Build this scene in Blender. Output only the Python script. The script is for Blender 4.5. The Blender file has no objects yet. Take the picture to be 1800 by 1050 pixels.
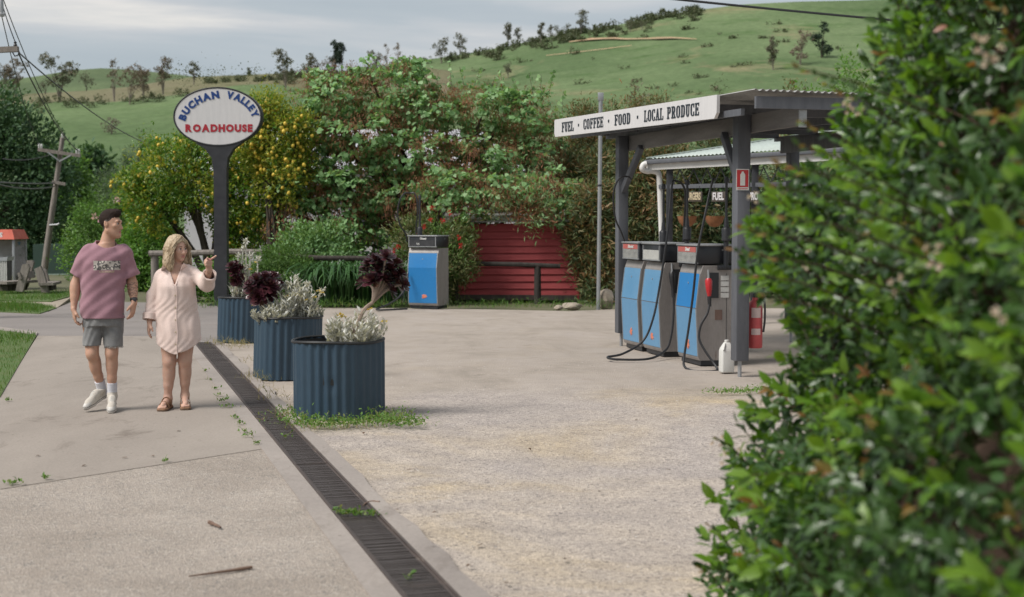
import bpy, bmesh, math, random
import numpy as np
from mathutils import Vector, Matrix, Euler
from mathutils.bvhtree import BVHTree
random.seed(7)
rng = np.random.default_rng(7)
C = bpy.context.scene.collection
SC = bpy.context.scene
PI = math.pi
R_ = math.radians

# ------------------------------------------------------------------ camera
CAM_H = 1.7
FPX = 2500.0                       # focal length in photo pixels (1800 wide)
PITCH = math.atan((525 - 390) / FPX)
cam = bpy.data.cameras.new('camera')
cam.sensor_width = 36.0
cam.lens = 50.0
cam.clip_start = 0.1
cam.clip_end = 5000
cam.dof.use_dof = True
cam.dof.focus_distance = 15.0
cam.dof.aperture_fstop = 2.5
camo = bpy.data.objects.new('camera', cam)
camo.location = (0, 0, CAM_H)
camo.rotation_euler = (PI / 2 - PITCH, 0, 0)
C.objects.link(camo)
SC.camera = camo

# ------------------------------------------------------------------ world: overcast sky
SUN_EL, SUN_AZ = R_(50), R_(-62)   # azimuth from +Y (view direction) clockwise: light comes from the left
EXPOSURE = 1.5
w = bpy.data.worlds.new('World')
SC.world = w
w.use_nodes = True
nt = w.node_tree
nt.nodes.clear()
def N(t, kind, **kw):
    n = t.nodes.new(kind)
    for k, v in kw.items():
        setattr(n, k, v)
    return n
def L(t, a, b):
    t.links.new(a, b)
def ramp(t, stops, interp='LINEAR'):
    n = t.nodes.new('ShaderNodeValToRGB')
    n.color_ramp.interpolation = interp
    e = n.color_ramp.elements
    while len(e) > 1:
        e.remove(e[-1])
    e[0].position = stops[0][0]; e[0].color = (*stops[0][1], 1)
    for p, c in stops[1:]:
        x = e.new(p); x.color = (*c, 1)
    return n
out = N(nt, 'ShaderNodeOutputWorld')
sky = N(nt, 'ShaderNodeTexSky', sky_type='NISHITA', sun_disc=False)
sky.sun_elevation = SUN_EL
sky.sun_rotation = SUN_AZ
bg1 = N(nt, 'ShaderNodeBackground'); bg1.inputs[1].default_value = 0.06
L(nt, sky.outputs[0], bg1.inputs[0])
tc = N(nt, 'ShaderNodeTexCoord')
sep = N(nt, 'ShaderNodeSeparateXYZ'); L(nt, tc.outputs['Generated'], sep.inputs[0])
den = N(nt, 'ShaderNodeMath', operation='ADD'); den.inputs[1].default_value = 0.10
mx = N(nt, 'ShaderNodeMath', operation='MAXIMUM'); mx.inputs[1].default_value = 0.0
L(nt, sep.outputs[2], mx.inputs[0]); L(nt, mx.outputs[0], den.inputs[0])
dx = N(nt, 'ShaderNodeMath', operation='DIVIDE'); L(nt, sep.outputs[0], dx.inputs[0]); L(nt, den.outputs[0], dx.inputs[1])
dy = N(nt, 'ShaderNodeMath', operation='DIVIDE'); L(nt, sep.outputs[1], dy.inputs[0]); L(nt, den.outputs[0], dy.inputs[1])
cmb = N(nt, 'ShaderNodeCombineXYZ'); L(nt, dx.outputs[0], cmb.inputs[0]); L(nt, dy.outputs[0], cmb.inputs[1])
mp = N(nt, 'ShaderNodeMapping'); mp.inputs['Scale'].default_value = (0.62, 0.9, 1); mp.inputs['Location'].default_value = (4.31, 3.9, 0)
mp.inputs['Rotation'].default_value = (0, 0, R_(-6))
L(nt, cmb.outputs[0], mp.inputs[0])
nz = N(nt, 'ShaderNodeTexNoise'); nz.inputs['Scale'].default_value = 1.0; nz.inputs['Detail'].default_value = 7; nz.inputs['Roughness'].default_value = 0.52; nz.inputs['Distortion'].default_value = 0.5
L(nt, mp.outputs[0], nz.inputs['Vector'])
cr = ramp(nt, [(0.32, (0.208, 0.236, 0.258)), (0.47, (0.234, 0.258, 0.276)), (0.56, (0.29, 0.298, 0.306)), (0.66, (0.40, 0.385, 0.365)), (0.8, (0.46, 0.44, 0.415))])
L(nt, nz.outputs[0], cr.inputs[0])
bg2 = N(nt, 'ShaderNodeBackground'); bg2.inputs[1].default_value = 0.72
L(nt, cr.outputs[0], bg2.inputs[0])
mixs = N(nt, 'ShaderNodeMixShader'); mixs.inputs[0].default_value = 0.94
L(nt, bg1.outputs[0], mixs.inputs[1]); L(nt, bg2.outputs[0], mixs.inputs[2])
L(nt, mixs.outputs[0], out.inputs[0])

sun = bpy.data.lights.new('sun', 'SUN')
sun.energy = 1.5
sun.angle = R_(26)
sun.color = (1.0, 0.955, 0.9)
suno = bpy.data.objects.new('sun', sun)
sd = Vector((math.sin(SUN_AZ) * math.cos(SUN_EL), math.cos(SUN_AZ) * math.cos(SUN_EL) * -1, math.sin(SUN_EL)))
suno.rotation_euler = sd.to_track_quat('Z', 'Y').to_euler()
suno.location = (0, 0, 30)
C.objects.link(suno)
sky.sun_rotation = math.atan2(sd.x, sd.y)
SC.view_settings.view_transform = 'Standard'
SC.view_settings.look = 'None'
SC.view_settings.exposure = EXPOSURE
SC.view_settings.gamma = 1
SC.view_settings.use_curve_mapping = False
SC.cycles.max_bounces = 6
SC.cycles.diffuse_bounces = 3
SC.cycles.transparent_max_bounces = 6
SC.cycles.use_denoising = True

# ------------------------------------------------------------------ places in the world
CF = Vector((0, math.cos(PITCH), -math.sin(PITCH)))
CU = Vector((0, math.sin(PITCH), math.cos(PITCH)))
def ray(x, y):
    return CF + Vector((1, 0, 0)) * ((x - 900) / FPX) + CU * ((525 - y) / FPX)
def at(x, y, Y):
    "world point at depth Y that the photo shows at pixel x, y"
    d = ray(x, y)
    return Vector((0, 0, CAM_H)) + d * (Y / d.y)
def G(x, y, z=0.0):
    d = ray(x, y)
    return Vector((0, 0, CAM_H)) + d * ((z - CAM_H) / d.z)
def Yof(y):
    return G(900, y).y

# ------------------------------------------------------------------ objects
def tag(o, label=None, cat=None, group=None, kind=None):
    if label: o['label'] = label
    if cat: o['category'] = cat
    if group: o['group'] = group
    if kind: o['kind'] = kind
    return o
def thing(name, label, cat, loc=(0, 0, 0), rz=0.0, group=None):
    o = bpy.data.objects.new(name, None)
    o.empty_display_size = 0.2
    o.location = loc
    o.rotation_euler = (0, 0, rz)
    C.objects.link(o)
    return tag(o, label, cat, group)
def mw(o):
    m = Matrix.LocRotScale(o.location, o.rotation_euler, o.scale)
    return m if o.parent is None else mw(o.parent) @ o.matrix_parent_inverse @ m
def link(name, me, mats=None, parent=None, world=False, loc=None, rot=None):
    o = bpy.data.objects.new(name, me)
    if mats is not None and len(me.materials) == 0:
        for m in (mats if isinstance(mats, (list, tuple)) else [mats]):
            me.materials.append(m)
    if parent is not None:
        o.parent = parent
        if world:
            o.matrix_parent_inverse = mw(parent).inverted()
    if loc is not None: o.location = loc
    if rot is not None: o.rotation_euler = rot
    C.objects.link(o)
    return o
class MB:
    "collects shapes into one mesh"
    def __init__(s):
        s.v = []; s.f = []; s.m = []
    def add(s, vs, fs, mi=0, T=None):
        b = len(s.v)
        s.v += [tuple(T @ Vector(p)) if T is not None else tuple(p) for p in vs]
        s.f += [tuple(b + i for i in f) for f in fs]
        s.m += [mi] * len(fs)
        return s
    def box(s, c, d, R=None, mi=0, bev=0.0, T=None):
        x, y, z = d[0] / 2, d[1] / 2, d[2] / 2
        M = Matrix.Translation(Vector(c))
        if R is not None: M = M @ R.to_4x4()
        if T is not None: M = T @ M
        if bev <= 0:
            vs = [(i * x, j * y, k * z) for k in (-1, 1) for j in (-1, 1) for i in (-1, 1)]
            fs = [(0, 2, 3, 1), (4, 5, 7, 6), (0, 1, 5, 4), (2, 6, 7, 3), (0, 4, 6, 2), (1, 3, 7, 5)]
            return s.add(vs, fs, mi, M)
        bm = bmesh.new()
        bmesh.ops.create_cube(bm, size=1.0)
        bmesh.ops.scale(bm, vec=d, verts=bm.verts)
        bmesh.ops.bevel(bm, geom=list(bm.edges), offset=min(bev, min(d) * .45), segments=2, affect='EDGES', profile=0.5)
        bm.verts.index_update()
        s.add([v.co[:] for v in bm.verts], [[v.index for v in f.verts] for f in bm.faces], mi, M)
        bm.free()
        return s
    def bar(s, a, b, wd, ht, mi=0, up=(0, 0, 1), bev=0.0):
        a = Vector(a); b = Vector(b); d = b - a
        X = d.normalized(); Z = Vector(up); Yv = Z.cross(X).normalized(); Z = X.cross(Yv)
        R = Matrix((X, Yv, Z)).transposed()
        return s.box((a + b) / 2, (d.length, wd, ht), R, mi, bev)
    def tube(s, pts, r, n=8, mi=0, cap=True):
        pts = [Vector(p) for p in pts]
        rs = r if isinstance(r, (list, tuple)) else [r] * len(pts)
        t0 = (pts[1] - pts[0]).normalized()
        u = t0.orthogonal().normalized()
        b = len(s.v)
        for i, p in enumerate(pts):
            t = (pts[min(i + 1, len(pts) - 1)] - pts[max(i - 1, 0)])
            t = t.normalized() if t.length > 1e-9 else t0
            u = (u - t * u.dot(t)); u = u.normalized() if u.length > 1e-6 else t.orthogonal().normalized()
            vv = t.cross(u)
            for k in range(n):
                a = 2 * PI * k / n
                s.v.append(tuple(p + (u * math.cos(a) + vv * math.sin(a)) * rs[i]))
        for i in range(len(pts) - 1):
            for k in range(n):
                k2 = (k + 1) % n
                s.f.append((b + i * n + k, b + i * n + k2, b + (i + 1) * n + k2, b + (i + 1) * n + k)); s.m.append(mi)
        if cap:
            s.f.append(tuple(b + k for k in reversed(range(n)))); s.m.append(mi)
            e = b + (len(pts) - 1) * n
            s.f.append(tuple(e + k for k in range(n))); s.m.append(mi)
        return s
    def lathe(s, prof, n=24, mi=0, T=None, rfun=None):
        vs = []; fs = []
        for j, (r, z) in enumerate(prof):
            for k in range(n):
                a = 2 * PI * k / n
                rr = r if rfun is None else rfun(r, a, z, j)
                vs.append((rr * math.cos(a), rr * math.sin(a), z))
        for j in range(len(prof) - 1):
            for k in range(n):
                k2 = (k + 1) % n
                fs.append((j * n + k, j * n + k2, (j + 1) * n + k2, (j + 1) * n + k))
        if prof[0][0] > 0: fs.append(tuple(reversed(range(n))))
        if prof[-1][0] > 0: fs.append(tuple((len(prof) - 1) * n + k for k in range(n)))
        return s.add(vs, fs, mi, T)
    def prism(s, poly, t, mi=0, T=None):
        "outline in local x, z, thickness t along y"
        n = len(poly)
        vs = [(x, -t / 2, z) for x, z in poly] + [(x, t / 2, z) for x, z in poly]
        fs = [tuple(range(n)), tuple(reversed(range(n, 2 * n)))] + [(i, i + n, (i + 1) % n + n, (i + 1) % n) for i in range(n)]
        return s.add(vs, fs, mi, T)
    def mesh(s, name, mats=None, smooth=False):
        me = bpy.data.meshes.new(name)
        me.from_pydata(s.v, [], s.f)
        for m in (mats if isinstance(mats, (list, tuple)) else [mats]):
            if m is not None: me.materials.append(m)
        if len(me.materials) > 1:
            me.polygons.foreach_set('material_index', s.m)
        bm = bmesh.new(); bm.from_mesh(me); bmesh.ops.recalc_face_normals(bm, faces=bm.faces); bm.to_mesh(me); bm.free()
        if smooth:
            me.polygons.foreach_set('use_smooth', [True] * len(me.polygons))
            if smooth != 'all':
                me.set_sharp_from_angle(angle=R_(38))
        me.update()
        return me
    def build(s, name, mats, parent=None, smooth=True, world=False, loc=None, rot=None):
        return link(name, s.mesh(name, mats, smooth), None, parent, world, loc, rot)
def spline(pts, n=8):
    "smooth curve through the points"
    P = [Vector(p) for p in pts]
    o = []
    for i in range(len(P) - 1):
        p0 = P[i - 1] if i else P[0] * 2 - P[1]
        p1, p2 = P[i], P[i + 1]
        p3 = P[i + 2] if i + 2 < len(P) else P[-1] * 2 - P[-2]
        for k in range(n):
            t = k / n
            o.append(0.5 * (2 * p1 + (p2 - p0) * t + (2 * p0 - 5 * p1 + 4 * p2 - p3) * t * t + (3 * p1 - p0 - 3 * p2 + p3) * t ** 3))
    o.append(P[-1])
    return o

# ------------------------------------------------------------------ materials
def newmat(name):
    m = bpy.data.materials.new(name)
    m.use_nodes = True
    t = m.node_tree
    b = t.nodes['Principled BSDF']
    return m, t, b
def noise(t, scale, detail=5, rough=0.55, vec=None, dist=0.0):
    n = N(t, 'ShaderNodeTexNoise')
    n.inputs['Scale'].default_value = scale; n.inputs['Detail'].default_value = detail
    n.inputs['Roughness'].default_value = rough; n.inputs['Distortion'].default_value = dist
    if vec is not None: L(t, vec, n.inputs['Vector'])
    return n
def coords(t, scale=(1, 1, 1), kind='Object'):
    c = N(t, 'ShaderNodeTexCoord'); m = N(t, 'ShaderNodeMapping')
    m.inputs['Scale'].default_value = scale
    L(t, c.outputs[kind], m.inputs[0])
    return m.outputs[0]
def mixc(t, fac, a, b, blend='MIX'):
    m = N(t, 'ShaderNodeMix', data_type='RGBA', blend_type=blend)
    if hasattr(fac, 'is_linked') or isinstance(fac, bpy.types.NodeSocket): L(t, fac, m.inputs[0])
    else: m.inputs[0].default_value = fac
    for s, v in ((6, a), (7, b)):
        if isinstance(v, bpy.types.NodeSocket): L(t, v, m.inputs[s])
        else: m.inputs[s].default_value = (*v, 1)
    return m.outputs[2]
def bump(t, b, h, strength=0.3, dist=0.01):
    n = N(t, 'ShaderNodeBump'); n.inputs['Strength'].default_value = strength; n.inputs['Distance'].default_value = dist
    L(t, h, n.inputs['Height']); L(t, n.outputs[0], b.inputs['Normal'])
    return n
def surf(name, c1, c2=None, scale=6, rough=0.6, metal=0.0, bmp=0.0, bscale=40, wear=None, wearlev=0.62, wscale=9, stretch=(1, 1, 1), spec=0.5, fine=0.12):
    "painted or raw surface: two-tone mottling, grain, optional worn flecks"
    m, t, b = newmat(name)
    v = coords(t, stretch)
    if c2 is None: c2 = tuple(x * 0.8 for x in c1)
    n1 = noise(t, scale, 6, 0.6, v)
    r1 = ramp(t, [(0.33, (0, 0, 0)), (0.68, (1, 1, 1))]); L(t, n1.outputs[0], r1.inputs[0])
    col = mixc(t, r1.outputs[0], c1, c2)
    n2 = noise(t, scale * 14, 3, 0.6, v)
    g = ramp(t, [(0.2, (1 - fine,) * 3), (0.8, (1 + fine,) * 3)]); L(t, n2.outputs[0], g.inputs[0])
    col = mixc(t, 1.0, col, g.outputs[0], 'MULTIPLY')
    if wear is not None:
        n3 = noise(t, wscale, 8, 0.7, v, 0.4)
        r3 = ramp(t, [(wearlev, (0, 0, 0)), (wearlev + 0.05, (1, 1, 1))]); L(t, n3.outputs[0], r3.inputs[0])
        col = mixc(t, r3.outputs[0], col, wear)
    L(t, col, b.inputs['Base Color'])
    rr = ramp(t, [(0.3, (max(rough - .1, 0),) * 3), (0.7, (min(rough + .1, 1),) * 3)]); L(t, n1.outputs[0], rr.inputs[0]); L(t, rr.outputs[0], b.inputs['Roughness'])
    b.inputs['Metallic'].default_value = metal
    b.inputs['Specular IOR Level'].default_value = spec
    if bmp > 0:
        nb = noise(t, bscale, 5, 0.6, v)
        bump(t, b, nb.outputs[0], bmp, 0.01)
    return m
def leafmat(name, cols, rough=0.5, trans=0.35, spec=0.4, big=None):
    "each leaf takes its own tone from the list"
    m, t, b = newmat(name)
    g = N(t, 'ShaderNodeNewGeometry')
    k = len(cols)
    r = ramp(t, [(i / max(k - 1, 1), c) for i, c in enumerate(cols)])
    L(t, g.outputs['Random Per Island'], r.inputs[0])
    col = r.outputs[0]
    if big is not None:
        n = noise(t, big[0], 3, 0.5, coords(t))
        rr = ramp(t, [(0.42, (0, 0, 0)), (0.6, (1, 1, 1))]); L(t, n.outputs[0], rr.inputs[0])
        col = mixc(t, rr.outputs[0], col, mixc(t, 1.0, col, big[1], 'MULTIPLY'))
    L(t, col, b.inputs['Base Color'])
    b.inputs['Roughness'].default_value = rough
    b.inputs['Specular IOR Level'].default_value = spec
    tr = N(t, 'ShaderNodeBsdfTranslucent')
    L(t, mixc(t, 1.0, col, (1.25, 1.2, 0.7), 'MULTIPLY'), tr.inputs[0])
    mx_ = N(t, 'ShaderNodeMixShader'); mx_.inputs[0].default_value = trans
    L(t, b.outputs[0], mx_.inputs[1]); L(t, tr.outputs[0], mx_.inputs[2])
    L(t, mx_.outputs[0], t.nodes['Material Output'].inputs[0])
    return m
M = {}
M['black_rubber'] = surf('black_rubber', (0.012, 0.012, 0.014), (0.02, 0.02, 0.022), rough=0.45)
M['dark_metal'] = surf('dark_metal', (0.018, 0.019, 0.023), (0.03, 0.031, 0.036), rough=0.5, wear=(0.09, 0.09, 0.10), wearlev=0.70)
M['grey_paint'] = surf('grey_paint', (0.105, 0.110, 0.125), (0.080, 0.085, 0.098), scale=3, rough=0.6, wear=(0.19, 0.19, 0.19), wearlev=0.69, stretch=(4, 4, 0.7))
M['grey_timber'] = surf('faded_grey_timber', (0.19, 0.18, 0.175), (0.13, 0.125, 0.125), scale=2, rough=0.75, wear=(0.09, 0.09, 0.10), wearlev=0.64, stretch=(.6, .6, 5))
M['white_paint'] = surf('white_paint', (0.66, 0.65, 0.63), (0.58, 0.57, 0.55), scale=3, rough=0.5, fine=0.05)
M['sign_white'] = surf('sign_white', (0.60, 0.585, 0.585), (0.54, 0.53, 0.535), scale=5, rough=0.35, fine=0.04, stretch=(3, 3, .4))
M['galv'] = surf('galvanised_steel', (0.36, 0.37, 0.38), (0.28, 0.29, 0.30), rough=0.42, metal=0.5)
M['wood_grey'] = surf('weathered_wood', (0.25, 0.22, 0.195), (0.15, 0.13, 0.115), scale=3, rough=0.85, bmp=0.5, stretch=(6, 6, 1), wear=(0.30, 0.27, 0.24), wearlev=0.62)
M['wood_dark'] = surf('old_dark_timber', (0.085, 0.068, 0.055), (0.045, 0.038, 0.032), scale=3, rough=0.85, bmp=0.5, stretch=(5, 5, 1))
M['bark'] = surf('bark', (0.075, 0.058, 0.042), (0.035, 0.028, 0.022), scale=6, rough=0.9, bmp=0.8, stretch=(3, 3, .8))
M['bark_pale'] = surf('pale_gum_bark', (0.27, 0.235, 0.20), (0.15, 0.12, 0.10), scale=1, rough=0.9)
M['soil'] = surf('soil', (0.05, 0.035, 0.025), (0.03, 0.022, 0.016), scale=20, rough=0.95, bmp=0.8)
M['stone'] = surf('stone', (0.34, 0.29, 0.23), (0.24, 0.20, 0.16), scale=8, rough=0.9, bmp=0.6)
M['blue_text'] = surf('blue_letter_paint', (0.006, 0.038, 0.17), (0.008, 0.045, 0.19), rough=0.4, fine=0.04)
M['red_text'] = surf('red_letter_paint', (0.36, 0.014, 0.028), (0.33, 0.016, 0.028), rough=0.4, fine=0.04)
M['navy_text'] = surf('dark_letter_paint', (0.010, 0.018, 0.028), (0.014, 0.022, 0.032), rough=0.5, fine=0.04)
M['glass_dark'] = surf('display_glass', (0.03, 0.032, 0.035), (0.05, 0.05, 0.055), rough=0.12)
M['white_plastic'] = surf('milky_plastic', (0.62, 0.62, 0.60), (0.55, 0.55, 0.52), rough=0.4, fine=0.03)
M['red_plastic'] = surf('red_plastic', (0.45, 0.02, 0.025), (0.36, 0.018, 0.022), rough=0.35)

# ------------------------------------------------------------------ leaves
def tmpl(kind):
    "leaf shapes, unit length along +y, facing +z"
    if kind == 'oval':
        v = [(0, 0, 0), (-.20, .30, .05), (.20, .30, .05), (0, .32, 0), (-.17, .66, .02), (.17, .66, .02), (0, .68, -.04), (0, 1, -.12)]
        f = [(0, 3, 1), (0, 2, 3), (1, 3, 6, 4), (3, 2, 5, 6), (4, 6, 7), (6, 5, 7)]
    elif kind == 'narrow':
        v = [(-.03, 0, 0), (.03, 0, 0), (-.075, .5, .03), (.075, .5, .03), (0, 1, -.08)]
        f = [(0, 1, 3, 2), (2, 3, 4)]
    elif kind == 'blade':
        v = [(-.022, 0, 0), (.022, 0, 0), (-.016, .55, .03), (.016, .55, .03), (0, 1, -.10)]
        f = [(0, 1, 3, 2), (2, 3, 4)]
    elif kind == 'heart':
        v = [(0, .08, 0), (-.34, 0, .03), (-.52, .34, .02), (-.30, .76, -.04), (0, 1, -.12), (.30, .76, -.04), (.52, .34, .02), (.34, 0, .03), (0, .45, -.02)]
        f = [(8, 0, 1, 2), (8, 2, 3), (8, 3, 4), (8, 4, 5), (8, 5, 6), (8, 6, 7, 0)]
    elif kind == 'quad':
        v = [(0, 0, 0), (-.36, .45, .06), (0, 1, -.08), (.36, .45, .06)]
        f = [(0, 3, 1), (1, 3, 2)]
    elif kind == 'spoon':
        v = [(-.05, 0, 0), (.05, 0, 0), (-.13, .5, .05), (.13, .5, .05), (0, .5, -.01), (-.19, .82, .10), (.19, .82, .10), (0, .85, .05), (0, 1.0, .10)]
        f = [(0, 1, 4), (0, 4, 2), (1, 3, 4), (2, 4, 7, 5), (4, 3, 6, 7), (5, 7, 8), (7, 6, 8)]
    elif kind == 'pebble':
        v = [(0, 0, .35), (.5, 0, 0), (.12, .42, .05), (-.42, .28, 0), (-.40, -.3, .03), (.15, -.44, 0)]
        f = [(0, 1, 2), (0, 2, 3), (0, 3, 4), (0, 4, 5), (0, 5, 1)]
    return np.array(v, dtype=np.float64), f
def norm(a):
    return a / np.maximum(np.linalg.norm(a, axis=1, keepdims=True), 1e-9)
def leaf_mesh(name, kind, pos, dirs, nrm, size, mats, mi=None, width=1.0, smooth=True):
    "one mesh of many leaves; dirs = leaf axis, nrm = rough facing"
    tv, tf = tmpl(kind)
    n = len(pos)
    Yv = norm(np.asarray(dirs, float))
    Zv = np.asarray(nrm, float); Zv = norm(Zv - Yv * np.sum(Zv * Yv, axis=1, keepdims=True))
    Xv = np.cross(Yv, Zv)
    size = np.broadcast_to(np.asarray(size, float), (n,))
    wd = np.broadcast_to(np.asarray(width, float), (n,))
    V = (pos[:, None, :] + size[:, None, None] * (tv[None, :, 0, None] * wd[:, None, None] * Xv[:, None, :] + tv[None, :, 1, None] * Yv[:, None, :] + tv[None, :, 2, None] * Zv[:, None, :]))
    k = len(tv)
    V = V.reshape(-1, 3)
    lens = np.array([len(f) for f in tf]); flat = np.concatenate([np.array(f) for f in tf])
    loops = (flat[None, :] + (np.arange(n) * k)[:, None]).ravel()
    tot = np.tile(lens, n)
    start = np.concatenate([[0], np.cumsum(tot)[:-1]])
    me = bpy.data.meshes.new(name)
    me.vertices.add(len(V)); me.vertices.foreach_set('co', V.astype(np.float32).ravel())
    me.loops.add(len(loops)); me.loops.foreach_set('vertex_index', loops.astype(np.int32))
    me.polygons.add(len(tot)); me.polygons.foreach_set('loop_start', start.astype(np.int32))
    for m in (mats if isinstance(mats, (list, tuple)) else [mats]):
        me.materials.append(m)
    if mi is not None:
        me.polygons.foreach_set('material_index', np.repeat(np.asarray(mi, dtype=np.int32), len(tf)))
    me.update(calc_edges=True)
    if smooth: me.polygons.foreach_set('use_smooth', np.ones(len(tot), dtype=bool))
    return me
def rvec(n):
    return norm(rng.normal(size=(n, 3)))
def crown(blobs, n_clump, n_leaf, clump_r, shell=0.55, droop=0.0, up=0.5, flat=1.0, floor=None):
    """leaf positions, axes and facings: clumps spread through the outer part of ellipsoid blobs.
    blobs = [(centre, radii, weight)]"""
    W = np.array([b[2] if len(b) > 2 else b[1][0] * b[1][1] + b[1][0] * b[1][2] for b in blobs], float); W /= W.sum()
    pick = rng.choice(len(blobs), size=n_clump, p=W)
    c = np.array([list(b[0]) for b in blobs], float)[pick]; r = np.array([list(b[1]) for b in blobs], float)[pick]
    d = rvec(n_clump)
    rad = shell + (1 - shell) * rng.random(n_clump) ** 0.6
    rad *= 1 + rng.normal(size=n_clump) * 0.06
    cc = c + d * r * rad[:, None]
    if floor is not None: cc[:, 2] = np.maximum(cc[:, 2], floor + 0.03 + rng.random(n_clump) * 0.1)
    od = norm(d / r)
    idx = np.repeat(np.arange(n_clump), n_leaf)
    m = len(idx)
    cs = clump_r * (0.6 + 0.8 * rng.random(n_clump))
    off = rng.normal(size=(m, 3)) * 0.55 * cs[idx][:, None]
    off[:, 2] *= flat
    pos = cc[idx] + off
    if floor is not None: pos[:, 2] = np.maximum(pos[:, 2], floor + 0.01)
    ax = norm(od[idx] * 0.8 + rvec(m) * 0.9 + np.array([0, 0, up * 0.4 - droop]))
    fc = norm(od[idx] * 0.7 + np.array([0, 0, up]) + rvec(m) * 0.7)
    return pos, ax, fc, idx
def limbs(base, tops, r0, wob=0.12, n=6, mb=None, r1=0.15):
    "tapered trunk splitting into limbs that reach the given points"
    mb = mb or MB()
    base = Vector(base)
    for i, tp in enumerate(tops):
        tp = Vector(tp)
        mid = base.lerp(tp, 0.45); L_ = (tp - base).length
        mid.x = base.x + (tp.x - base.x) * 0.28; mid.y = base.y + (tp.y - base.y) * 0.28
        pts = spline([base + Vector((random.uniform(-.3, .3) * r0, random.uniform(-.3, .3) * r0, -0.05)), mid + Vector((random.uniform(-wob, wob), random.uniform(-wob, wob), 0)) * L_ * .3, tp], 5)
        rr = [r0 * (1 - 0.85 * k / (len(pts) - 1)) * (1 if i == 0 else 0.7) for k in range(len(pts))]
        mb.tube(pts, rr, n)
    return mb
# ================================================================== SETTING
def sheet(name, poly, z, mat, kind='structure', thick=0.0, label=None):
    vs = [(p[0], p[1], z) for p in poly]
    mb = MB()
    if thick > 0:
        n = len(vs)
        lo = [(p[0], p[1], z - thick) for p in poly]
        mb.add(vs + lo, [tuple(range(n))] + [(i, i + n, (i + 1) % n + n, (i + 1) % n) for i in range(n)])
    else:
        mb.add(vs, [tuple(range(len(vs)))])
    o = mb.build(name, mat, smooth=False)
    return tag(o, label, kind=kind)
def g2(x, y):
    p = G(x, y); return (p.x, p.y)
# drain line on the ground
DA, DB = Vector((-0.41, 6.5, 0)), Vector((-4.16, 19.3, 0))
DD = (DB - DA).normalized(); DN = Vector((DD.y, -DD.x, 0))      # DN points to the right of the drain
def dr(s, off):
    p = DA + DD * s + DN * off
    return (p.x, p.y)

# --- gravel yard material
def gravel_mat():
    m, t, b = newmat('gravel_yard')
    v = coords(t)
    big = noise(t, 0.42, 5, 0.6, v, 0.6)
    rb = ramp(t, [(0.40, (0.370, 0.328, 0.300)), (0.52, (0.395, 0.343, 0.295)), (0.64, (0.41, 0.335, 0.240))])
    L(t, big.outputs[0], rb.inputs[0])
    mid = noise(t, 3.0, 6, 0.65, v)
    rm = ramp(t, [(0.25, (0.76, 0.76, 0.78)), (0.75, (1.17, 1.16, 1.13))]); L(t, mid.outputs[0], rm.inputs[0])
    col = mixc(t, 1.0, rb.outputs[0], rm.outputs[0], 'MULTIPLY')
    vo = N(t, 'ShaderNodeTexVoronoi'); vo.inputs['Scale'].default_value = 75; L(t, v, vo.inputs['Vector'])
    sc = N(t, 'ShaderNodeSeparateColor'); L(t, vo.outputs['Color'], sc.inputs[0])
    rv = ramp(t, [(0.0, (0.36, 0.37, 0.40)), (0.12, (0.74, 0.74, 0.76)), (0.5, (1.0, 1.0, 1.0)), (0.85, (1.15, 1.14, 1.12)), (1, (1.36, 1.34, 1.32))]); L(t, sc.outputs[0], rv.inputs[0])
    col = mixc(t, 0.9, col, mixc(t, 1.0, col, rv.outputs[0], 'MULTIPLY'))
    # compacted finer, paler surface beyond about 14 m
    sp = N(t, 'ShaderNodeSeparateXYZ'); L(t, v, sp.inputs[0])
    mr = N(t, 'ShaderNodeMapRange'); mr.inputs[1].default_value = 13.3; mr.inputs[2].default_value = 15.2; L(t, sp.outputs[1], mr.inputs[0])
    nn = noise(t, 1.4, 5, 0.6, v)
    ad = N(t, 'ShaderNodeMath', operation='MULTIPLY_ADD'); ad.inputs[1].default_value = 1.2; ad.inputs[2].default_value = -0.6; L(t, nn.outputs[0], ad.inputs[0])
    a2 = N(t, 'ShaderNodeMath', operation='ADD', use_clamp=True); L(t, mr.outputs[0], a2.inputs[0]); L(t, ad.outputs[0], a2.inputs[1])
    n4 = noise(t, 0.9, 7, 0.68, coords(t, (1, 0.6, 1)), 0.5)
    r4 = ramp(t, [(0.3, (0.27, 0.235, 0.20)), (0.5, (0.345, 0.30, 0.26)), (0.68, (0.37, 0.325, 0.29))]); L(t, n4.outputs[0], r4.inputs[0])
    c2 = mixc(t, 0.35, r4.outputs[0], mixc(t, 1.0, r4.outputs[0], rm.outputs[0], 'MULTIPLY'))
    st = noise(t, 2.2, 6, 0.7, v, 0.8)
    rs = ramp(t, [(0.60, (1, 1, 1)), (0.72, (0.72, 0.69, 0.66))]); L(t, st.outputs[0], rs.inputs[0])
    c2 = mixc(t, 1.0, c2, rs.outputs[0], 'MULTIPLY')
    col = mixc(t, a2.outputs[0], col, c2)
    L(t, col, b.inputs['Base Color'])
    b.inputs['Roughness'].default_value = 0.92; b.inputs['Specular IOR Level'].default_value = 0.2
    h = mixc(t, 0.5, vo.outputs['Distance'], mid.outputs[0])
    bump(t, b, h, 0.55, 0.02)
    return m
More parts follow.
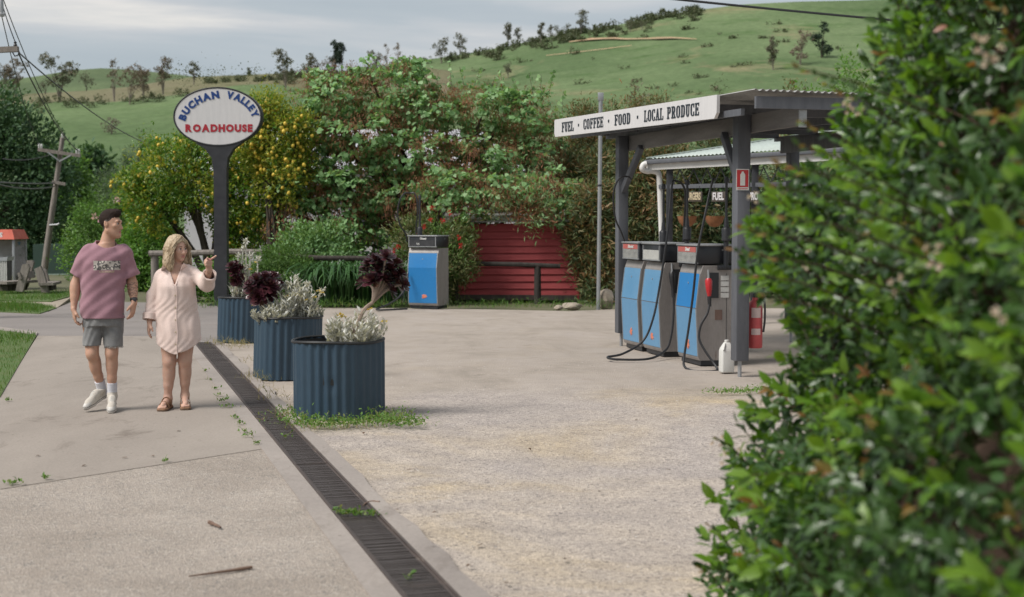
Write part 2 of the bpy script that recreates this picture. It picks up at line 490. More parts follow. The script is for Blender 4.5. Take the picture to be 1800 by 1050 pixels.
def aggregate_mat():
    m, t, b = newmat('exposed_aggregate')
    v = coords(t)
    vo = N(t, 'ShaderNodeTexVoronoi'); vo.inputs['Scale'].default_value = 95; vo.inputs['Randomness'].default_value = 1; L(t, v, vo.inputs['Vector'])
    sc = N(t, 'ShaderNodeSeparateColor'); L(t, vo.outputs['Color'], sc.inputs[0])
    rc = ramp(t, [(0, (0.13, 0.125, 0.125)), (0.2, (0.22, 0.205, 0.19)), (0.5, (0.33, 0.29, 0.25)), (0.75, (0.40, 0.345, 0.29)), (1, (0.55, 0.50, 0.45))]); L(t, sc.outputs[0], rc.inputs[0])
    cem = noise(t, 1.1, 6, 0.6, v, 0.3)
    rcem = ramp(t, [(0.3, (0.29, 0.25, 0.215)), (0.7, (0.40, 0.345, 0.30))]); L(t, cem.outputs[0], rcem.inputs[0])
    # wear: where the cement still covers the stones
    cov = noise(t, 9, 5, 0.7, v)
    rcov = ramp(t, [(0.36, (0.22,) * 3), (0.66, (0.86,) * 3)]); L(t, cov.outputs[0], rcov.inputs[0])
    col = mixc(t, rcov.outputs[0], rc.outputs[0], rcem.outputs[0])
    bl = noise(t, 0.7, 5, 0.65, v, 0.5)
    rbl = ramp(t, [(0.3, (0.84, 0.82, 0.80)), (0.7, (1.08, 1.08, 1.08))]); L(t, bl.outputs[0], rbl.inputs[0])
    col = mixc(t, 1.0, col, rbl.outputs[0], 'MULTIPLY')
    L(t, col, b.inputs['Base Color'])
    b.inputs['Roughness'].default_value = 0.85; b.inputs['Specular IOR Level'].default_value = 0.25
    bump(t, b, vo.outputs['Distance'], 0.6, 0.012)
    return m
def concrete_mat(name, c1, c2, stain=0.75, streak=(1.0, 0.35, 1)):
    m, t, b = newmat(name)
    v = coords(t)
    a = noise(t, 0.8, 7, 0.65, coords(t, streak), 0.4)
    ra = ramp(t, [(0.3, c2), (0.7, c1)]); L(t, a.outputs[0], ra.inputs[0])
    f = noise(t, 55, 4, 0.7, v)
    rf = ramp(t, [(0.25, (0.84,) * 3), (0.75, (1.14,) * 3)]); L(t, f.outputs[0], rf.inputs[0])
    col = mixc(t, 1.0, ra.outputs[0], rf.outputs[0], 'MULTIPLY')
    s = noise(t, 1.5, 8, 0.72, coords(t, (1, 0.5, 1)), 0.9)
    rs = ramp(t, [(0.55, (1, 1, 1)), (0.68, (stain, stain * .97, stain * .94))]); L(t, s.outputs[0], rs.inputs[0])
    col = mixc(t, 1.0, col, rs.outputs[0], 'MULTIPLY')
    sp = noise(t, 16, 2, 0.5, v)
    rsp = ramp(t, [(0.70, (1, 1, 1)), (0.74, (0.62, 0.6, 0.58))]); L(t, sp.outputs[0], rsp.inputs[0])
    col = mixc(t, 1.0, col, rsp.outputs[0], 'MULTIPLY')
    L(t, col, b.inputs['Base Color'])
    b.inputs['Roughness'].default_value = 0.85; b.inputs['Specular IOR Level'].default_value = 0.25
    bump(t, b, f.outputs[0], 0.25, 0.006)
    return m
M['gravel'] = gravel_mat()
M['aggregate'] = aggregate_mat()
M['concrete'] = concrete_mat('path_concrete', (0.325, 0.283, 0.247), (0.25, 0.217, 0.188), 0.66)
M['strip'] = concrete_mat('strip_concrete', (0.34, 0.30, 0.27), (0.25, 0.22, 0.20), 0.7, (1, 1, 1))
M['asphalt'] = concrete_mat('old_asphalt', (0.245, 0.22, 0.205), (0.195, 0.175, 0.165), 0.85, (0.4, 1.4, 1))
M['turf'] = surf('lawn_soil', (0.06, 0.115, 0.022), (0.09, 0.115, 0.035), scale=3, rough=0.95, bmp=0.6)
M['yard'] = surf('rough_ground', (0.13, 0.12, 0.07), (0.08, 0.09, 0.04), scale=1.0, rough=0.95, bmp=0.6)

# one ground sheet that reaches the horizon (gently uneven near the yard)
me = bpy.data.meshes.new('ground')
bm = bmesh.new()
bmesh.ops.create_grid(bm, x_segments=2, y_segments=2, size=3000)
bm.to_mesh(me); bm.free()
tag(link('ground', me, M['yard'], loc=(0, 0, -0.055)), kind='structure')
# gravel yard right of the drain, edge wavering at the far grass
yard = [dr(-6, .10), dr(13.6, .10)] + [g2(x, y) for x, y in ((330, 596), (420, 545), (560, 541), (700, 541), (860, 543), (1000, 546), (1120, 541), (1300, 541))] + [(15, 28), (15, -2), (2, -2)]
sheet('gravel_yard', yard, -0.012, M['gravel'])
# pavement
sheet('concrete_path', [dr(4.32, -.24), g2(0, 861), (-7.2, 6.9), (-6.6, 10.0), g2(-40, 742), g2(0, 700), g2(32, 645), g2(66, 591), g2(150, 591), g2(300, 592), dr(13.6, -.24)], 0.004, M['concrete'], thick=0.08)
sheet('aggregate_path', [dr(-6, -.24), dr(4.45, -.24), g2(0, 856), (-7.2, 7.1), (-7.2, -2)], 0.0, M['aggregate'], thick=0.08)
sheet('asphalt_driveway', [g2(66, 590), g2(300, 591), dr(13.62, -.27), dr(13.62, .1), g2(440, 592), g2(505, 536), g2(330, 533), g2(130, 529), g2(85, 548), (-14, 26.8), (-14, 22.2)], -0.003, M['asphalt'], thick=0.06)
sheet('kerb_strip', [dr(-6, -.262), dr(13.6, -.262), dr(13.6, -.128), dr(-6, -.128)], 0.008, M['strip'], thick=0.1)
kp = []
for k in range(60):                       # broken inner edge of the right-hand strip
    s = -6 + k * 19.6 / 59
    kp.append(dr(s, .245 + random.uniform(-.025, .025) + (0.02 if k % 7 == 0 else 0)))
sheet('kerb_strip', [dr(13.6, .128)] + [dr(-6, .128)] + kp, 0.012, M['strip'], thick=0.1)
# lawns on the left verge
lawn1 = [g2(0, 700), g2(32, 645), g2(64, 591), g2(0, 582), (-11, 21.2), (-9, 13.0)]
lawn2 = [g2(0, 549), g2(70, 552), g2(100, 542), g2(60, 534), g2(0, 533), (-14.5, 29.5), (-14, 27)]
lawn3 = [g2(0, 529), g2(90, 531), g2(126, 521), g2(122, 513), g2(60, 512), (-17, 34.5), (-17, 30)]
for lw in (lawn1, lawn2, lawn3):
    sheet('lawn', lw, 0.012, M['turf'], thick=0.07)
sheet('dirt_track', [g2(0, 533), g2(60, 534), g2(100, 541), g2(126, 522), g2(90, 531.5), g2(0, 529.5), (-14, 30.2), (-14, 29.3)], 0.0, concrete_mat('dirt', (0.36, 0.31, 0.25), (0.27, 0.23, 0.18)), thick=0.05)
sheet('verge_kerb', [g2(0, 582), g2(64, 591), g2(66, 586), g2(0, 577), (-10.5, 22.3), (-10.5, 21.5)], 0.022, M['strip'], thick=0.08)
M['grass'] = leafmat('grass_blades', [(0.05, 0.125, 0.018), (0.085, 0.19, 0.03), (0.11, 0.215, 0.04), (0.065, 0.155, 0.025), (0.19, 0.20, 0.07)], 0.6, 0.4, 0.3)
def in_poly(px, py, poly):
    ins = np.zeros(len(px), bool); j = len(poly) - 1
    for i in range(len(poly)):
        xi, yi = poly[i]; xj, yj = poly[j]
        ins ^= ((yi > py) != (yj > py)) & (px < (xj - xi) * (py - yi) / (yj - yi + 1e-12) + xi)
        j = i
    return ins
def grass(poly, n, h, label, name='grass', mat=None, clump=0.0):
    P = np.array(poly); lo = P.min(0); hi = P.max(0)
    x = rng.uniform(lo[0], hi[0], n * 3); y = rng.uniform(lo[1], hi[1], n * 3)
    k = in_poly(x, y, poly)
    x, y = x[k][:n], y[k][:n]
    n = len(x)
    pos = np.stack([x, y, np.full(n, 0.008)], 1)
    dens = np.array([0.5 + 0.5 * math.sin(a * 2.3 + 1.7 * math.sin(b * 1.1)) for a, b in zip(x, y)])
    ax = rvec(n) * np.array([.55, .55, 0]) + np.array([0, 0, 1.0])
    sz = h * (0.5 + 0.9 * rng.random(n)) * (0.55 + 0.6 * dens)
    me = leaf_mesh(name, 'blade', pos, ax, rvec(n), sz, mat or M['grass'], width=3.0 * 0.06 / h)
    return tag(link(name, me), label, kind='stuff')
grass(lawn1, 15000, 0.075, 'short mown grass of the verge beside the concrete path')
grass(lawn2, 9000, 0.085, 'narrow strip of grass between the driveway and the dirt track')
grass(lawn3, 9000, 0.10, 'grass in front of the timber benches')

# loose gravel on the yard, real stones near the camera
n = 34000
yy = 5.2 + (rng.random(n) ** 1.6) * 12.5
xx = rng.uniform(-3.6, 3.4, n)
side = np.array([(Vector((a, b, 0)) - DA).dot(DN) for a, b in zip(xx, yy)])
patch = np.array([math.sin(a * 1.7 + 2.1 * math.sin(b * .9)) + math.sin(b * 2.3 + a) for a, b in zip(xx, yy)])
k = (side > .30 + rng.random(n) * .12) & (patch > rng.normal(size=n) * .9 - .35)
xx, yy = xx[k], yy[k]; n = len(xx)
M['pebble'] = leafmat('loose_stones', [(0.16, 0.155, 0.155), (0.27, 0.25, 0.24), (0.36, 0.32, 0.29), (0.40, 0.36, 0.32), (0.44, 0.39, 0.33), (0.52, 0.49, 0.46)], 0.9, 0.0, 0.2)
a = rng.uniform(0, 2 * PI, n)
me = leaf_mesh('gravel', 'pebble', np.stack([xx, yy, np.full(n, -.013)], 1), np.stack([np.cos(a), np.sin(a), np.zeros(n)], 1), np.tile([0, 0, 1.], (n, 1)) + rvec(n) * .2, 0.006 + 0.012 * rng.random(n) ** 2.5, M['pebble'], smooth=False)
tag(link('gravel', me), 'loose grey gravel scattered over the yard', kind='stuff')

# --- channel drain with cast grates
M['grate'] = surf('rusty_cast_iron', (0.06, 0.047, 0.043), (0.09, 0.066, 0.056), scale=2.5, rough=0.6, metal=0.25, wear=(0.15, 0.12, 0.10), wearlev=0.6, wscale=5)
M['grate_bar'] = surf('worn_iron_bar', (0.105, 0.086, 0.079), (0.078, 0.063, 0.058), scale=2.0, rough=0.5, metal=0.3, wear=(0.16, 0.135, 0.12), wearlev=0.58, wscale=3)
drain = thing('channel_drain', 'long rusty slotted channel drain running beside the concrete path', 'drain', (DA.x, DA.y, 0), math.atan2(DD.y, DD.x))
# local x runs along the drain, local y to its left
mb = MB()
mb.box((3.8, 0, -.10), (19.6, .20, .01))
for s in (-1, 1):
    mb.box((3.8, s * .105, -.05), (19.6, .01, .10))
mb.build('channel', M['soil'], drain, smooth=False)
mb = MB()
for s in (-1, 1):
    mb.box((3.8, s * .1185, -.012), (19.6, .013, .05), bev=0.003)
mb.build('frame', M['grate'], drain, smooth=False)
bar_me = MB().box((0, 0, 0), (.017, .196, .020), bev=0.0).mesh('bar', M['grate_bar'])
edge_me = None
secL = 1.75
for i in range(-3, 8):
    s0 = 0.05 + i * secL
    jit = random.uniform(-.003, .003)
    mb = MB()
    for s in (-1, 1):
        mb.box((secL / 2, s * .1045, -.004), (secL - .012, .013, .022), bev=0.002)
    for e in (.012, secL - .012):
        mb.box((e, 0, -.004), (.014, .196, .022))
    for e in (.62, 1.15):
        mb.box((e, 0, -.008), (.022, .196, .016))
    gr = mb.build('grate', M['grate'], drain, smooth=False, loc=(s0, random.uniform(-.002, .002), jit), rot=(0, random.uniform(-.002, .002), random.uniform(-.003, .003)))
    nb = 48
    if 0 <= i <= 4 or i == -1:
        for kx in range(nb):
            o = bpy.data.objects.new('bar', bar_me)
            o.parent = gr; o.location = (.04 + kx * (secL - .08) / (nb - 1), 0, -.004 + random.uniform(-.0015, .0015)); o.rotation_euler = (0, 0, random.uniform(-.006, .006))
            C.objects.link(o)
    else:
        mb = MB()
        for kx in range(nb):
            mb.box((.04 + kx * (secL - .08) / (nb - 1), 0, -.004), (.017, .196, .020))
        tag(mb.build('bars', M['grate_bar'], gr, smooth=False), kind='stuff')

# --- hills
def hill_mat(name, g1, g2_, dry, dryscale, drylev, dark, shade_scale=0.02):
    m, t, b = newmat(name)
    v = coords(t)
    n1 = noise(t, shade_scale, 6, 0.6, v, 0.3)
    r1 = ramp(t, [(0.38, tuple(x * .88 for x in g1)), (0.62, tuple(x * 1.08 for x in g2_))]); L(t, n1.outputs[0], r1.inputs[0])
    col = r1.outputs[0]
    n2 = noise(t, dryscale, 8, 0.68, coords(t, (1, 1, 2.5)), 0.5)
    r2 = ramp(t, [(drylev, (0, 0, 0)), (drylev + 0.13, (1, 1, 1))]); L(t, n2.outputs[0], r2.inputs[0])
    col = mixc(t, r2.outputs[0], col, dry)
    n3 = noise(t, 0.09, 7, 0.7, coords(t, (0.5, 1, 1.5)))
    r3 = ramp(t, [(0.54, (1, 1, 1)), (0.68, dark)]); L(t, n3.outputs[0], r3.inputs[0])
    col = mixc(t, 1.0, col, r3.outputs[0], 'MULTIPLY')
    n4 = noise(t, 0.6, 5, 0.7, v)
    r4 = ramp(t, [(0.3, (0.78,) * 3), (0.7, (1.18,) * 3)]); L(t, n4.outputs[0], r4.inputs[0])
    col = mixc(t, 1.0, col, r4.outputs[0], 'MULTIPLY')
    L(t, col, b.inputs['Base Color'])
    b.inputs['Roughness'].default_value = 0.95; b.inputs['Specular IOR Level'].default_value = 0.1
    bump(t, b, n4.outputs[0], 0.4, 0.6)
    return m
def interp(pts, x):
    return float(np.interp(x, [p[0] for p in pts], [p[1] for p in pts]))
HILLS = {}
def hill(name, ridge, Y0, z0, Y1, x0, x1, mat, prof=1.0, nx=90, ny=40, rough=1.0):
    "land that rises from (Y0, z0) to the ridge seen at the listed outline, at distance Y1, and falls away behind"
    xs = np.linspace(x0, x1, nx)
    def hz(x, Y):
        zr = at(x, interp(ridge, x), Y1).z
        t = (Y - Y0) / (Y1 - Y0)
        if t <= 1:
            if t < 0: return z0 - 5
            e0 = (z0 - CAM_H) / Y0; e1 = (zr - CAM_H) / Y1
            e = e0 + (e1 - e0) * (t ** 0.85)
            return CAM_H + e * Y + noise_h(x, Y) * rough * (1 - t) * min(1, t * 4)
        return zr - (t - 1) ** 1.2 * 60
    def noise_h(x, Y):
        X = (x - 900) / FPX * Y
        return math.sin(X * .045 + 1.3) * math.cos(Y * .03) * 1.2 + math.sin(X * .11 + Y * .07) * .5
    HILLS[name] = hz
    vs = []
    tys = list(np.linspace(0, 1, ny)) + [1.08, 1.25, 1.6]
    for t in tys:
        Y = Y0 + (Y1 - Y0) * t
        for x in xs:
            vs.append(((x - 900) / FPX * Y, Y, hz(x, Y)))
    fs = [(j * nx + i, j * nx + i + 1, (j + 1) * nx + i + 1, (j + 1) * nx + i) for j in range(len(tys) - 1) for i in range(nx - 1)]
    mb = MB().add(vs, fs)
    return tag(mb.build(name, mat, smooth='all'), kind='structure')
M['far_grass'] = hill_mat('far_pasture', (0.085, 0.118, 0.062), (0.105, 0.14, 0.070), (0.15, 0.16, 0.08), 0.02, 0.62, (0.7, 0.8, 0.7))
M['mid_grass'] = hill_mat('valley_pasture', (0.102, 0.154, 0.066), (0.123, 0.171, 0.080), (0.20, 0.18, 0.10), 0.03, 0.60, (0.75, 0.85, 0.7))
M['dry_ridge'] = hill_mat('dry_ridge', (0.185, 0.165, 0.105), (0.145, 0.145, 0.08), (0.08, 0.085, 0.04), 0.05, 0.52, (0.6, 0.65, 0.5))
M['right_grass'] = hill_mat('hill_pasture', (0.100, 0.150, 0.066), (0.123, 0.168, 0.080), (0.22, 0.20, 0.115), 0.028, 0.55, (0.55, 0.7, 0.5))
RF = [(-400, 150), (-200, 146), (0, 141), (60, 136), (130, 124), (185, 120), (240, 123), (330, 133), (480, 150), (700, 165), (1000, 170)]
RD = [(-400, 175), (0, 168), (150, 160), (240, 152), (300, 141), (340, 136), (400, 133), (480, 130), (560, 128), (640, 122), (720, 116), (840, 130), (1100, 160)]
RM = [(-400, 190), (0, 186), (120, 178), (200, 180), (260, 174), (330, 165), (420, 150), (480, 148), (560, 158), (700, 170), (1100, 175)]
RR = [(560, 150), (640, 130), (720, 109), (780, 101), (840, 91), (900, 80), (960, 66), (1020, 55), (1080, 45), (1160, 27), (1230, 17), (1300, 8), (1400, 3), (1500, 1), (1650, -6), (1900, -20), (2400, -40), (2800, -20)]
hill('far_hill', RF, 330, 15, 620, -400, 1000, M['far_grass'])
hill('dry_ridge', RD, 255, 14, 400, -400, 1100, M['dry_ridge'])
hill('valley_meadow', RM, 75, 0.0, 300, -400, 1100, M['mid_grass'], prof=1.0)
hill('right_hill', RR, 75, -0.1, 430, 560, 2800, M['right_grass'], prof=1.0, nx=120)
# bare clay cut across the right hill
def on_hill(name, x, y):
    "walk out along the sight line until the hill is met"
    d = ray(x, y); hz = HILLS[name]
    Y = 76.0
    while Y < 640:
        p = Vector((0, 0, CAM_H)) + d * (Y / d.y)
        if hz(x, Y) >= p.z: return Vector((p.x, p.y, hz(x, Y)))
        Y += 0.5
    return None
M['clay'] = surf('bare_clay', (0.42, 0.28, 0.17), (0.30, 0.22, 0.13), scale=.2, rough=0.95)
def scar(name, pts, hillname, wid):
    top = []; bot = []
    for i, (x, y) in enumerate(pts):
        q = on_hill(hillname, x, y)
        if q is None: continue
        wv = wid * (0.5 + random.random()) * (0.4 if i in (0, len(pts) - 1) else 1)
        top.append(q + Vector((0, 1.2 * wv, .35 + wv * .38))); bot.append(q + Vector((0, -.4 * wv, .25)))
    n = len(top)
    if n < 2: return
    mb = MB().add(top + bot, [(i, i + 1, n + i + 1, n + i) for i in range(n - 1)])
    tag(mb.build(name, M['clay'], smooth=False), kind='structure')
scar('clay_bank', [(1000, 76), (1020, 74), (1040, 72.5), (1060, 71), (1080, 71), (1100, 72), (1120, 71.5), (1140, 71), (1160, 71), (1180, 70), (1195, 70), (1225, 71)], 'right_hill', 1.5)
scar('farm_track', [(960, 100), (1000, 96), (1040, 91), (1080, 86), (1110, 82)], 'right_hill', .35)
scar('farm_track', [(525, 150), (530, 145), (540, 138), (545, 134)], 'valley_meadow', 1.2)
# ================================================================== VEGETATION
def plant(name, label, cat, base, blobs, mat, n_clump, n_leaf, clump_r, size, kind='oval', trunk=None, r0=0.1, bark='bark', group=None, crown_name='crown', shell=0.55, droop=0.0, up=0.5, flat=1.0, width=1.0, extra=None, trunk_name='trunk', ntop=9, floor=None):
    t = thing(name, label, cat, base, 0, group)
    if trunk is not None:
        tops = [Vector(b[0]) + Vector((random.uniform(-.4, .4) * b[1][0], random.uniform(-.4, .4) * b[1][1], random.uniform(-.1, .45) * b[1][2])) for b in blobs]
        while len(tops) < ntop:
            b = random.choice(blobs)
            d = Vector(rvec(1)[0]); d.z = abs(d.z) * .8
            tops.append(Vector(b[0]) + Vector((d.x * b[1][0], d.y * b[1][1], d.z * b[1][2])) * .8)
        mb = limbs(trunk, tops, r0, n=6)
        mb.build(trunk_name, M[bark], t, world=True)
    pos, ax, fc, idx = crown(blobs, n_clump, n_leaf, clump_r, shell, droop, up, flat, floor)
    sz = size * (0.65 + 0.7 * rng.random(len(pos)))
    mats = mat if isinstance(mat, list) else [mat]
    mi = None
    if len(mats) > 1:
        pr = rng.random(idx.max() + 1)
        mi = np.minimum((pr[idx] * len(mats)).astype(int), len(mats) - 1)
    me = leaf_mesh(crown_name, kind, pos, ax, fc, sz, mats, mi, width)
    link(crown_name, me, None, t, world=True)
    return t, pos, ax, idx
def blob(x, y, Y, rx, ry=None, rz=None, w=None):
    "ellipsoid seen at pixel x, y at depth Y; radii in metres"
    c = at(x, y, Y)
    b = (tuple(c), (rx, ry or rx, rz or rx))
    return b + ((w,) if w else ())
def px(n, Y): return n * Y / FPX

LM = {}
LM['dark'] = leafmat('dark_tree_leaves', [(0.03, 0.075, 0.034), (0.05, 0.11, 0.045), (0.075, 0.15, 0.058), (0.095, 0.175, 0.07), (0.055, 0.12, 0.065)], 0.55, 0.3)
LM['midgreen'] = leafmat('mid_green_leaves', [(0.075, 0.155, 0.034), (0.115, 0.225, 0.05), (0.16, 0.285, 0.07), (0.09, 0.19, 0.045), (0.20, 0.30, 0.09)], 0.5, 0.35)
LM['lime'] = leafmat('bright_shrub_leaves', [(0.085, 0.20, 0.028), (0.13, 0.29, 0.045), (0.175, 0.34, 0.06), (0.10, 0.24, 0.036)], 0.5, 0.4)
LM['dull'] = leafmat('grey_green_needles', [(0.080, 0.123, 0.072), (0.109, 0.160, 0.090), (0.138, 0.189, 0.109)], 0.7, 0.25)
LM['lemon'] = leafmat('lemon_tree_leaves', [(0.055, 0.145, 0.018), (0.09, 0.21, 0.028), (0.13, 0.25, 0.035), (0.20, 0.29, 0.04), (0.32, 0.33, 0.045)], 0.38, 0.42, 0.45)
LM['lemonyoung'] = leafmat('pale_lemon_leaves', [(0.22, 0.29, 0.035), (0.36, 0.36, 0.05), (0.18, 0.27, 0.035), (0.46, 0.41, 0.07)], 0.45, 0.42, 0.4)
LM['judas'] = leafmat('heart_leaves', [(0.095, 0.20, 0.075), (0.165, 0.31, 0.12), (0.235, 0.405, 0.17), (0.32, 0.48, 0.24), (0.185, 0.35, 0.14)], 0.5, 0.35, 0.35)
LM['pods'] = leafmat('brown_seed_pods', [(0.15, 0.065, 0.034), (0.23, 0.10, 0.05), (0.29, 0.13, 0.062), (0.19, 0.085, 0.04)], 0.7, 0.2)
LM['willow'] = leafmat('narrow_dull_leaves', [(0.051, 0.087, 0.036), (0.087, 0.133, 0.052), (0.123, 0.167, 0.070), (0.174, 0.181, 0.080), (0.217, 0.145, 0.065)], 0.55, 0.3)
LM['rusty'] = leafmat('rusty_tip_leaves', [(0.102, 0.123, 0.043), (0.160, 0.152, 0.058), (0.246, 0.145, 0.065), (0.290, 0.160, 0.072), (0.131, 0.145, 0.058)], 0.6, 0.3)
LM['bottle'] = leafmat('bottlebrush_leaves', [(0.065, 0.094, 0.032), (0.109, 0.138, 0.048), (0.160, 0.174, 0.065), (0.203, 0.167, 0.072)], 0.55, 0.3)
LM['red'] = leafmat('red_flowers', [(0.42, 0.015, 0.02), (0.55, 0.04, 0.035), (0.33, 0.012, 0.02)], 0.6, 0.3)
LM['pink'] = leafmat('pale_pink_flowers', [(0.65, 0.42, 0.44), (0.6, 0.5, 0.48), (0.5, 0.28, 0.32)], 0.6, 0.3)
LM['strap'] = leafmat('strap_leaves', [(0.026, 0.072, 0.020), (0.043, 0.113, 0.029), (0.065, 0.145, 0.041)], 0.35, 0.2, 0.5)
LM['gum'] = leafmat('gum_leaves', [(0.087, 0.109, 0.065), (0.123, 0.138, 0.087), (0.160, 0.152, 0.104), (0.174, 0.138, 0.104)], 0.6, 0.2)
LM['gumbrown'] = leafmat('thin_brown_gum_leaves', [(0.174, 0.138, 0.104), (0.210, 0.167, 0.131), (0.145, 0.123, 0.090)], 0.7, 0.2)
LM['pinkbrown'] = leafmat('pink_brown_leaves', [(0.17, 0.14, 0.12), (0.22, 0.18, 0.16), (0.14, 0.12, 0.095)], 0.7, 0.2)
LM['pine'] = leafmat('pine_needles', [(0.015, 0.032, 0.020), (0.025, 0.048, 0.028), (0.035, 0.06, 0.035)], 0.6, 0.15)
LM['scrub'] = leafmat('hill_scrub', [(0.075, 0.10, 0.048), (0.10, 0.125, 0.058), (0.12, 0.12, 0.07)], 0.7, 0.2)
LM['silver'] = leafmat('silver_leaves', [(0.43, 0.435, 0.40), (0.54, 0.54, 0.51), (0.63, 0.625, 0.60), (0.48, 0.485, 0.445)], 0.8, 0.25, 0.2)
LM['yellow'] = leafmat('small_yellow_flowers', [(0.55, 0.40, 0.05), (0.6, 0.46, 0.10)], 0.6, 0.2)
LM['aeon'] = leafmat('dark_succulent_leaves', [(0.030, 0.010, 0.015), (0.055, 0.016, 0.024), (0.085, 0.026, 0.034), (0.045, 0.016, 0.018), (0.09, 0.05, 0.03)], 0.32, 0.1, 0.5)
LM['weed'] = leafmat('weed_leaves', [(0.072, 0.167, 0.029), (0.116, 0.232, 0.043), (0.160, 0.290, 0.065), (0.246, 0.261, 0.102)], 0.55, 0.4)
LM['straw'] = leafmat('dry_grass', [(0.34, 0.27, 0.13), (0.26, 0.22, 0.10), (0.16, 0.17, 0.06)], 0.8, 0.3)

# --- big dark tree at the left edge
Y = 52
plant('broad_tree', 'large dark green broad-leaved tree behind the kiosk', 'tree', (px(-60 - 900, Y), Y, 0),
      [blob(-60, 330, Y, 3.0, 2.6, 2.6), blob(20, 250, Y, 1.5, 1.5, 1.2), blob(70, 330, Y, 1.3, 1.4, 1.3), blob(30, 400, Y, 1.7, 1.6, 1.5), blob(-20, 210, Y, 1.6, 1.5, 1.1), blob(90, 405, Y, 1.0, 1.0, 1.4), blob(-110, 200, Y, 2.0, 1.8, 1.4), blob(-150, 400, Y, 2.2, 2, 2.2), blob(100, 300, Y, .7, .8, .7), blob(40, 455, Y, 1.5, 1.2, 1.0)],
      [LM['dark']], 1500, 34, 0.40, 0.15, 'oval', trunk=(px(-60 - 900, Y), Y, 0), r0=0.4, up=0.8, shell=.6, width=1.2)
# --- shrubs and trees in the left middle distance
def bush(name, label, cat, x0, x1, y0, y1, Y, mat, n=300, nl=22, cr=0.28, sz=0.12, kind='oval', trunk=True, lumps=5, depth=None, **k):
    "a bush that fills the photo's box x0..x1, y0..y1 at depth Y"
    wx = px(x1 - x0, Y); hz_ = px(y1 - y0, Y); cx, cy = (x0 + x1) / 2, (y0 + y1) / 2
    dp = depth or min(wx, hz_ * 1.4) / 2 * 0.8
    bl = [blob(cx, cy, Y, wx * .40, dp * .85, hz_ * .40, 1.2)]
    for i in range(lumps):
        a = 2 * PI * (i + random.random() * .6) / lumps
        bl.append(blob(cx + math.cos(a) * (x1 - x0) * .29, cy + math.sin(a) * (y1 - y0) * .29, Y + random.uniform(-.4, .3) * dp, wx * random.uniform(.17, .24), dp * .5, hz_ * random.uniform(.17, .24), .45))
    b = at(cx, cy, Y); b.z = max(0, at(cx, y1, Y).z - .15) if name != 'tree' else 0
    b.z = 0 if b.z < 1.0 else b.z
    return plant(name, label, cat, tuple(b), bl, mat, n, nl, cr, sz, kind, trunk=tuple(b) if trunk else None, r0=max(.035, wx * .022), ntop=8, floor=b.z, **k)
bush('round_tree', 'dark round-crowned tree just right of the power pole top', 'tree', 130, 195, 255, 380, 75, [LM['dark']], 230, 22, .38, .30)
bush('poplar_tree', 'thin grey-green conifer, tallest of the two behind the lemon tree', 'tree', 236, 262, 232, 400, 82, [LM['dull']], 130, 24, .28, .22, 'narrow', lumps=4)
bush('poplar_tree', 'pale grey-green conifer left of its taller neighbour', 'tree', 212, 236, 240, 400, 84, [LM['dull']], 120, 24, .28, .22, 'narrow', lumps=4)
bush('poplar_tree', 'small grey-green conifer over the pale shrubs', 'tree', 176, 202, 258, 410, 80, [LM['dull']], 120, 24, .28, .22, 'narrow', lumps=4)
bush('grey_shrub', 'grey-green thicket between the power pole and the lemon tree', 'shrub', 140, 262, 300, 430, 66, [LM['dull'], LM['midgreen']], 320, 24, .42, .20, 'narrow')
bush('light_green_tree', 'light green bushy tree behind the leaning power pole', 'tree', 92, 160, 268, 430, 60, [LM['lime'], LM['midgreen']], 300, 22, .34, .18)
bush('spreading_shrub', 'pale green spreading shrub behind the man', 'shrub', 100, 240, 352, 505, 42, [LM['midgreen'], LM['midgreen'], LM['lime']], 420, 26, .22, .085)
bush('leafy_shrub', 'bright green leafy shrub between the man and the woman', 'shrub', 205, 326, 372, 520, 36, [LM['lime'], LM['lime'], LM['midgreen']], 520, 26, .20, .085)
t, p_, a_, i_ = bush('rose_bush', 'rose bush with pale pink flowers above the man', 'shrub', 190, 262, 330, 440, 39, [LM['midgreen']], 190, 24, .18, .08)
for (x, y) in ((222, 356), (232, 357), (166, 384 - 3), (176, 386), (205, 352), (247, 398)):
    c = np.array(at(x, y, 38.2)); nn = 16
    d = rvec(nn)
    link('flower', leaf_mesh('flower', 'quad', c + d * .03, d, rvec(nn), .09, LM['pink']), None, t, world=True)
# --- lemon tree
Y = 33.5
lem, lp, la, li = plant('lemon_tree', 'lemon tree laden with yellow fruit behind the oval sign', 'tree', (px(330 - 900, Y), Y, 0),
      [blob(300, 300, Y, .95, 1.0, .75), blob(350, 328, Y, 1.25, 1.1, .62), blob(440, 340, Y, 1.0, 1.0, .9), blob(265, 350, Y, .7, .8, .55), blob(235, 322, Y, .40, .5, .30), blob(420, 260, Y, .9, .9, .65), blob(480, 300, Y, .75, .9, .8), blob(330, 265, Y, .5, .6, .35), blob(260, 250, Y, .22, .3, .14), blob(440, 410, Y, .55, .7, .5), blob(282, 385, Y, .5, .8, .5), blob(402, 388, Y + .2, .42, .6, .42), blob(452, 385, Y, .6, .7, .55), blob(425, 430, Y + .2, .5, .5, .4)],
      [LM['lemon'], LM['lemon'], LM['lemon'], LM['lemon'], LM['lemonyoung']], 1180, 30, .20, .088, 'oval', trunk=(px(370 - 900, Y), Y, 0), r0=.13, ntop=14, up=.6)
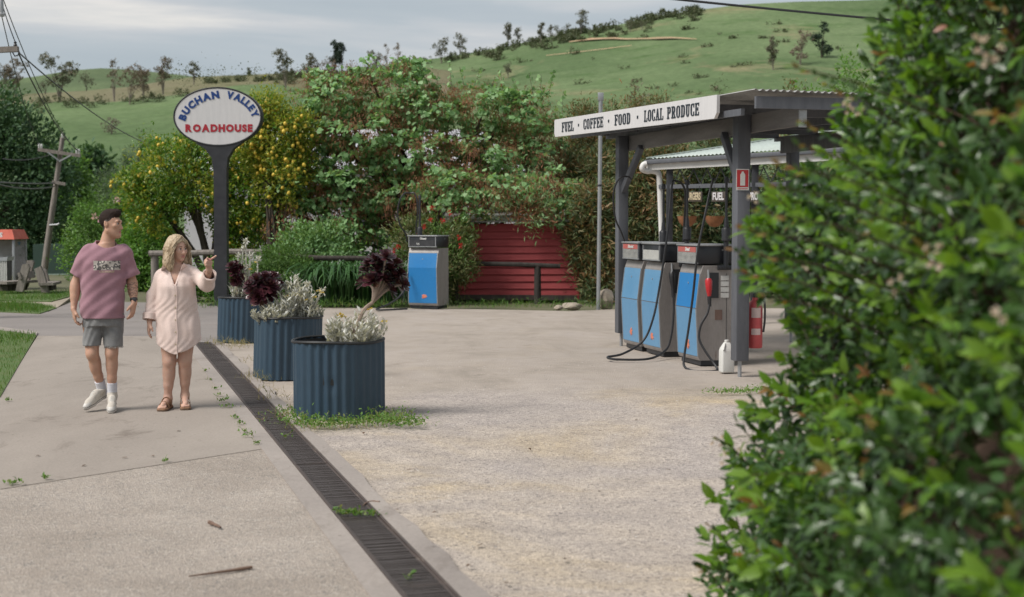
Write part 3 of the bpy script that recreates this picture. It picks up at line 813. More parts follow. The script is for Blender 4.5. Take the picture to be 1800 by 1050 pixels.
lem2, lp2, la2, li2 = plant('lemon_tree', 'taller lemon tree with pale yellow-green leaves right of the oval sign', 'tree', (px(480 - 900, 32.4), 32.4, 0),
      [blob(490, 250, 32.4, .75, .8, .85), blob(470, 195, 32.4, .45, .5, .42), blob(525, 232.4, 32.4, .40, .5, .5), blob(505, 310, 32.4, .7, .7, .7), blob(455, 172, 32.4, .14, .2, .22), blob(478, 170, 32.4, .10, .15, .16), blob(440, 240, 32.4, .5, .6, .6)],
      [LM['lemonyoung'], LM['lemon'], LM['lemonyoung']], 620, 28, .17, .075, 'oval', trunk=(px(480 - 900, 32.4), 32.4, 0), r0=.10, up=.7)
mlem = surf('lemon_skin', (0.68, 0.46, 0.045), (0.60, 0.43, 0.06), rough=0.45, bmp=.1, bscale=120)
bm = bmesh.new(); bmesh.ops.create_icosphere(bm, subdivisions=2, radius=.038)
for v in bm.verts:
    v.co.z *= 1.2
    if abs(v.co.z) > .042: v.co.z *= 1.12; v.co.x *= .8; v.co.y *= .8
lm_me = bpy.data.meshes.new('lemon'); bm.to_mesh(lm_me); bm.free(); lm_me.materials.append(mlem); lm_me.polygons.foreach_set('use_smooth', [True] * len(lm_me.polygons))
def fruit(tree, pos, n, Yc):
    f = pos[pos[:, 1] < Yc - .15]
    for k in rng.choice(len(f), n, replace=False):
        o = bpy.data.objects.new('lemon', lm_me); o.parent = tree; o.matrix_parent_inverse = mw(tree).inverted()
        o.location = f[k] + np.array([0, -.05, -.03]); o.rotation_euler = (random.uniform(-.5, .5), random.uniform(-.5, .5), 0); s = random.uniform(.8, 1.15); o.scale = (s, s, s); C.objects.link(o)
fruit(lem, lp, 130, 33.5); fruit(lem2, lp2, 165, 32.4)

# --- wide tree with heart-shaped leaves and brown pods (crown layered, trunk forked)
Y = 33.5
jb = [blob(600, 175, Y, 1.15, 1.2, .62), blob(690, 165, Y, 1.1, 1.2, .62), blob(560, 230, Y, .9, 1.2, .65), blob(640, 240, Y - .5, 1.2, 1.2, .65), blob(760, 200, Y, 1.2, 1.2, .6), blob(850, 190, Y, 1.0, 1.2, .55), blob(920, 210, Y, .85, 1.1, .7), blob(730, 270, Y - .6, 1.2, 1.1, .55), blob(840, 280, Y - .6, 1.0, 1.1, .6), blob(540, 310, Y - .4, .95, 1.1, .7), blob(620, 330, Y - .7, 1.0, 1, .65), blob(530, 390, Y - .6, .85, 1, .65), blob(610, 410, Y - .8, .9, .9, .6), blob(910, 300, Y - .5, .9, 1, .75), blob(720, 350, Y - .6, 1.1, 1, .55), blob(860, 355, Y - .5, .95, 1, .5), blob(950, 250, Y, .6, .8, .7), blob(640, 122, Y, .42, .5, .22), blob(560, 145, Y, .35, .5, .28), blob(720, 118, Y, .4, .5, .2), blob(960, 340, Y, .6, .8, .65), blob(510, 290, Y, .5, .7, .7), blob(640, 300, Y + .9, 1.3, .5, .9), blob(760, 290, Y + .9, 1.4, .5, .8), blob(870, 250, Y + .9, 1.1, .5, .7), blob(700, 380, Y + .6, 1.2, .5, .7), blob(580, 360, Y + .6, .9, .5, .7), blob(790, 330, Y - 2.6, 1.0, .6, .45), blob(880, 338, Y - 2.7, 1.0, .6, .42), blob(960, 345, Y - 2.6, .8, .6, .55), blob(825, 372, Y - 2.9, .40, .3, .22), blob(990, 390, Y - 2.6, .28, .5, .45), blob(668, 452, Y - .9, .7, .6, .4), blob(580, 455, Y - .6, .6, .6, .35)]
jt, jp, ja, ji = plant('spreading_tree', 'wide spreading tree with round leaves and rusty brown seed pods', 'tree', (px(760 - 900, Y), Y, 0), jb,
      [LM['judas']], 1420, 22, .19, .098, 'heart', trunk=(px(765 - 900, Y), Y, 0), r0=.15, ntop=34, droop=.45, up=.85, flat=.40, shell=.45)
pp, pa, pf, pi_ = crown(jb[:21] + jb[26:31], 1250, 60, .22, .55, .9, .2, .9)
link('seed_pods', leaf_mesh('seed_pods', 'narrow', pp, pa * .6 + np.array([0, 0, -.5]), pf, .075 * (.6 + .7 * rng.random(len(pp))), LM['pods'], width=1.1), None, jt, world=True)
# upright sprays standing above the crown
sp_pos = []; mbs = MB()
for (x, y) in ((580, 125), (600, 118), (640, 104), (668, 112), (700, 104), (730, 110), (770, 128), (808, 118), (845, 120), (880, 125), (900, 138), (930, 128), (952, 132), (975, 123), (560, 122), (990, 160), (870, 135), (790, 110), (720, 100)):
    tip = at(x, y, Y + random.uniform(-.6, .6)); basep = tip + Vector((random.uniform(-.2, .2), 0, -.55))
    for k in range(9):
        sp_pos.append(basep.lerp(tip, k / 8) + Vector((random.uniform(-.07, .07), random.uniform(-.07, .07), random.uniform(-.03, .03))))
    mbs.tube([basep, tip], .006, 4)
spn = np.array(sp_pos)
link('upright_sprays', leaf_mesh('upright_sprays', 'heart', spn, rvec(len(spn)) * np.array([1, 1, .3]) + np.array([0, 0, -.35]), rvec(len(spn)) + np.array([0, -.5, .3]), .095, LM['judas']), None, jt, world=True)
tag(mbs.build('twigs', M['bark'], jt, world=True), kind='stuff')

# --- narrow-leaved shrubs on the right
bush('tall_shrub', 'tall rusty-tipped shrub behind the steel light pole', 'shrub', 985, 1115, 150, 420, 35.5, [LM['willow'], LM['rusty'], LM['willow']], 460, 34, .26, .12, 'narrow', width=1.3)
bush('oleander_shrub', 'dense narrow-leaved shrub under the white sign', 'shrub', 950, 1110, 235, 545, 33.5, [LM['willow'], LM['willow'], LM['willow'], LM['rusty']], 620, 36, .25, .14, 'narrow', width=1.4)
bush('oleander_shrub', 'large dull green shrub behind the left canopy post', 'shrub', 1070, 1230, 225, 560, 33, [LM['willow'], LM['willow'], LM['rusty']], 700, 36, .27, .14, 'narrow', width=1.4)
bush('oleander_shrub', 'rusty green shrub filling the space under the veranda roof', 'shrub', 1190, 1345, 215, 560, 33.5, [LM['willow'], LM['dark'], LM['willow']], 620, 36, .27, .14, 'narrow', width=1.4)
bush('oleander_shrub', 'dark shrub behind the right end of the veranda', 'shrub', 1320, 1480, 250, 560, 33, [LM['willow'], LM['dark']], 480, 34, .27, .14, 'narrow', width=1.4)
bush('rusty_shrub', 'rusty brown shrub standing above the middle of the white sign', 'shrub', 1085, 1200, 168, 300, 37.5, [LM['rusty'], LM['willow']], 260, 30, .24, .11, 'narrow', width=1.3)
bush('brown_tree', 'thin brown tree at the foot of the right hill, left of the sign top', 'tree', 1098, 1140, 124, 440, 62, [LM['gumbrown']], 90, 22, .3, .16, 'narrow', width=2, shell=.3)
bush('pale_bush', 'pale twiggy bush just above the corrugated canopy roof', 'shrub', 1240, 1300, 134, 440, 60, [LM['gumbrown'], LM['scrub']], 100, 22, .3, .15, 'narrow', width=1.5)
bush('brown_bush', 'olive brown bush above the right part of the canopy roof', 'shrub', 1362, 1428, 132, 440, 58, [LM['rusty'], LM['bottle']], 150, 24, .28, .14, 'oval')
bush('lime_bush', 'lime green bush right of the olive brown one', 'shrub', 1385, 1500, 142, 440, 56, [LM['lime']], 260, 24, .3, .15)
bush('lime_bush', 'lime green sapling half hidden by the hedge', 'shrub', 1450, 1545, 92, 440, 57, [LM['lime'], LM['midgreen']], 210, 22, .34, .16)
bush('oleander_shrub', 'open narrow-leaved shrub at the right end of the red shed', 'shrub', 1000, 1092, 300, 545, 30.4, [LM['willow'], LM['willow'], LM['rusty']], 280, 34, .22, .13, 'narrow', width=1.4, shell=.35)
bush('hanging_shrub', 'dark narrow-leaved branches hanging over the red shed', 'shrub', 850, 1000, 330, 412, 30.3, [LM['willow'], LM['pods'], LM['judas']], 70, 26, .2, .11, 'narrow', width=1.2, shell=.3, trunk=False)
# --- low planting along the fence
t, bp, ba, bi = bush('bottlebrush_bush', 'rounded bottlebrush bush with red flowers behind the lone blue pump', 'shrub', 682, 842, 360, 548, 30.2, [LM['bottle'], LM['bottle'], LM['midgreen']], 520, 34, .16, .085, 'narrow', width=1.6, up=.8)
for (x, y) in ((757, 387), (778, 388), (745, 398), (700, 434), (692, 441), (809, 432), (737, 410), (790, 374), (806, 418), (760, 366), (727, 430)):
    c = np.array(at(x, y, 29.2)); d = rvec(26); d[:, 2] *= 1.3
    link('flower', leaf_mesh('flower', 'narrow', c + d * .012, d, rvec(26), .062, LM['red'], width=1.6), None, t, world=True)
bush('clipped_shrub', 'low clipped green shrub behind the middle planter', 'shrub', 432, 560, 428, 540, 29.8, [LM['midgreen']], 330, 30, .13, .06)
bush('garden_shrub', 'leafy green shrub at the foot of the sign pole', 'shrub', 345, 448, 450, 536, 31.2, [LM['midgreen'], LM['lime']], 220, 26, .15, .075)
bush('garden_shrub', 'low green shrub in front of the log rail beside the woman', 'shrub', 268, 350, 452, 540, 31.4, [LM['lime'], LM['midgreen']], 210, 26, .15, .075)
bush('garden_shrub', 'drooping green shrub behind the dark succulent', 'shrub', 470, 640, 392, 500, 31.5, [LM['judas'], LM['midgreen']], 300, 26, .2, .09)
def strappy(name, label, cx, cy, Y, n, ln, spread):
    b = at(cx, cy, Y); b.z = 0
    t = thing(name, label, 'plant', tuple(b))
    P = np.stack([b.x + rng.normal(size=n) * spread, b.y + rng.normal(size=n) * spread * .5, np.zeros(n)], 1)
    a = rng.uniform(0, 2 * PI, n)
    mb = MB()
    for i in range(n):
        d = Vector((math.cos(a[i]), math.sin(a[i]), 0)); l_ = ln * random.uniform(.7, 1.1); w_ = .017
        s = Vector((-d.y, d.x, 0)) * w_; p0 = Vector(P[i])
        q = [p0, p0 + d * .10 * l_ + Vector((0, 0, .5 * l_)), p0 + d * .32 * l_ + Vector((0, 0, .82 * l_)), p0 + d * .62 * l_ + Vector((0, 0, .72 * l_)), p0 + d * .80 * l_ + Vector((0, 0, .50 * l_))]
        wv = [.8, 1, 1, .7, .08]
        vs = [tuple(q[k] + s * wv[k] * e) for k in range(5) for e in (-1, 1)]
        mb.add(vs, [(2 * k, 2 * k + 1, 2 * k + 3, 2 * k + 2) for k in range(4)])
    mb.build('leaves', LM['strap'], t, world=True)
for i, (x, lab) in enumerate(((568, 'clump of dark strappy leaves beside the clipped shrub'), (598, 'strappy clump under the right end of the log rail'), (628, 'strappy clump behind the silver foliage'), (655, 'strappy clump behind the purple succulent'), (680, 'strappy clump beside the lone blue pump'))):
    strappy('strap_leaf_plant', lab, x, 533, 29.3 + .2 * (i % 2), 130, 1.0, .20)

# --- trees and scrub on the hills
def gum(x, yb, yt, hillname, label, kind='gum', wid=.5, group=None, sparse=.35, name='gum_tree', trunk_frac=.35):
    b = on_hill(hillname, x, yb)
    if b is None:
        hz = HILLS[hillname]; Yr = {'far_hill': 620, 'dry_ridge': 400, 'valley_meadow': 300, 'right_hill': 430}[hillname]
        b = at(x, yb, Yr)
    H = (yb - yt) * b.y / FPX
    Wd = H * wid
    t = thing(name, label, 'tree', tuple(b), 0, group)
    up_ = Vector((0, 0, 1))
    bl = []
    nb = 6 if kind != 'pine' else 5
    for i in range(nb):
        f = trunk_frac + (1 - trunk_frac) * (i + .6) / nb
        rr = Wd * (.30 if kind != 'pine' else .34 * (1.15 - f * .6)) * random.uniform(.75, 1.15)
        bl.append((tuple(b + up_ * H * f * .95 + Vector((random.uniform(-1, 1) * Wd * .30, random.uniform(-1, 1) * Wd * .25, 0))), (rr, rr, rr * .55 + H * .02)))
    mb = limbs(b, [Vector(q[0]) for q in bl], H * (.022 if kind != 'bare' else .018), n=5, wob=.06)
    if kind in ('bare', 'brown'):
        for q in range(8):
            s = Vector(random.choice(bl)[0]); mb.tube([s, s + Vector((random.uniform(-1, 1) * Wd * .25, random.uniform(-1, 1) * Wd * .2, random.uniform(.05, .16) * H))], [H * .006, H * .002], 4)
    mb.build('trunk', M['bark_pale'] if kind != 'pine' else M['bark'], t, world=True)
    mat = {'gum': LM['gum'], 'brown': LM['gumbrown'], 'bare': LM['gumbrown'], 'pine': LM['pine'], 'green': LM['scrub'], 'round': LM['pinkbrown']}[kind]
    nc = int({'gum': 95, 'brown': 80, 'bare': 20, 'pine': 120, 'green': 70, 'round': 150}[kind])
    pos, ax, fc, idx = crown(bl, nc, 16, H * .045, .05 if kind == 'green' else sparse, .2, .4)
    link('crown', leaf_mesh('crown', 'quad', pos, ax, fc, H * (.095 if kind == 'green' else .040) * (.6 + .8 * rng.random(len(pos))), mat), None, t, world=True)
    return t
# left: valley meadow, dry ridge and far hill
gum(105, 180, 96, 'valley_meadow', 'tallest gum on the left meadow with a wide dark crown', 'gum', .75)
gum(28, 172, 104, 'valley_meadow', 'thin pale gum at the left edge under the power lines', 'brown', .6)
gum(4, 174, 112, 'valley_meadow', 'bushy gum cut by the left edge of the photo', 'gum', .8)
gum(152, 160, 130, 'valley_meadow', 'low spreading gum just right of the tallest one', 'gum', 1.2)
gum(80, 166, 140, 'valley_meadow', 'short dark bushy gum under the tallest one', 'gum', 1.1)
gum(201, 178, 106, 'valley_meadow', 'slender bare gum with two high tufts', 'bare', .35)
gum(228, 184, 118, 'valley_meadow', 'many-stemmed brown gum in the middle of the left meadow', 'brown', .85)
gum(252, 178, 122, 'valley_meadow', 'brown gum leaning beside the many-stemmed one', 'brown', .5)
gum(287, 166, 103, 'valley_meadow', 'tall two-stemmed gum on the dry bank left of the oval sign', 'brown', .45)
gum(341, 158, 120, 'dry_ridge', 'small gum on the skyline just above the oval sign', 'gum', .45)
gum(438, 134, 120, 'dry_ridge', 'tiny round tree on the skyline right of the oval sign', 'green', .6, trunk_frac=.1, name='small_tree')
gum(196, 237, 208, 'valley_meadow', 'round pink-brown tree alone on the green meadow', 'round', 1.25, sparse=.15, trunk_frac=.2, name='lone_tree')
gum(502, 160, 93, 'valley_meadow', 'pale-trunked gum standing above the yellow lemon leaves', 'gum', .55)
gum(543, 150, 98, 'dry_ridge', 'gum with two crowns left of the dark pine', 'gum', .55)
gum(588, 130, 70, 'dry_ridge', 'dark pine with dense upright crown on the ridge', 'pine', .42, sparse=.1, name='pine_tree')
gum(602, 130, 74, 'dry_ridge', 'dark pine leaning right against its taller twin', 'pine', .36, sparse=.1, name='pine_tree')
gum(578, 146, 104, 'dry_ridge', 'reddish brown bare thicket tree under the pines', 'brown', 1.1)
gum(556, 150, 112, 'dry_ridge', 'reddish brown bare tree left of the pines', 'brown', .9)
gum(660, 130, 90, 'right_hill', 'leafy gum above the top of the spreading tree', 'gum', .65)
gum(680, 122, 80, 'right_hill', 'bare pole-like dead tree above the spreading tree', 'bare', .3)
gum(700, 122, 75, 'right_hill', 'thin gum with one tuft right of the dead tree', 'bare', .4)
gum(776, 112, 69, 'right_hill', 'sloping gum on the skyline, first of the hill pair', 'gum', .65)
gum(809, 98, 59, 'right_hill', 'full-crowned gum on the skyline, second of the hill pair', 'gum', .6)
gum(893, 82, 41, 'right_hill', 'tall narrow gum on the skyline with open crown', 'gum', .42)
gum(910, 78, 49, 'right_hill', 'shorter round gum beside the tall narrow one', 'gum', .52)
gum(951, 76, 40, 'right_hill', 'spindly gum with a small round top on the skyline', 'gum', .32)
gum(967, 66, 44, 'right_hill', 'small gum between the spindly one and the row of low gums', 'gum', .5)
gum(981, 66, 46, 'right_hill', 'low flat gum in the skyline row', 'gum', .9)
gum(995, 62, 43, 'right_hill', 'low gum at the upper end of the skyline row', 'gum', .8)
gum(1021, 60, 18, 'right_hill', 'highest gum on the skyline with a leaning wispy crown', 'gum', .52)
gum(1108, 56, 36, 'right_hill', 'broad pair-stemmed gum just below the ridge scrub', 'gum', 1.3)
gum(1128, 54, 38, 'right_hill', 'smaller gum touching the broad one below the ridge scrub', 'gum', .9)
gum(1048, 65, 50, 'right_hill', 'single dark shrub by the clay bank', 'green', 1.0, trunk_frac=.05, name='hill_shrub')
gum(1359, 123, 65, 'right_hill', 'narrow dark gum, left of the three trees on the right hill', 'gum', .40, sparse=.15, trunk_frac=.2)
gum(1407, 114, 55, 'right_hill', 'brown wispy gum in the middle of the three trees on the right hill', 'brown', .62, trunk_frac=.2)
gum(1444, 102, 38, 'right_hill', 'dense dark pine, right of the three trees on the right hill', 'pine', .62, sparse=.1, name='pine_tree', trunk_frac=.1)
gum(893, 138, 110, 'right_hill', 'small gum on the lower slope above the spreading tree', 'gum', .6)
# scrub mass along the ridges
cl = []
for (x0, x1, nm, dy, amt) in ((620, 960, 'right_hill', 2, 45), (960, 1232, 'right_hill', 0, 60), (480, 680, 'dry_ridge', 4, 60), (300, 480, 'dry_ridge', 8, 26), (40, 320, 'valley_meadow', -1, 22)):
    rd = {'right_hill': RR, 'dry_ridge': RD, 'valley_meadow': RM}[nm]
    for k in range(amt):
        x = random.uniform(x0, x1); y = interp(rd, x) + dy + random.expovariate(1 / 6.)
        q = on_hill(nm, x, y + 2)
        if q is not None: cl.append(((q.x, q.y, q.z + .5), (random.uniform(.8, 2.2) * q.y / 350, 1.2, random.uniform(.5, 1.2) * q.y / 350)))
for k in range(120):
    x = random.uniform(760, 1520); y = random.uniform(40, 170)
    if y < interp(RR, x) + 8: continue
    q = on_hill('right_hill', x, y)
    if q is not None and random.random() < .45: cl.append(((q.x, q.y, q.z + .1), (random.uniform(.5, 2.2) * q.y / 300, .8, random.uniform(.15, .4) * q.y / 300)))
pos, ax, fc, idx = crown(cl, 3000, 16, .5, .3)
tag(link('hillside_scrub', leaf_mesh('hillside_scrub', 'quad', pos, ax, fc, pos[:, 1] / 900 * (.6 + .8 * rng.random(len(pos))), LM['scrub'])), 'low dark scrub along the ridge lines', kind='stuff')
# ================================================================== STREET AND YARD OBJECTS
def text_mesh(txt, size, bold=0.0, extrude=0.004, spacing=1.0, sx=1.0):
    cu = bpy.data.curves.new('text', 'FONT')
    cu.body = txt; cu.size = size; cu.offset = bold; cu.extrude = extrude; cu.space_character = spacing
    cu.align_x = 'CENTER'; cu.align_y = 'CENTER'; cu.resolution_u = 4
    o = bpy.data.objects.new('text', cu); C.objects.link(o)
    dg = bpy.context.evaluated_depsgraph_get()
    me = bpy.data.meshes.new_from_object(o.evaluated_get(dg))
    bpy.data.objects.remove(o); bpy.data.curves.remove(cu)
    me.transform(Matrix.Diagonal((sx, 1, 1, 1)))
    return me
RX = Matrix.Rotation(PI / 2, 4, 'X')      # text plane (x, y) -> upright (x, z), facing -y

# --- slab-serif letters, unit height, drawn from strokes
def slab(ch):
    "list of outlines in (x, z), and the letter's width"
    W = .52; S = .155; T = .085
    def rc(x0, z0, x1, z1): return [(x0, z0), (x1, z0), (x1, z1), (x0, z1)]
    def arc(x0, x1, z0, z1, side):
        "bowl: thick at its outer side"
        o = []; n = 9
        for i in range(n):
            a = -PI / 2 + PI * i / (n - 1)
            ca, sa = max(math.cos(a), 0) ** .55, math.copysign(abs(math.sin(a)) ** .75, math.sin(a))
            o.append((ca, sa))
        xm = x0; w_ = x1 - x0; zc = (z0 + z1) / 2; h = (z1 - z0) / 2
        outl = [(xm + ca * w_, zc + sa * h) for ca, sa in o]
        inn = [(xm + ca * (w_ - S), zc + sa * (h - T)) for ca, sa in o]
        qs = [[outl[i], outl[i + 1], inn[i + 1], inn[i]] for i in range(n - 1)]
        if side < 0: qs = [[(x0 + x1 - x, z) for x, z in q] for q in qs]
        return qs
    st = [rc(.06, 0, .06 + S, 1)]; sl = [rc(0, 0, .30, T + .03), rc(0, 1 - T - .03, .30, 1)]
    if ch == 'F': return st + sl + [rc(.2, 1 - T, .5, 1), rc(.42, .74, .5, 1), rc(.2, .49, .38, .49 + T), rc(.32, .38, .40, .66)], W
    if ch == 'E': return st + sl + [rc(.2, 1 - T, .5, 1), rc(.42, .74, .5, 1), rc(.2, .47, .38, .47 + T), rc(.32, .36, .40, .64), rc(.2, 0, .5, T), rc(.42, 0, .5, .27)], W
    if ch == 'L': return st + sl + [rc(.2, 0, .5, T), rc(.42, 0, .5, .32)], W
    if ch == 'U': return [rc(.06, .22, .06 + S, 1), rc(0, 1 - T - .03, .28, 1), rc(.36, .22, .36 + .10, 1), rc(.32, 1 - T - .03, .54, 1)] + [[(.06, .24), (.06 + S, .24), (.24, T), (.16, 0)], [(.16, 0), (.24, T), (.32, T), (.38, 0)], [(.38, 0), (.32, T), (.36, .24), (.46, .24)]], .56
    if ch == 'O': return arc(.27, .52, 0, 1, 1) + arc(.02, .27, 0, 1, -1), .56
    if ch == 'C': return arc(.02, .27, 0, 1, -1) + [rc(.26, 1 - T, .40, 1), rc(.26, 0, .40, T), rc(.37, .68, .47, .97), rc(.37, .05, .47, .34)], .51
    if ch == 'D': return st + sl + arc(.22, .52, 0, 1, 1), .56
    if ch == 'P': return st + sl + arc(.22, .50, .44, 1, 1), .54
    if ch == 'R': return st + sl + arc(.22, .50, .46, 1, 1) + [[(.26, .5), (.38, .5), (.50, .10), (.36, .10)], rc(.34, 0, .56, T + .03)], .58
    if ch == 'A': return [[(.06, 0), (.15, 0), (.31, 1), (.22, 1)], [(.22, 1), (.36, 1), (.52, 0), (.36, 0)], rc(.14, .30, .42, .30 + T), rc(0, 0, .20, T + .03), rc(.32, 0, .58, T + .03)], .58
    if ch == '.': return [[(.16 + .11 * math.cos(a * PI / 5), .5 + .11 * math.sin(a * PI / 5)) for a in range(10)]], .34
    return [], .30

# --- oval roadhouse sign on a flared dark pole
Y = 29.0
sp_ = at(389, 536, Y); sp_.z = 0
sg = thing('oval_sign', 'white oval roadhouse sign on a flared black pole', 'sign', tuple(sp_))
zc = at(384, 206, Y).z
rx, rz = px(77.5, Y), px(51.5, Y)
xo = at(384.5, 206, Y).x - sp_.x
tilt = R_(4)
def ell(r_x, r_z, n=56): return [(r_x * math.cos(2 * PI * i / n), r_z * math.sin(2 * PI * i / n)) for i in range(n)]
T0 = Matrix.Translation((xo, 0, zc))
mb = MB(); mb.prism(ell(rx, rz), .22, T=T0); mb.build('sign_case', M['dark_metal'], sg)
mb = MB(); mb.prism(ell(rx - .038, rz - .034), .01, T=Matrix.Translation((xo, -.117, zc))); mb.build('face_panel', M['sign_white'], sg, smooth=False)
n = 56
for kx in range(4):                 # rim trim in four pieces, chipped at their joints
    mb = MB()
    pts = [Vector((xo + (rx - .02) * math.cos(a), -.118, zc + (rz - .018) * math.sin(a))) for a in np.linspace(kx * PI / 2 + .012, (kx + 1) * PI / 2 - .012, 18)]
    mb.tube(pts, .016, 6); mb.build('rim', M['dark_metal'], sg)
poly = []
for (x, y) in ((345, 252), (362, 262), (374, 278), (377, 300), (378, 330), (378, 536), (401, 536), (400, 330), (400, 300), (402, 278), (412, 262), (428, 250)):
    p = at(x, y, Y); poly.append((p.x - sp_.x, max(p.z, 0)))
mb = MB(); mb.prism(poly, .24); mb.build('pole', M['dark_metal'], sg)
mb = MB(); mb.box((0, 0, .012), (.5, .42, .024)); mb.build('base_plate', M['dark_metal'], sg)
# letters keep their natural widths; the arc follows the rim of the face
def glyph(ch, h, bold, mat, widen=1.0):
    me = text_mesh(ch, h * 1.38, bold * h, .004)
    xs_ = [v.co.x for v in me.vertices]; ys_ = [v.co.y for v in me.vertices]
    w_, k = max(xs_) - min(xs_), h / (max(ys_) - min(ys_))
    me.transform(Matrix.Diagonal((k * widen, k, 1, 1)) @ Matrix.Translation((-(max(xs_) + min(xs_)) / 2, -(max(ys_) + min(ys_)) / 2, 0)))
    me.materials.append(mat)
    return me, w_ * k * widen
def put(me, x, z, rot):
    o = link('letter', me, None, sg); o.matrix_basis = Matrix.Translation((x, -.126, z)) @ Matrix.Rotation(rot, 4, 'Y') @ RX
def row(word, x0, x1, y, h):
    a_, b_ = at(x0, y, Y - .12).x - sp_.x, at(x1, y, Y - .12).x - sp_.x; z = at(x0, y, Y - .12).z
    g = [glyph(c, h, .085, M['red_text']) for c in word]; gap = h * .12
    k = (b_ - a_) / (sum(q[1] for q in g) + gap * (len(g) - 1)); x = a_
    for me, w_ in g:
        me.transform(Matrix.Diagonal((k, 1, 1, 1))); put(me, x + w_ * k / 2, z, 0); x += (w_ + gap) * k
row('ROADHOUSE', 326, 444, 225.5, px(13.4, Y))
def arc_row(word, pts, h):
    "letters spaced by their widths along a smooth line of (x, y) photo points"
    P = [(lambda q: Vector((q.x - sp_.x, 0, q.z)))(at(x, y, Y - .12)) for x, y in pts]; P = spline(P, 24)
    cum = [0.0]
    for p, q in zip(P, P[1:]): cum.append(cum[-1] + (q - p).length)
    g = [glyph(c, h, .085, M['blue_text']) for c in word]; gap = h * .13
    k = cum[-1] / (sum(q[1] for q in g) + gap * (len(g) - 1)); s = 0
    for me, w_ in g:
        c = s + w_ * k / 2; f = lambda v, ax: float(np.interp(v, cum, [p[ax] for p in P]))
        dx_, dz_ = f(c + .01, 0) - f(c - .01, 0), f(c + .01, 2) - f(c - .01, 2)
        me.transform(Matrix.Diagonal((k, 1, 1, 1))); put(me, f(c, 0), f(c, 2), -math.atan2(dz_, dx_)); s += (w_ + gap) * k
arc_row('BUCHAN', [(319.5, 211), (325, 198.5), (334.5, 187), (347, 177.5), (363, 170.5), (385, 166)], px(13.2, Y))
arc_row('VALLEY', [(399, 166.5), (417, 171), (431, 179), (442.5, 190.5), (450.5, 206)], px(13.2, Y))

# --- corrugated planters
def paint_navy():
    m = surf('navy_corrugated_paint', (0.026, 0.052, 0.080), (0.034, 0.062, 0.090), scale=2.2, rough=0.5, wear=(0.30, 0.33, 0.36), wearlev=0.735, wscale=11, stretch=(1.6, 1.6, .35), spec=.4)
    return m
M['navy'] = paint_navy()
M['liner'] = surf('black_liner', (0.012, 0.012, 0.013), (0.02, 0.02, 0.02), rough=.5)
def planter(name, label, cx, ytop, yb, rad, lean, Y, h, opening=0.0, dent=False, seed=0):
    c = at(cx, yb, Y); c.z = 0
    t = thing(name, label, 'planter', tuple(c), 0, 'corrugated planters along the drain')
    rr = random.Random(seed); NR = 30; n = NR * 8
    ph = rr.uniform(0, 6)
    def rf(r, a, z, j):
        w_ = math.cos(a * NR + ph)
        rib = .009 * math.copysign(abs(w_) ** .7, w_) * (0.75 + .35 * math.sin(a * 3 + ph))
        out_ = .012 * math.sin(2 * a + ph) + .008 * math.sin(5 * a + ph * 2)
        v = r + rib + out_
        if dent:
            da = a - R_(268); d2 = (da * r / .05) ** 2 + ((z - .30) / .032) ** 2
            v -= .014 * math.exp(-d2)
        return v
    prof = [(rad, 0.0)] + [(rad, h * f) for f in np.linspace(.08, .97, 14)] + [(rad - .002, h)]
    T_ = Matrix.Identity(4); T_[0][2] = lean[0]; T_[1][2] = lean[1]
    mb = MB(); vs = []; 
    mb.lathe(prof, n, T=T_, rfun=rf); mb.f = [f for f in mb.f if len(f) == 4]
    o = mb.build('corrugated_wall', M['navy'], t, smooth='all')
    mb = MB()
    mb.lathe([(rad - .022, h - .01), (rad - .02, h * .45)], 48, T=T_); mb.f = [f for f in mb.f if len(f) == 4]
    mb.build('liner', M['liner'], t)
    # rolled rim that sags and bulges a little
    pts = []
    for i in range(73):
        a = 2 * PI * i / 72
        r_ = rf(rad, a, h, 0) * .998
        r_ = rad + .006 + .012 * math.sin(2 * a + ph)
        pts.append(T_ @ Vector((r_ * math.cos(a), r_ * math.sin(a), h + .006 * math.sin(3 * a + ph))))
    mb = MB(); mb.tube(pts, .013, 6, cap=False); mb.build('rim', M['liner'], t)
    mb = MB(); mb.lathe([(0, h - .11), (rad * .5, h - .10), (rad - .02, h - .13)], 30, T=T_); mb.f = [f for f in mb.f if len(f) == 4]
    mb.build('soil', M['soil'], t)
    return t, c, h
Yp = Yof(738) + .36
p1, c1, h1 = planter('planter', 'nearest navy corrugated planter, dented, with weeds round its foot', 595.5, 600, 738, .385, (0.0, 0.0), Yp, .66, dent=True, seed=1)
p2, c2, h2 = planter('planter', 'middle navy corrugated planter, leaning, filled with silver foliage', 505, 560, 668, .365, (.03, 0), Yof(669) + .36, .665, seed=2)
p3, c3, h3 = planter('planter', 'farthest navy corrugated planter, beside the sign pole', 431, 521, 603, .375, (.04, 0), Yof(603) + .36, .63, seed=3)

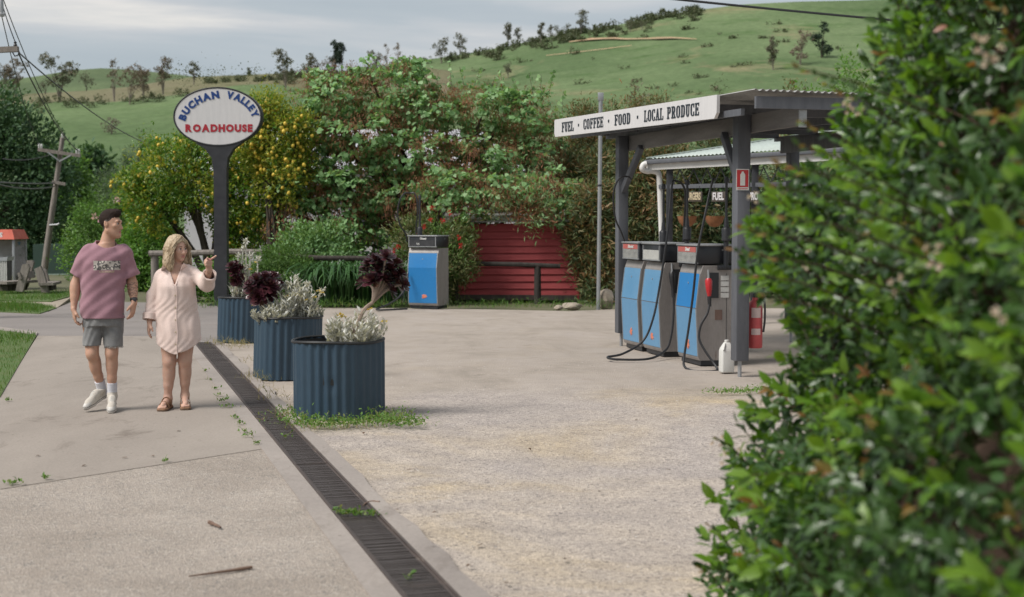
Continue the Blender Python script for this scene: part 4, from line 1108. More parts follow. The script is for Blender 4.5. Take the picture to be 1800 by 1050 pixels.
def silver(name, label, base, blobs, n, stems=(), flowers=(), tall=0, group=None):
    t = thing(name, label, 'plant', tuple(base), 0, group)
    mb = MB(); ps, ds, fs_ = [], [], []
    b0 = Vector(base)
    for i in range(n):
        bl = random.choice(blobs)
        c = Vector(bl[0]); r = Vector(bl[1])
        d = Vector(rvec(1)[0]); d.z = abs(d.z) * 1.1 - .2
        tip = c + Vector((d.x * r.x, d.y * r.y, d.z * r.z)) * random.uniform(.6, 1.08)
        root = Vector((c.x + (tip.x - c.x) * .3, c.y + (tip.y - c.y) * .3, b0.z))
        mb.tube([root, root.lerp(tip, .5) + Vector((0, 0, .03)), tip], [.004, .003, .002], 4)
        for k in range(13):
            f = .35 + .65 * k / 12
            p = root.lerp(tip, f)
            ps.append(p); a = random.uniform(0, 2 * PI)
            ds.append(Vector((math.cos(a), math.sin(a), .55 + f * .5)))
    for (p0, p1_, nl) in stems:
        p0, p1_ = Vector(p0), Vector(p1_)
        mid = p0.lerp(p1_, .5) + Vector((random.uniform(-.03, .03), 0, 0))
        mb.tube([p0, mid, p1_], [.011, .010, .009], 5)
        for k in range(nl):
            f = .15 + .85 * k / nl
            ps.append(p0.lerp(p1_, f)); a = k * 2.4
            ds.append(Vector((math.cos(a), math.sin(a), .5)))
        for k in range(34):
            ps.append(p1_ + Vector((random.uniform(-.025, .025), random.uniform(-.02, .02), random.uniform(-.02, .02)))); ds.append(Vector(rvec(1)[0]) + Vector((0, 0, .2)))
    tag(mb.build('stems', LM['silver'], t, world=True), kind='stuff')
    ps = np.array(ps); ds = np.array(ds)
    tag(link('leaves', leaf_mesh('leaves', 'narrow', ps, ds, rvec(len(ps)) * .5 + np.array([0, 0, 1]), .052 * (.6 + .8 * rng.random(len(ps))), LM['silver'], width=2.2), None, t, world=True), kind='stuff')
    for p in flowers:
        c = np.array(p); nn = 14; d = rvec(nn); d[:, 2] = np.abs(d[:, 2]) * .5
        link('flower', leaf_mesh('flower', 'quad', c + d * .012, d, rvec(nn) + np.array([0, 0, 1.]), .022, LM['yellow']), None, t, world=True)
    return t
def rel(x, y, Y): return at(x, y, Y)
# planter 1: silver mound on the right, bare soil on the left
zt = h1 - .1; Yc = c1.y
silver('silver_bush', 'low silver-leaved bush in the nearest planter', (c1.x + .1, Yc, zt), [(rel(608, 580, Yc - .05), (.15, .15, .17)), (rel(650, 575, Yc - .05), (.16, .18, .18)), (rel(630, 585, Yc - .15), (.2, .15, .12)), (rel(588, 585, Yc), (.08, .1, .16))], 120,
       flowers=[rel(*q, Yc - .1) for q in ((597, 556), (604, 558), (651, 545), (676, 566), (600, 554))])
# planter 2: wide silver mass hanging over the rim, taller at the right
zt = h2 - .1; Yc = c2.y
silver('silver_bush', 'wide silver-leaved bush spilling over the rim of the middle planter', (c2.x, Yc, zt), [(rel(465, 548, Yc - .2), (.16, .16, .15)), (rel(500, 535, Yc - .1), (.2, .2, .24)), (rel(535, 535, Yc), (.18, .2, .26)), (rel(520, 515, Yc), (.12, .15, .22)), (rel(552, 555, Yc), (.1, .12, .2)), (rel(480, 555, Yc - .3), (.16, .1, .1))], 210,
       stems=[(rel(518, 560, Yc), rel(521, 492, Yc), 20), (rel(545, 560, Yc), rel(566, 512, Yc), 18), (rel(500, 560, Yc), rel(503, 500, Yc), 18), (rel(535, 550, Yc), rel(540, 498, Yc), 18)],
       flowers=[rel(*q, Yc - .1) for q in ((560, 512), (567, 515), (540, 528), (523, 520), (446, 538), (552, 523), (505, 522))])
zt = h3 - .1; Yc = c3.y
silver('silver_bush', 'tall spiky silver-leaved bush in the farthest planter', (c3.x, Yc, zt), [(rel(418, 512, Yc), (.16, .16, .16)), (rel(440, 505, Yc), (.16, .18, .2)), (rel(428, 490, Yc), (.1, .12, .2))], 100,
       stems=[(rel(430, 520, Yc), rel(432, 424, Yc), 34), (rel(425, 520, Yc), rel(428, 436, Yc), 30), (rel(440, 520, Yc), rel(441, 448, Yc), 26), (rel(447, 520, Yc), rel(453, 456, Yc), 26), (rel(420, 520, Yc), rel(419, 450, Yc), 26), (rel(435, 520, Yc), rel(437, 470, Yc), 20)],
       flowers=[rel(*q, Yc - .1) for q in ((440, 474), (450, 462))])
# aeoniums: branching grey stems that end in dark rosettes
M['aeon_stem'] = surf('succulent_stem', (0.30, 0.23, 0.18), (0.20, 0.15, 0.12), scale=12, rough=.8, bmp=.4)
def rosette_mesh(nl, seed):
    r2 = np.random.default_rng(seed); ps, ds, ns, sz = [], [], [], []
    for i in range(nl):
        f = i / (nl - 1); a = i * 2.39996 + r2.normal() * .1
        el = 1.35 - f * 1.45
        d = np.array([math.cos(a) * math.cos(el), math.sin(a) * math.cos(el), math.sin(el)])
        ps.append([0, 0, .01 * (1 - f)]); ds.append(d)
        nn = np.array([-math.cos(a) * math.sin(el), -math.sin(a) * math.sin(el), math.cos(el)]); ns.append(nn)
        sz.append(.35 + .65 * f ** .6)
    return leaf_mesh('rosette', 'spoon', np.array(ps), np.array(ds), np.array(ns), np.array(sz), LM['aeon'], width=1.35)
ROS = [rosette_mesh(30, 1), rosette_mesh(24, 2), rosette_mesh(34, 3)]
def aeonium(label, root, fork, heads, r0, Yc):
    t = thing('dark_succulent', label, 'plant', tuple(root))
    fork = [Vector(f) for f in fork]
    tr = spline([root] + fork, 5)
    MB().tube(tr, [r0 * (1 - .25 * i / (len(tr) - 1)) for i in range(len(tr))], 7).build('stem', M['aeon_stem'], t, world=True)
    hub = fork[-1]
    cen = sum((Vector(h[0]) for h in heads), Vector()) / len(heads)
    for i, (p, s) in enumerate(heads):
        p = Vector(p)
        base_ = hub.lerp(cen, .55); br = spline([hub, base_.lerp(p, .35) + Vector((0, 0, -.03)) + (base_.lerp(p, .35) - base_) * .2, p], 4)
        MB().tube(br, [r0 * .55 * (1 - .3 * k / (len(br) - 1)) for k in range(len(br))], 6).build('branch', M['aeon_stem'], t, world=True)
        o = bpy.data.objects.new('rosette', ROS[i % 3]); o.parent = t; o.matrix_parent_inverse = mw(t).inverted()
        d = (p - hub.lerp(cen, .35)).normalized() + Vector((0, -.35, .25))
        o.location = p; o.rotation_mode = 'QUATERNION'; o.rotation_quaternion = d.to_track_quat('Z', 'Y'); o.scale = (s * 1.4,) * 3; C.objects.link(o)
Yc = c1.y
hd = []
for (x, y, s) in ((660, 458, .075), (678, 453, .08), (695, 464, .075), (645, 478, .075), (664, 476, .085), (684, 474, .085), (702, 482, .075), (640, 496, .07), (656, 494, .08), (676, 493, .08), (696, 499, .08), (708, 500, .065), (686, 510, .07), (668, 464, .08), (648, 466, .065), (690, 486, .08)):
    hd.append((at(x, y, Yc + random.uniform(-.14, .10)), s))
aeonium('purple-black succulent with a leaning bare stem in the nearest planter', at(617, 606, Yc - .1), [at(628, 570, Yc - .1), at(640, 545, Yc - .08), at(655, 532, Yc - .05)], hd, .022, Yc)
Yc = c2.y
hd = []
for (x, y, s) in ((441, 502, .08), (452, 493, .09), (466, 490, .09), (480, 488, .085), (446, 514, .085), (460, 506, .10), (475, 503, .095), (489, 500, .08), (455, 522, .09), (470, 518, .09), (485, 512, .07), (436, 510, .06)):
    hd.append((at(x, y, Yc - .1 + random.uniform(-.14, .10)), s))
aeonium('purple-black succulent at the left of the middle planter', at(478, 566, Yc - .1), [at(474, 548, Yc - .12), at(468, 530, Yc - .1)], hd, .02, Yc)
Yc = c3.y
hd = [(at(x, y, Yc + random.uniform(-.1, .1)), s) for (x, y, s) in ((408, 469, .085), (416, 466, .09), (423, 473, .08), (412, 478, .08), (421, 490, .09), (414, 494, .07))]
aeonium('small purple-black succulent in the farthest planter', at(416, 526, Yc - .05), [at(417, 510, Yc - .05), at(416, 495, Yc)], hd, .016, Yc)

# weeds round the planters and along the joints
def weeds(label, spots, n, h, mat, spread, kind='oval', name='weeds'):
    P = []
    for (x, y, r) in spots:
        g = G(x, y)
        k = int(n * r)
        P.append(np.stack([g.x + rng.normal(size=k) * spread * r * 1.4, g.y + rng.normal(size=k) * spread * r, np.abs(rng.normal(size=k)) * h * .55 + .008], 1))
    P = np.concatenate(P); m = len(P)
    ax = rvec(m); ax[:, 2] = np.abs(ax[:, 2]) + .25
    return tag(link(name, leaf_mesh(name, kind, P, ax, rvec(m) * .6 + np.array([0, 0, 1.]), (.028 if kind == 'oval' else h) * (.6 + .8 * rng.random(m)), mat, width=1.0 if kind == 'oval' else 1.6)), label, kind='stuff')
weeds('low green weeds round the foot of the nearest planter', [(508, 731, .9), (518, 742, .9), (535, 748, 1), (555, 752, 1), (575, 752, 1.1), (600, 751, 1.1), (625, 750, 1.1), (650, 748, 1.2), (675, 745, 1.2), (695, 746, 1.2), (712, 750, .9), (683, 736, 1.2), (722, 752, .6)], 170, .065, LM['weed'], .075)
weeds('thin weeds in the joint beside the drain', [(378, 686, .5), (384, 698, .5), (392, 708, .6), (401, 718, .9), (398, 704, .4), (412, 738, .5), (420, 748, .5), (430, 762, .5), (438, 770, .5), (450, 783, .5), (368, 670, .4), (362, 655, .4)], 34, .022, LM['weed'], .03)
weeds('dry grass at the foot of the far planters', [(400, 607, 1.2), (425, 609, 1.2), (388, 606, .8), (412, 613, 1), (440, 640, .5), (446, 668, .6), (452, 672, .6), (470, 690, .5), (485, 705, .5), (500, 738, .6)], 90, .065, LM['straw'], .10, 'blade')
weeds('dry grass fringe between the kerb and the gravel', [(560, 757, 1), (540, 760, 1), (600, 758, 1), (640, 757, 1), (520, 752, .8), (515, 722, .6)], 60, .035, LM['straw'], .06, 'blade')
weeds('small weeds growing up through the grate', [(600, 905, .5), (612, 908, .5), (628, 909, .5), (655, 909, .5), (505, 772, .3), (720, 1022, .3)], 60, .03, LM['weed'], .03)
weeds('weeds along the front edge of the bowser slab', [(1262, 693, .9), (1285, 693, .9), (1310, 692, 1.2), (1330, 690, 1.2), (1345, 688, 1)], 90, .04, LM['weed'], .06)
weeds('weeds at the joint on the left of the path', [(24, 854, .6), (80, 845, .25), (290, 814, .2), (14, 707, .3)], 70, .02, LM['weed'], .03)
# sparse grass along the far edge of the yard
far = [(x, 541 + 1.5 * math.sin(x * .05), 1.0) for x in range(455, 720, 16)] + [(x, 541.5, 1.0) for x in range(800, 1090, 14)] + [(x, 540, 1.2) for x in range(340, 440, 14)]
weeds('green grass along the far edge of the yard', far, 45, .11, M['grass'], .22, 'blade', 'grass')
# twigs and fallen leaves
M['twig'] = surf('brown_twig', (0.20, 0.125, 0.09), (0.12, 0.075, 0.055), scale=20, rough=.9)
def stick(label, pts, r):
    P = [G(x, y) + Vector((0, 0, r * .9 + .004)) for x, y in pts]
    P = spline(P, 4)
    o = MB().tube(P, [r * (1 - .6 * i / (len(P) - 1)) * random.uniform(.85, 1.15) for i in range(len(P))], 6).build('fallen_twig', M['twig'])
    o.data.transform(Matrix.Translation(-P[0])); o.location = P[0]
    tag(o, label, 'twig')
stick('long thin fallen twig on the aggregate paving', [(443, 1002), (410, 1007), (375, 1012), (332, 1018)], .010)
stick('short stubby fallen twig above the long one', [(368, 923), (378, 927), (388, 932)], .013)
stick('small forked twig lying across the kerb strip', [(667, 886), (652, 885), (643, 888), (638, 892)], .008)
lv = []
for (x, y) in ((271, 805), (225, 807), (61, 804), (152, 820), (455, 735), (461, 738), (470, 741), (725, 828), (1053, 868), (990, 985), (655, 757), (640, 762), (700, 900), (890, 1030), (820, 1000), (760, 905), (850, 960), (930, 790), (1050, 760), (1180, 830), (1120, 740), (310, 760), (180, 668)):
    g = G(x, y); lv.append((g.x, g.y, .012))
lv = np.array(lv)
tag(link('fallen_leaves', leaf_mesh('fallen_leaves', 'oval', lv, rvec(len(lv)) * np.array([1, 1, .25]), np.tile([0, 0, 1.], (len(lv), 1)), .045, leafmat('dead_leaves', [(0.05, 0.03, 0.02), (0.12, 0.07, 0.04), (0.09, 0.06, 0.04)], .8, .1), width=1.2)), 'scattered dead leaves on the paving and gravel', kind='stuff')

# --- bowsers (fuel pumps)
def blue_mat(name, c, fade):
    return surf(name, c, tuple(a * .55 + b_ * .45 for a, b_ in zip(c, fade)), scale=1.6, rough=.45, wear=(0.33, 0.35, 0.37), wearlev=.74, wscale=14, fine=.06)
M['blue_new'] = blue_mat('bright_blue_panel', (0.010, 0.155, 0.40), (0.02, 0.17, 0.38))
M['blue_old'] = blue_mat('faded_blue_panel', (0.085, 0.225, 0.385), (0.15, 0.28, 0.41))
M['steel'] = surf('brushed_stainless', (0.30, 0.28, 0.265), (0.22, 0.20, 0.19), scale=3, rough=.42, metal=.25, wear=(0.13, 0.085, 0.065), wearlev=.68, wscale=5, stretch=(1, 1, .3))
M['head_black'] = surf('bowser_head', (0.012, 0.014, 0.018), (0.02, 0.021, 0.025), rough=.4)
M['head_grey'] = surf('sky_reflection_display', (0.30, 0.30, 0.29), (0.17, 0.172, 0.17), scale=9, rough=.25, stretch=(1, 1, 2))  # sky mirrored in the glass, put in as a lighter grey
M['head_white'] = surf('pale_sky_display', (0.48, 0.48, 0.46), (0.34, 0.34, 0.33), scale=5, rough=.25)  # pale glass, with the sky's reflection added to its colour
M['faded_red'] = surf('faded_red_band', (0.40, 0.085, 0.075), (0.36, 0.11, 0.10), rough=.4)
M['orange_decal'] = surf('peeling_decal', (0.55, 0.10, 0.05), (0.55, 0.25, 0.16), scale=30, rough=.6)
M['label_white'] = surf('sticker_white', (0.58, 0.58, 0.56), (0.5, 0.5, 0.48), rough=.5)
def bowser(label, loc, rz, blue, band, glass, upper=None, tall=1.0, split=.676, nozzle=False, text='', single=False):
    t = thing('fuel_pump', label, 'fuel pump', loc, rz, 'old blue fuel pumps')
    Wd, D = .665, .43
    sideprof = [(-D / 2 + .015, 0.06), (-D / 2, .09), (-D / 2 - .03, split), (-D / 2 + .02, 1.10), (-D / 2 + .05, 1.185), (D / 2, 1.185), (D / 2, .06)]
    # body shell: side outline extruded across the width
    R90 = Matrix.Rotation(PI / 2, 4, 'Z')
    mb = MB(); mb.prism([(y, z) for y, z in sideprof], Wd, T=Matrix(((0, 1, 0, 0), (1, 0, 0, 0), (0, 0, 1, 0), (0, 0, 0, 1))))
    mb.build('body', M['steel'], t, smooth=False)
    mb = MB(); mb.box((0, 0.01, .03), (Wd - .05, D - .05, .06)); mb.build('plinth', M['head_black'], t, smooth=False)
    def panel(z0, z1, nm, mat, proud=.008):
        def yy(z): return np.interp(z, [.09, split, 1.10], [-D / 2, -D / 2 - .03, -D / 2 + .02])
        a, b_ = yy(z0), yy(z1); w_ = Wd / 2 - .022
        mb = MB()
        vs = [(-w_, a - proud, z0), (w_, a - proud, z0), (w_, b_ - proud, z1), (-w_, b_ - proud, z1), (-w_, a + .004, z0), (w_, a + .004, z0), (w_, b_ + .004, z1), (-w_, b_ + .004, z1)]
        mb.add(vs, [(0, 1, 2, 3), (4, 7, 6, 5), (0, 4, 5, 1), (2, 6, 7, 3), (1, 5, 6, 2), (0, 3, 7, 4)])
        mb.build(nm, mat, t, smooth=False)
        for s in (-1, 1):
            mb = MB(); mb.bar((s * (w_ + .010), a - proud * .6, z0), (s * (w_ + .010), b_ - proud * .6, z1), .014, .012, up=(0, 1, 0)); mb.build('trim_strip', M['galv'], t, smooth=False)
        return yy
    if single:
        yy = panel(.11, .80, 'lower_panel', blue); panel(.8005, 1.085, 'upper_panel', blue)
    else:
        yy = panel(.11, split - .006, 'lower_panel', blue)
        panel(split + .006, 1.085, 'upper_panel', upper or blue)
    # peeling orange flower decal
    c = np.array([.03, yy(.24) - .012, .24]); nn = 10
    a = np.linspace(0, 2 * PI, nn, endpoint=False) + rng.normal(size=nn) * .2
    dd = np.stack([np.cos(a), np.zeros(nn), np.sin(a)], 1)
    link('decal', leaf_mesh('decal', 'quad', np.tile(c, (nn, 1)), dd, np.tile([0, -1., 0], (nn, 1)), .07 * (.5 + .6 * rng.random(nn)), M['orange_decal'], width=.8, smooth=False), None, t)
    # lock on the upper panel
    mb = MB(); mb.lathe([(0, 0), (.010, 0), (.012, .008), (0, .01)], 10, T=Matrix.Translation((.0, yy(.97) - .006, .97)) @ Matrix.Rotation(PI / 2, 4, 'X')); mb.build('lock', M['galv'], t)
    # head
    z0, z1 = 1.20, 1.415; hd_ = D + .03
    mb = MB(); mb.box((0, 0, (z0 + z1) / 2), (Wd - .02, hd_, z1 - z0), bev=.012); hb = mb.build('head', M['head_black'], t)
    mb = MB(); mb.box((0, -.005, z1 + .008), (Wd + .01, hd_ + .03, .022), bev=.005); mb.build('head_cap', M['galv'], t)
    fy = -hd_ / 2 - .003
    mb = MB(); mb.box((-.01, fy, (z0 + z1) / 2 - .03), (Wd - .10, .012, .125)); mb.build('display', glass, t, smooth=False)
    if band is not None:
        mb = MB(); mb.box((-.01, fy - .002, z1 - .045), (Wd - .10, .012, .062)); mb.build('fuel_band', band, t, smooth=False)
    mb = MB(); mb.box((0, fy, z0 + .012), (Wd - .03, .016, .016)); mb.build('display_sill', M['galv'], t, smooth=False)
    for s in (-1, 1):
        mb = MB(); mb.box((s * (Wd / 2 - .030) - .01 * (s > 0), fy - .001, (z0 + z1) / 2), (.016, .014, z1 - z0 - .03)); mb.build('display_frame', M['galv'], t, smooth=False)
    mb = MB(); mb.box((Wd / 2 - .007, .08, z1 - .05), (.012, .016, .016)); mb.build('head_lock', M['galv'], t, smooth=False)
    if text:
        me = text_mesh(text, .055, .002, .002); me.materials.append(M['label_white'])
        o = link('lettering', me, None, t); o.matrix_basis = Matrix.Translation((.02, fy - .0105, z1 - .045)) @ RX
    return t
def hose_mast(t, base, h, r=.016, can=True):
    "spring-loaded mast that holds the hose up; base in pump coordinates"
    b = Vector(base)
    mb = MB()
    if can: mb.lathe([(.040, 0), (.052, .01), (.054, .14), (.05, .15), (.03, .17), (.022, .26), (.018, .28)], 16, T=Matrix.Translation(b))
    mb.tube([b + Vector((0, 0, .0)), b + Vector((0, 0, h))], r, 8)
    mb.lathe([(0, -.03), (.028, -.03), (.030, .01), (.02, .035), (0, .04)], 12, T=Matrix.Translation(b + Vector((0, 0, h))))
    return mb.build('hose_mast', M['dark_metal'], t)
def hose(t, pts, r=.0145, world=True):
    P = spline(pts, 10)
    return MB().tube(P, r, 8).build('hose', M['black_rubber'], t, world=world)
def nozzle_parts(t, p, d, mat, world=True):
    "nozzle whose spout points along d at p (world)"
    p = Vector(p); d = Vector(d).normalized()
    MB().tube([p + d * .05, p + d * .12, p + d * .19], [.016, .012, .010], 8).build('spout', M['galv'], t, world=world)
    MB().tube([p + d * .09, p + d * .06, p - d * .04, p - d * .12], [.030, .045, .038, .022], 10).build('nozzle_grip', mat, t, world=world)
    MB().tube([p - d * .12, p - d * .2, p - d * .24], [.024, .022, .020], 8).build('swivel', M['black_rubber'], t, world=world)
RV = Vector((-.254, .967, 0))                   # direction of the bowser row, away from the camera
NV = Vector((-.967, -.254, 0))                  # the way the blue faces look
rzp = math.atan2(-.967, .254)
def face_corner(x, y):                          # near bottom-left corner of the blue face -> pump centre
    g = G(x, y)
    return g - RV * .3325 - NV * .215
cA = face_corner(1192, 634); cB = face_corner(1131, 619); cC = face_corner(1096, 610)
pA = bowser('nearest bowser of the row, bright upper panel and red nozzle on its side', tuple(cA), rzp, M['blue_old'], M['faded_red'], M['head_grey'], upper=M['blue_new'], text='Diesel')
pB = bowser('middle bowser of the row, with pale display and looped hose', tuple(cB), rzp, M['blue_old'], None, M['head_white'], text='')
pC = bowser('farthest bowser of the row, beside the left canopy post', tuple(cC), rzp, M['blue_old'], M['faded_red'], M['head_grey'], text='Unleaded')
pD_c = G(752, 543) + Vector((0, .25, 0))
pD = bowser('lone bright blue bowser in front of the bottlebrush bush', tuple(pD_c), R_(-26), M['blue_new'], None, M['glass_dark'], text='Diesel', split=.80, single=True)
# the lone pump has printed figures on its dark display
me = text_mesh('105', .05, .001, .001); me.materials.append(M['label_white'])
o = link('lettering', me, None, pD); o.matrix_basis = Matrix.Translation((-.10, -.243, 1.265)) @ RX
# side gear of the nearest pump: black conduit, nozzle boot, price stickers, plate
def side_gear(t, col, stickers=True):
    x = .3325
    mb = MB(); mb.box((x + .006, -.03, .95), (.012, .11, .30)); mb.build('nozzle_boot', M['head_black'], t, smooth=False)
    mb = MB(); mb.box((x + .03, .10, 1.16), (.06, .18, .055), bev=.006); mb.build('hose_box', M['head_black'], t)
    mb = MB(); mb.tube([(x + .045, .10, 1.16), (x + .045, .10, 1.47)], .030, 10); mb.build('conduit', M['head_black'], t)
    if stickers:
        for k in range(4):
            mb = MB(); mb.box((x + .005, .105, 1.035 - k * .068), (.010, .10, .055)); mb.build('price_card', M['label_white'], t, smooth=False)
        mb = MB(); mb.box((x + .003, .03, .60), (.006, .09, .12)); mb.build('rating_plate', surf('brown_plate', (0.16, 0.10, 0.08), rough=.6), t, smooth=False)
        mb = MB(); mb.box((x + .002, .13, .59), (.004, .004, 1.0)); mb.build('panel_seam', M['head_black'], t, smooth=False)
side_gear(pA, None); side_gear(pB, None, False)
for t in (pA, pB): hose_mast(t, (.3775, .10, 1.47), .72)
hose_mast(pC, (.28, .12, 1.42), .74)
hose_mast(pD, (-.22, .05, 1.43), .76, r=.022)
YA = cA.y
hose(pA, [at(1257, 316, YA - .3), at(1252, 320, YA - .35), at(1240, 375, YA - .45), at(1227, 440, YA - .5), at(1218, 520, YA - .5), at(1210, 580, YA - .5), at(1203, 625, YA - .52), at(1203, 644, YA - .6), at(1218, 652, YA - .75), at(1250, 653, YA - .82), at(1261, 650, YA - .8), at(1254, 638, YA - .72), at(1238, 615, YA - .66), at(1229, 595, YA - .62), at(1232, 572, YA - .6), at(1243, 552, YA - .58), at(1247, 536, YA - .55)])
nozzle_parts(pA, at(1246, 503, YA - .52), (-.04, 0.06, 1), M['red_plastic'])
YB = cB.y
hose(pB, [at(1188, 318, YB - .3), at(1182, 322, YB - .35), at(1178, 360, YB - .42), at(1172, 420, YB - .5), at(1160, 500, YB - .55), at(1148, 560, YB - .6), at(1130, 600, YB - .62), at(1095, 622, YB - .75), at(1068, 628, YB - .85), at(1085, 632, YB - 1.0), at(1140, 631, YB - .95), at(1170, 616, YB - .6), at(1180, 590, YB - .5), at(1184, 550, YB - .42), at(1184, 520, YB - .38)])
nozzle_parts(pB, at(1182, 490, YB - .36), (-.05, .05, 1), M['black_rubber'])
hose(pB, [at(1190, 318, YB - .3), at(1200, 325, YB - .2), at(1205, 345, YB - .12), at(1203, 390, YB - .05), at(1201, 425, YB)])
YC = cC.y
hose(pC, [at(1110, 316, YC - .2), at(1104, 311, YC - .25), at(1092, 312, YC - .3), at(1082, 325, YC - .32), at(1078, 350, YC - .3), at(1082, 385, YC - .25), at(1092, 408, YC - .2), at(1098, 424, YC - .12)], .012)
YD = pD_c.y
hose(pD, [at(722, 340, YD), at(712, 340, YD - .05), at(703, 352, YD - .1), at(699, 375, YD - .1), at(703, 395, YD - .08), at(713, 412, YD - .02), at(716, 425, YD)], .016)
hose(pD, [at(722, 340, YD), at(728, 340, YD - .02), at(733, 352, YD - .03), at(734, 375, YD - .03), at(732, 395, YD), at(731, 412, YD + .02)], .016)
hose(pD, [at(717, 480, YD - .15), at(713, 505, YD - .3), at(702, 522, YD - .45), at(685, 534, YD - .6), at(668, 541, YD - .75), at(662, 544.5, YD - .95), at(678, 545, YD - 1.0), at(716, 543, YD - .8)], .018)

# --- fuel canopy
cp_base = G(1300, 661)
pr = cp_base.copy(); pl_ = G(1092, 607)
cano = thing('fuel_canopy', 'grey timber fuel canopy with a corrugated roof over the bowsers', 'canopy', tuple(pr))
BT = 2.87
def child_world(o, parent):
    o.parent = parent; o.matrix_parent_inverse = mw(parent).inverted()
def post2(b, wdt, top, foot=.17):
    R = Matrix.Rotation(rzp, 3, 'Z')
    o = MB().box((b.x, b.y, (foot + top) / 2), (wdt, wdt, top - foot), R, bev=.012).build('post', M['grey_paint'], cano, world=True)
    s = MB().tube([(b.x, b.y, -.02), (b.x, b.y, foot + .05)], .022, 8).build('post_stirrup', M['galv'])
    s.parent = o; s.matrix_parent_inverse = mw(o).inverted()
    return o
post2(pr, .155, BT); post2(pl_, .145, BT)
cross = -NV                                       # to the right of the row
RWID = 3.2
for b in (pr, pl_):
    post2(b + cross * 2.55, .145, BT)
def beam(a, b, z0, z1, w_, nm='beam', mat='grey_paint'):
    a = Vector(a); b = Vector(b); zc_ = (z0 + z1) / 2
    return MB().bar((a.x, a.y, zc_), (b.x, b.y, zc_), w_, z1 - z0, bev=.006).build(nm, M[mat], cano, world=True)
ea, eb = pr - RV * 1.25, pl_ + RV * .15
sh = cross * .105
beam(ea + sh, eb + sh, BT - .2, BT, .05, mat='grey_timber')
beam(ea - sh * 0 + cross * 2.45, eb + cross * 2.45, BT - .2, BT, .05)
MB().box(tuple((ea + sh - RV * .012) + Vector((0, 0, BT - .105))), (.085, .02, .225), Matrix.Rotation(rzp + PI / 2, 3, 'Z')).build('beam_cap', M['galv'], cano, smooth=False, world=True)
# braces
for b, sgn in ((pr, 1), (pl_, -1)):
    a_ = b + RV * (.05 * sgn) + Vector((0, 0, 2.12)); e_ = b + RV * (.62 * sgn) + sh * .5 + Vector((0, 0, BT - .18))
    MB().bar(a_, e_, .07, .085, bev=.004).build('brace', M['grey_paint'], cano, world=True)
# rafters across, roof sheet above
r0 = ea - RV * .05 + NV * .43; r1 = eb + RV * .85 + NV * .43
Lr = (r1 - r0).length
def roofz(s): return 2.955 + .10 * s / Lr
for k in range(6):
    s = .0 + (Lr - .1) * k / 5
    a_ = r0 + RV * s; b_ = a_ + cross * RWID
    z = roofz(s) - .065
    MB().bar((a_.x, a_.y, z), (b_.x, b_.y, z), .045, .12).build('rafter', M['grey_paint'], cano, smooth=False, world=True)
for k in (0.02, .55, 1.6, RWID - .02):
    a_ = r0 + cross * k + RV * .35; b_ = r1 + cross * k
    MB().bar((a_.x, a_.y, roofz(0) - .135), (b_.x, b_.y, roofz(Lr) - .135), .04, .07).build('purlin', M['grey_paint'], cano, smooth=False, world=True)
M['roof'] = surf('weathered_zinc', (0.30, 0.30, 0.295), (0.20, 0.20, 0.195), scale=2, rough=.5, metal=.3, wear=(0.14, 0.09, 0.06), wearlev=.66)
def corrugated(name, origin, u, v, lu, lv, pitch, amp, mat, parent, zf):
    "sheet whose ridges run along v; waves along u"
    nu = int(lu / pitch * 8); nv = 2
    vs = []
    for j in range(nv):
        for i in range(nu + 1):
            s = lu * i / nu
            p = origin + u * s + v * (lv * j / (nv - 1))
            vs.append((p.x, p.y, zf(s, lv * j) + amp * math.sin(2 * PI * s / pitch)))
    fs = [(i, i + 1, nu + 2 + i, nu + 1 + i) for i in range(nu)]
    o = MB().add(vs, fs).build(name, mat, parent, smooth='all', world=True)
    m = o.modifiers.new('thickness', 'SOLIDIFY'); m.thickness = .003
    return o
corrugated('roof_sheet', r0 - RV * .06 - cross * .04, cross, RV, RWID + .1, Lr + .1, .076, .012, M['roof'], cano, lambda s, r: 3.01 + .10 * (r / Lr) - .012 * s)
# sign board along the roof edge
sa = at(1262.5, 187.5, 15.0); sb = at(976.5, 226, 20.45)
sgd = thing('fascia_sign', 'long white board lettered fuel, coffee, food, local produce on the canopy edge', 'sign', (sa.x, sa.y, sa.z))
u = (sb - sa); Ls = u.length; u.normalize()
nrm = Vector((u.y, -u.x, 0)).normalized() * -1
if nrm.x > 0: nrm = -nrm
upv = nrm.cross(u).normalized()
if upv.z < 0: upv = -upv
# board frame: x from the far (left) end towards the near (right) end
Ms = Matrix.Translation(sb) @ Matrix((-u, -nrm, upv)).transposed().to_4x4()
hb_ = .245 / 2
o = MB().prism([(.02, hb_), (Ls, hb_), (Ls, -hb_ + .06), (Ls - .06, -hb_), (.04, -hb_), (0, -hb_ + .05), (0, hb_ - .02)], .035).build('board', M['sign_white'], sgd, smooth=False, world=True); o.matrix_basis = Ms
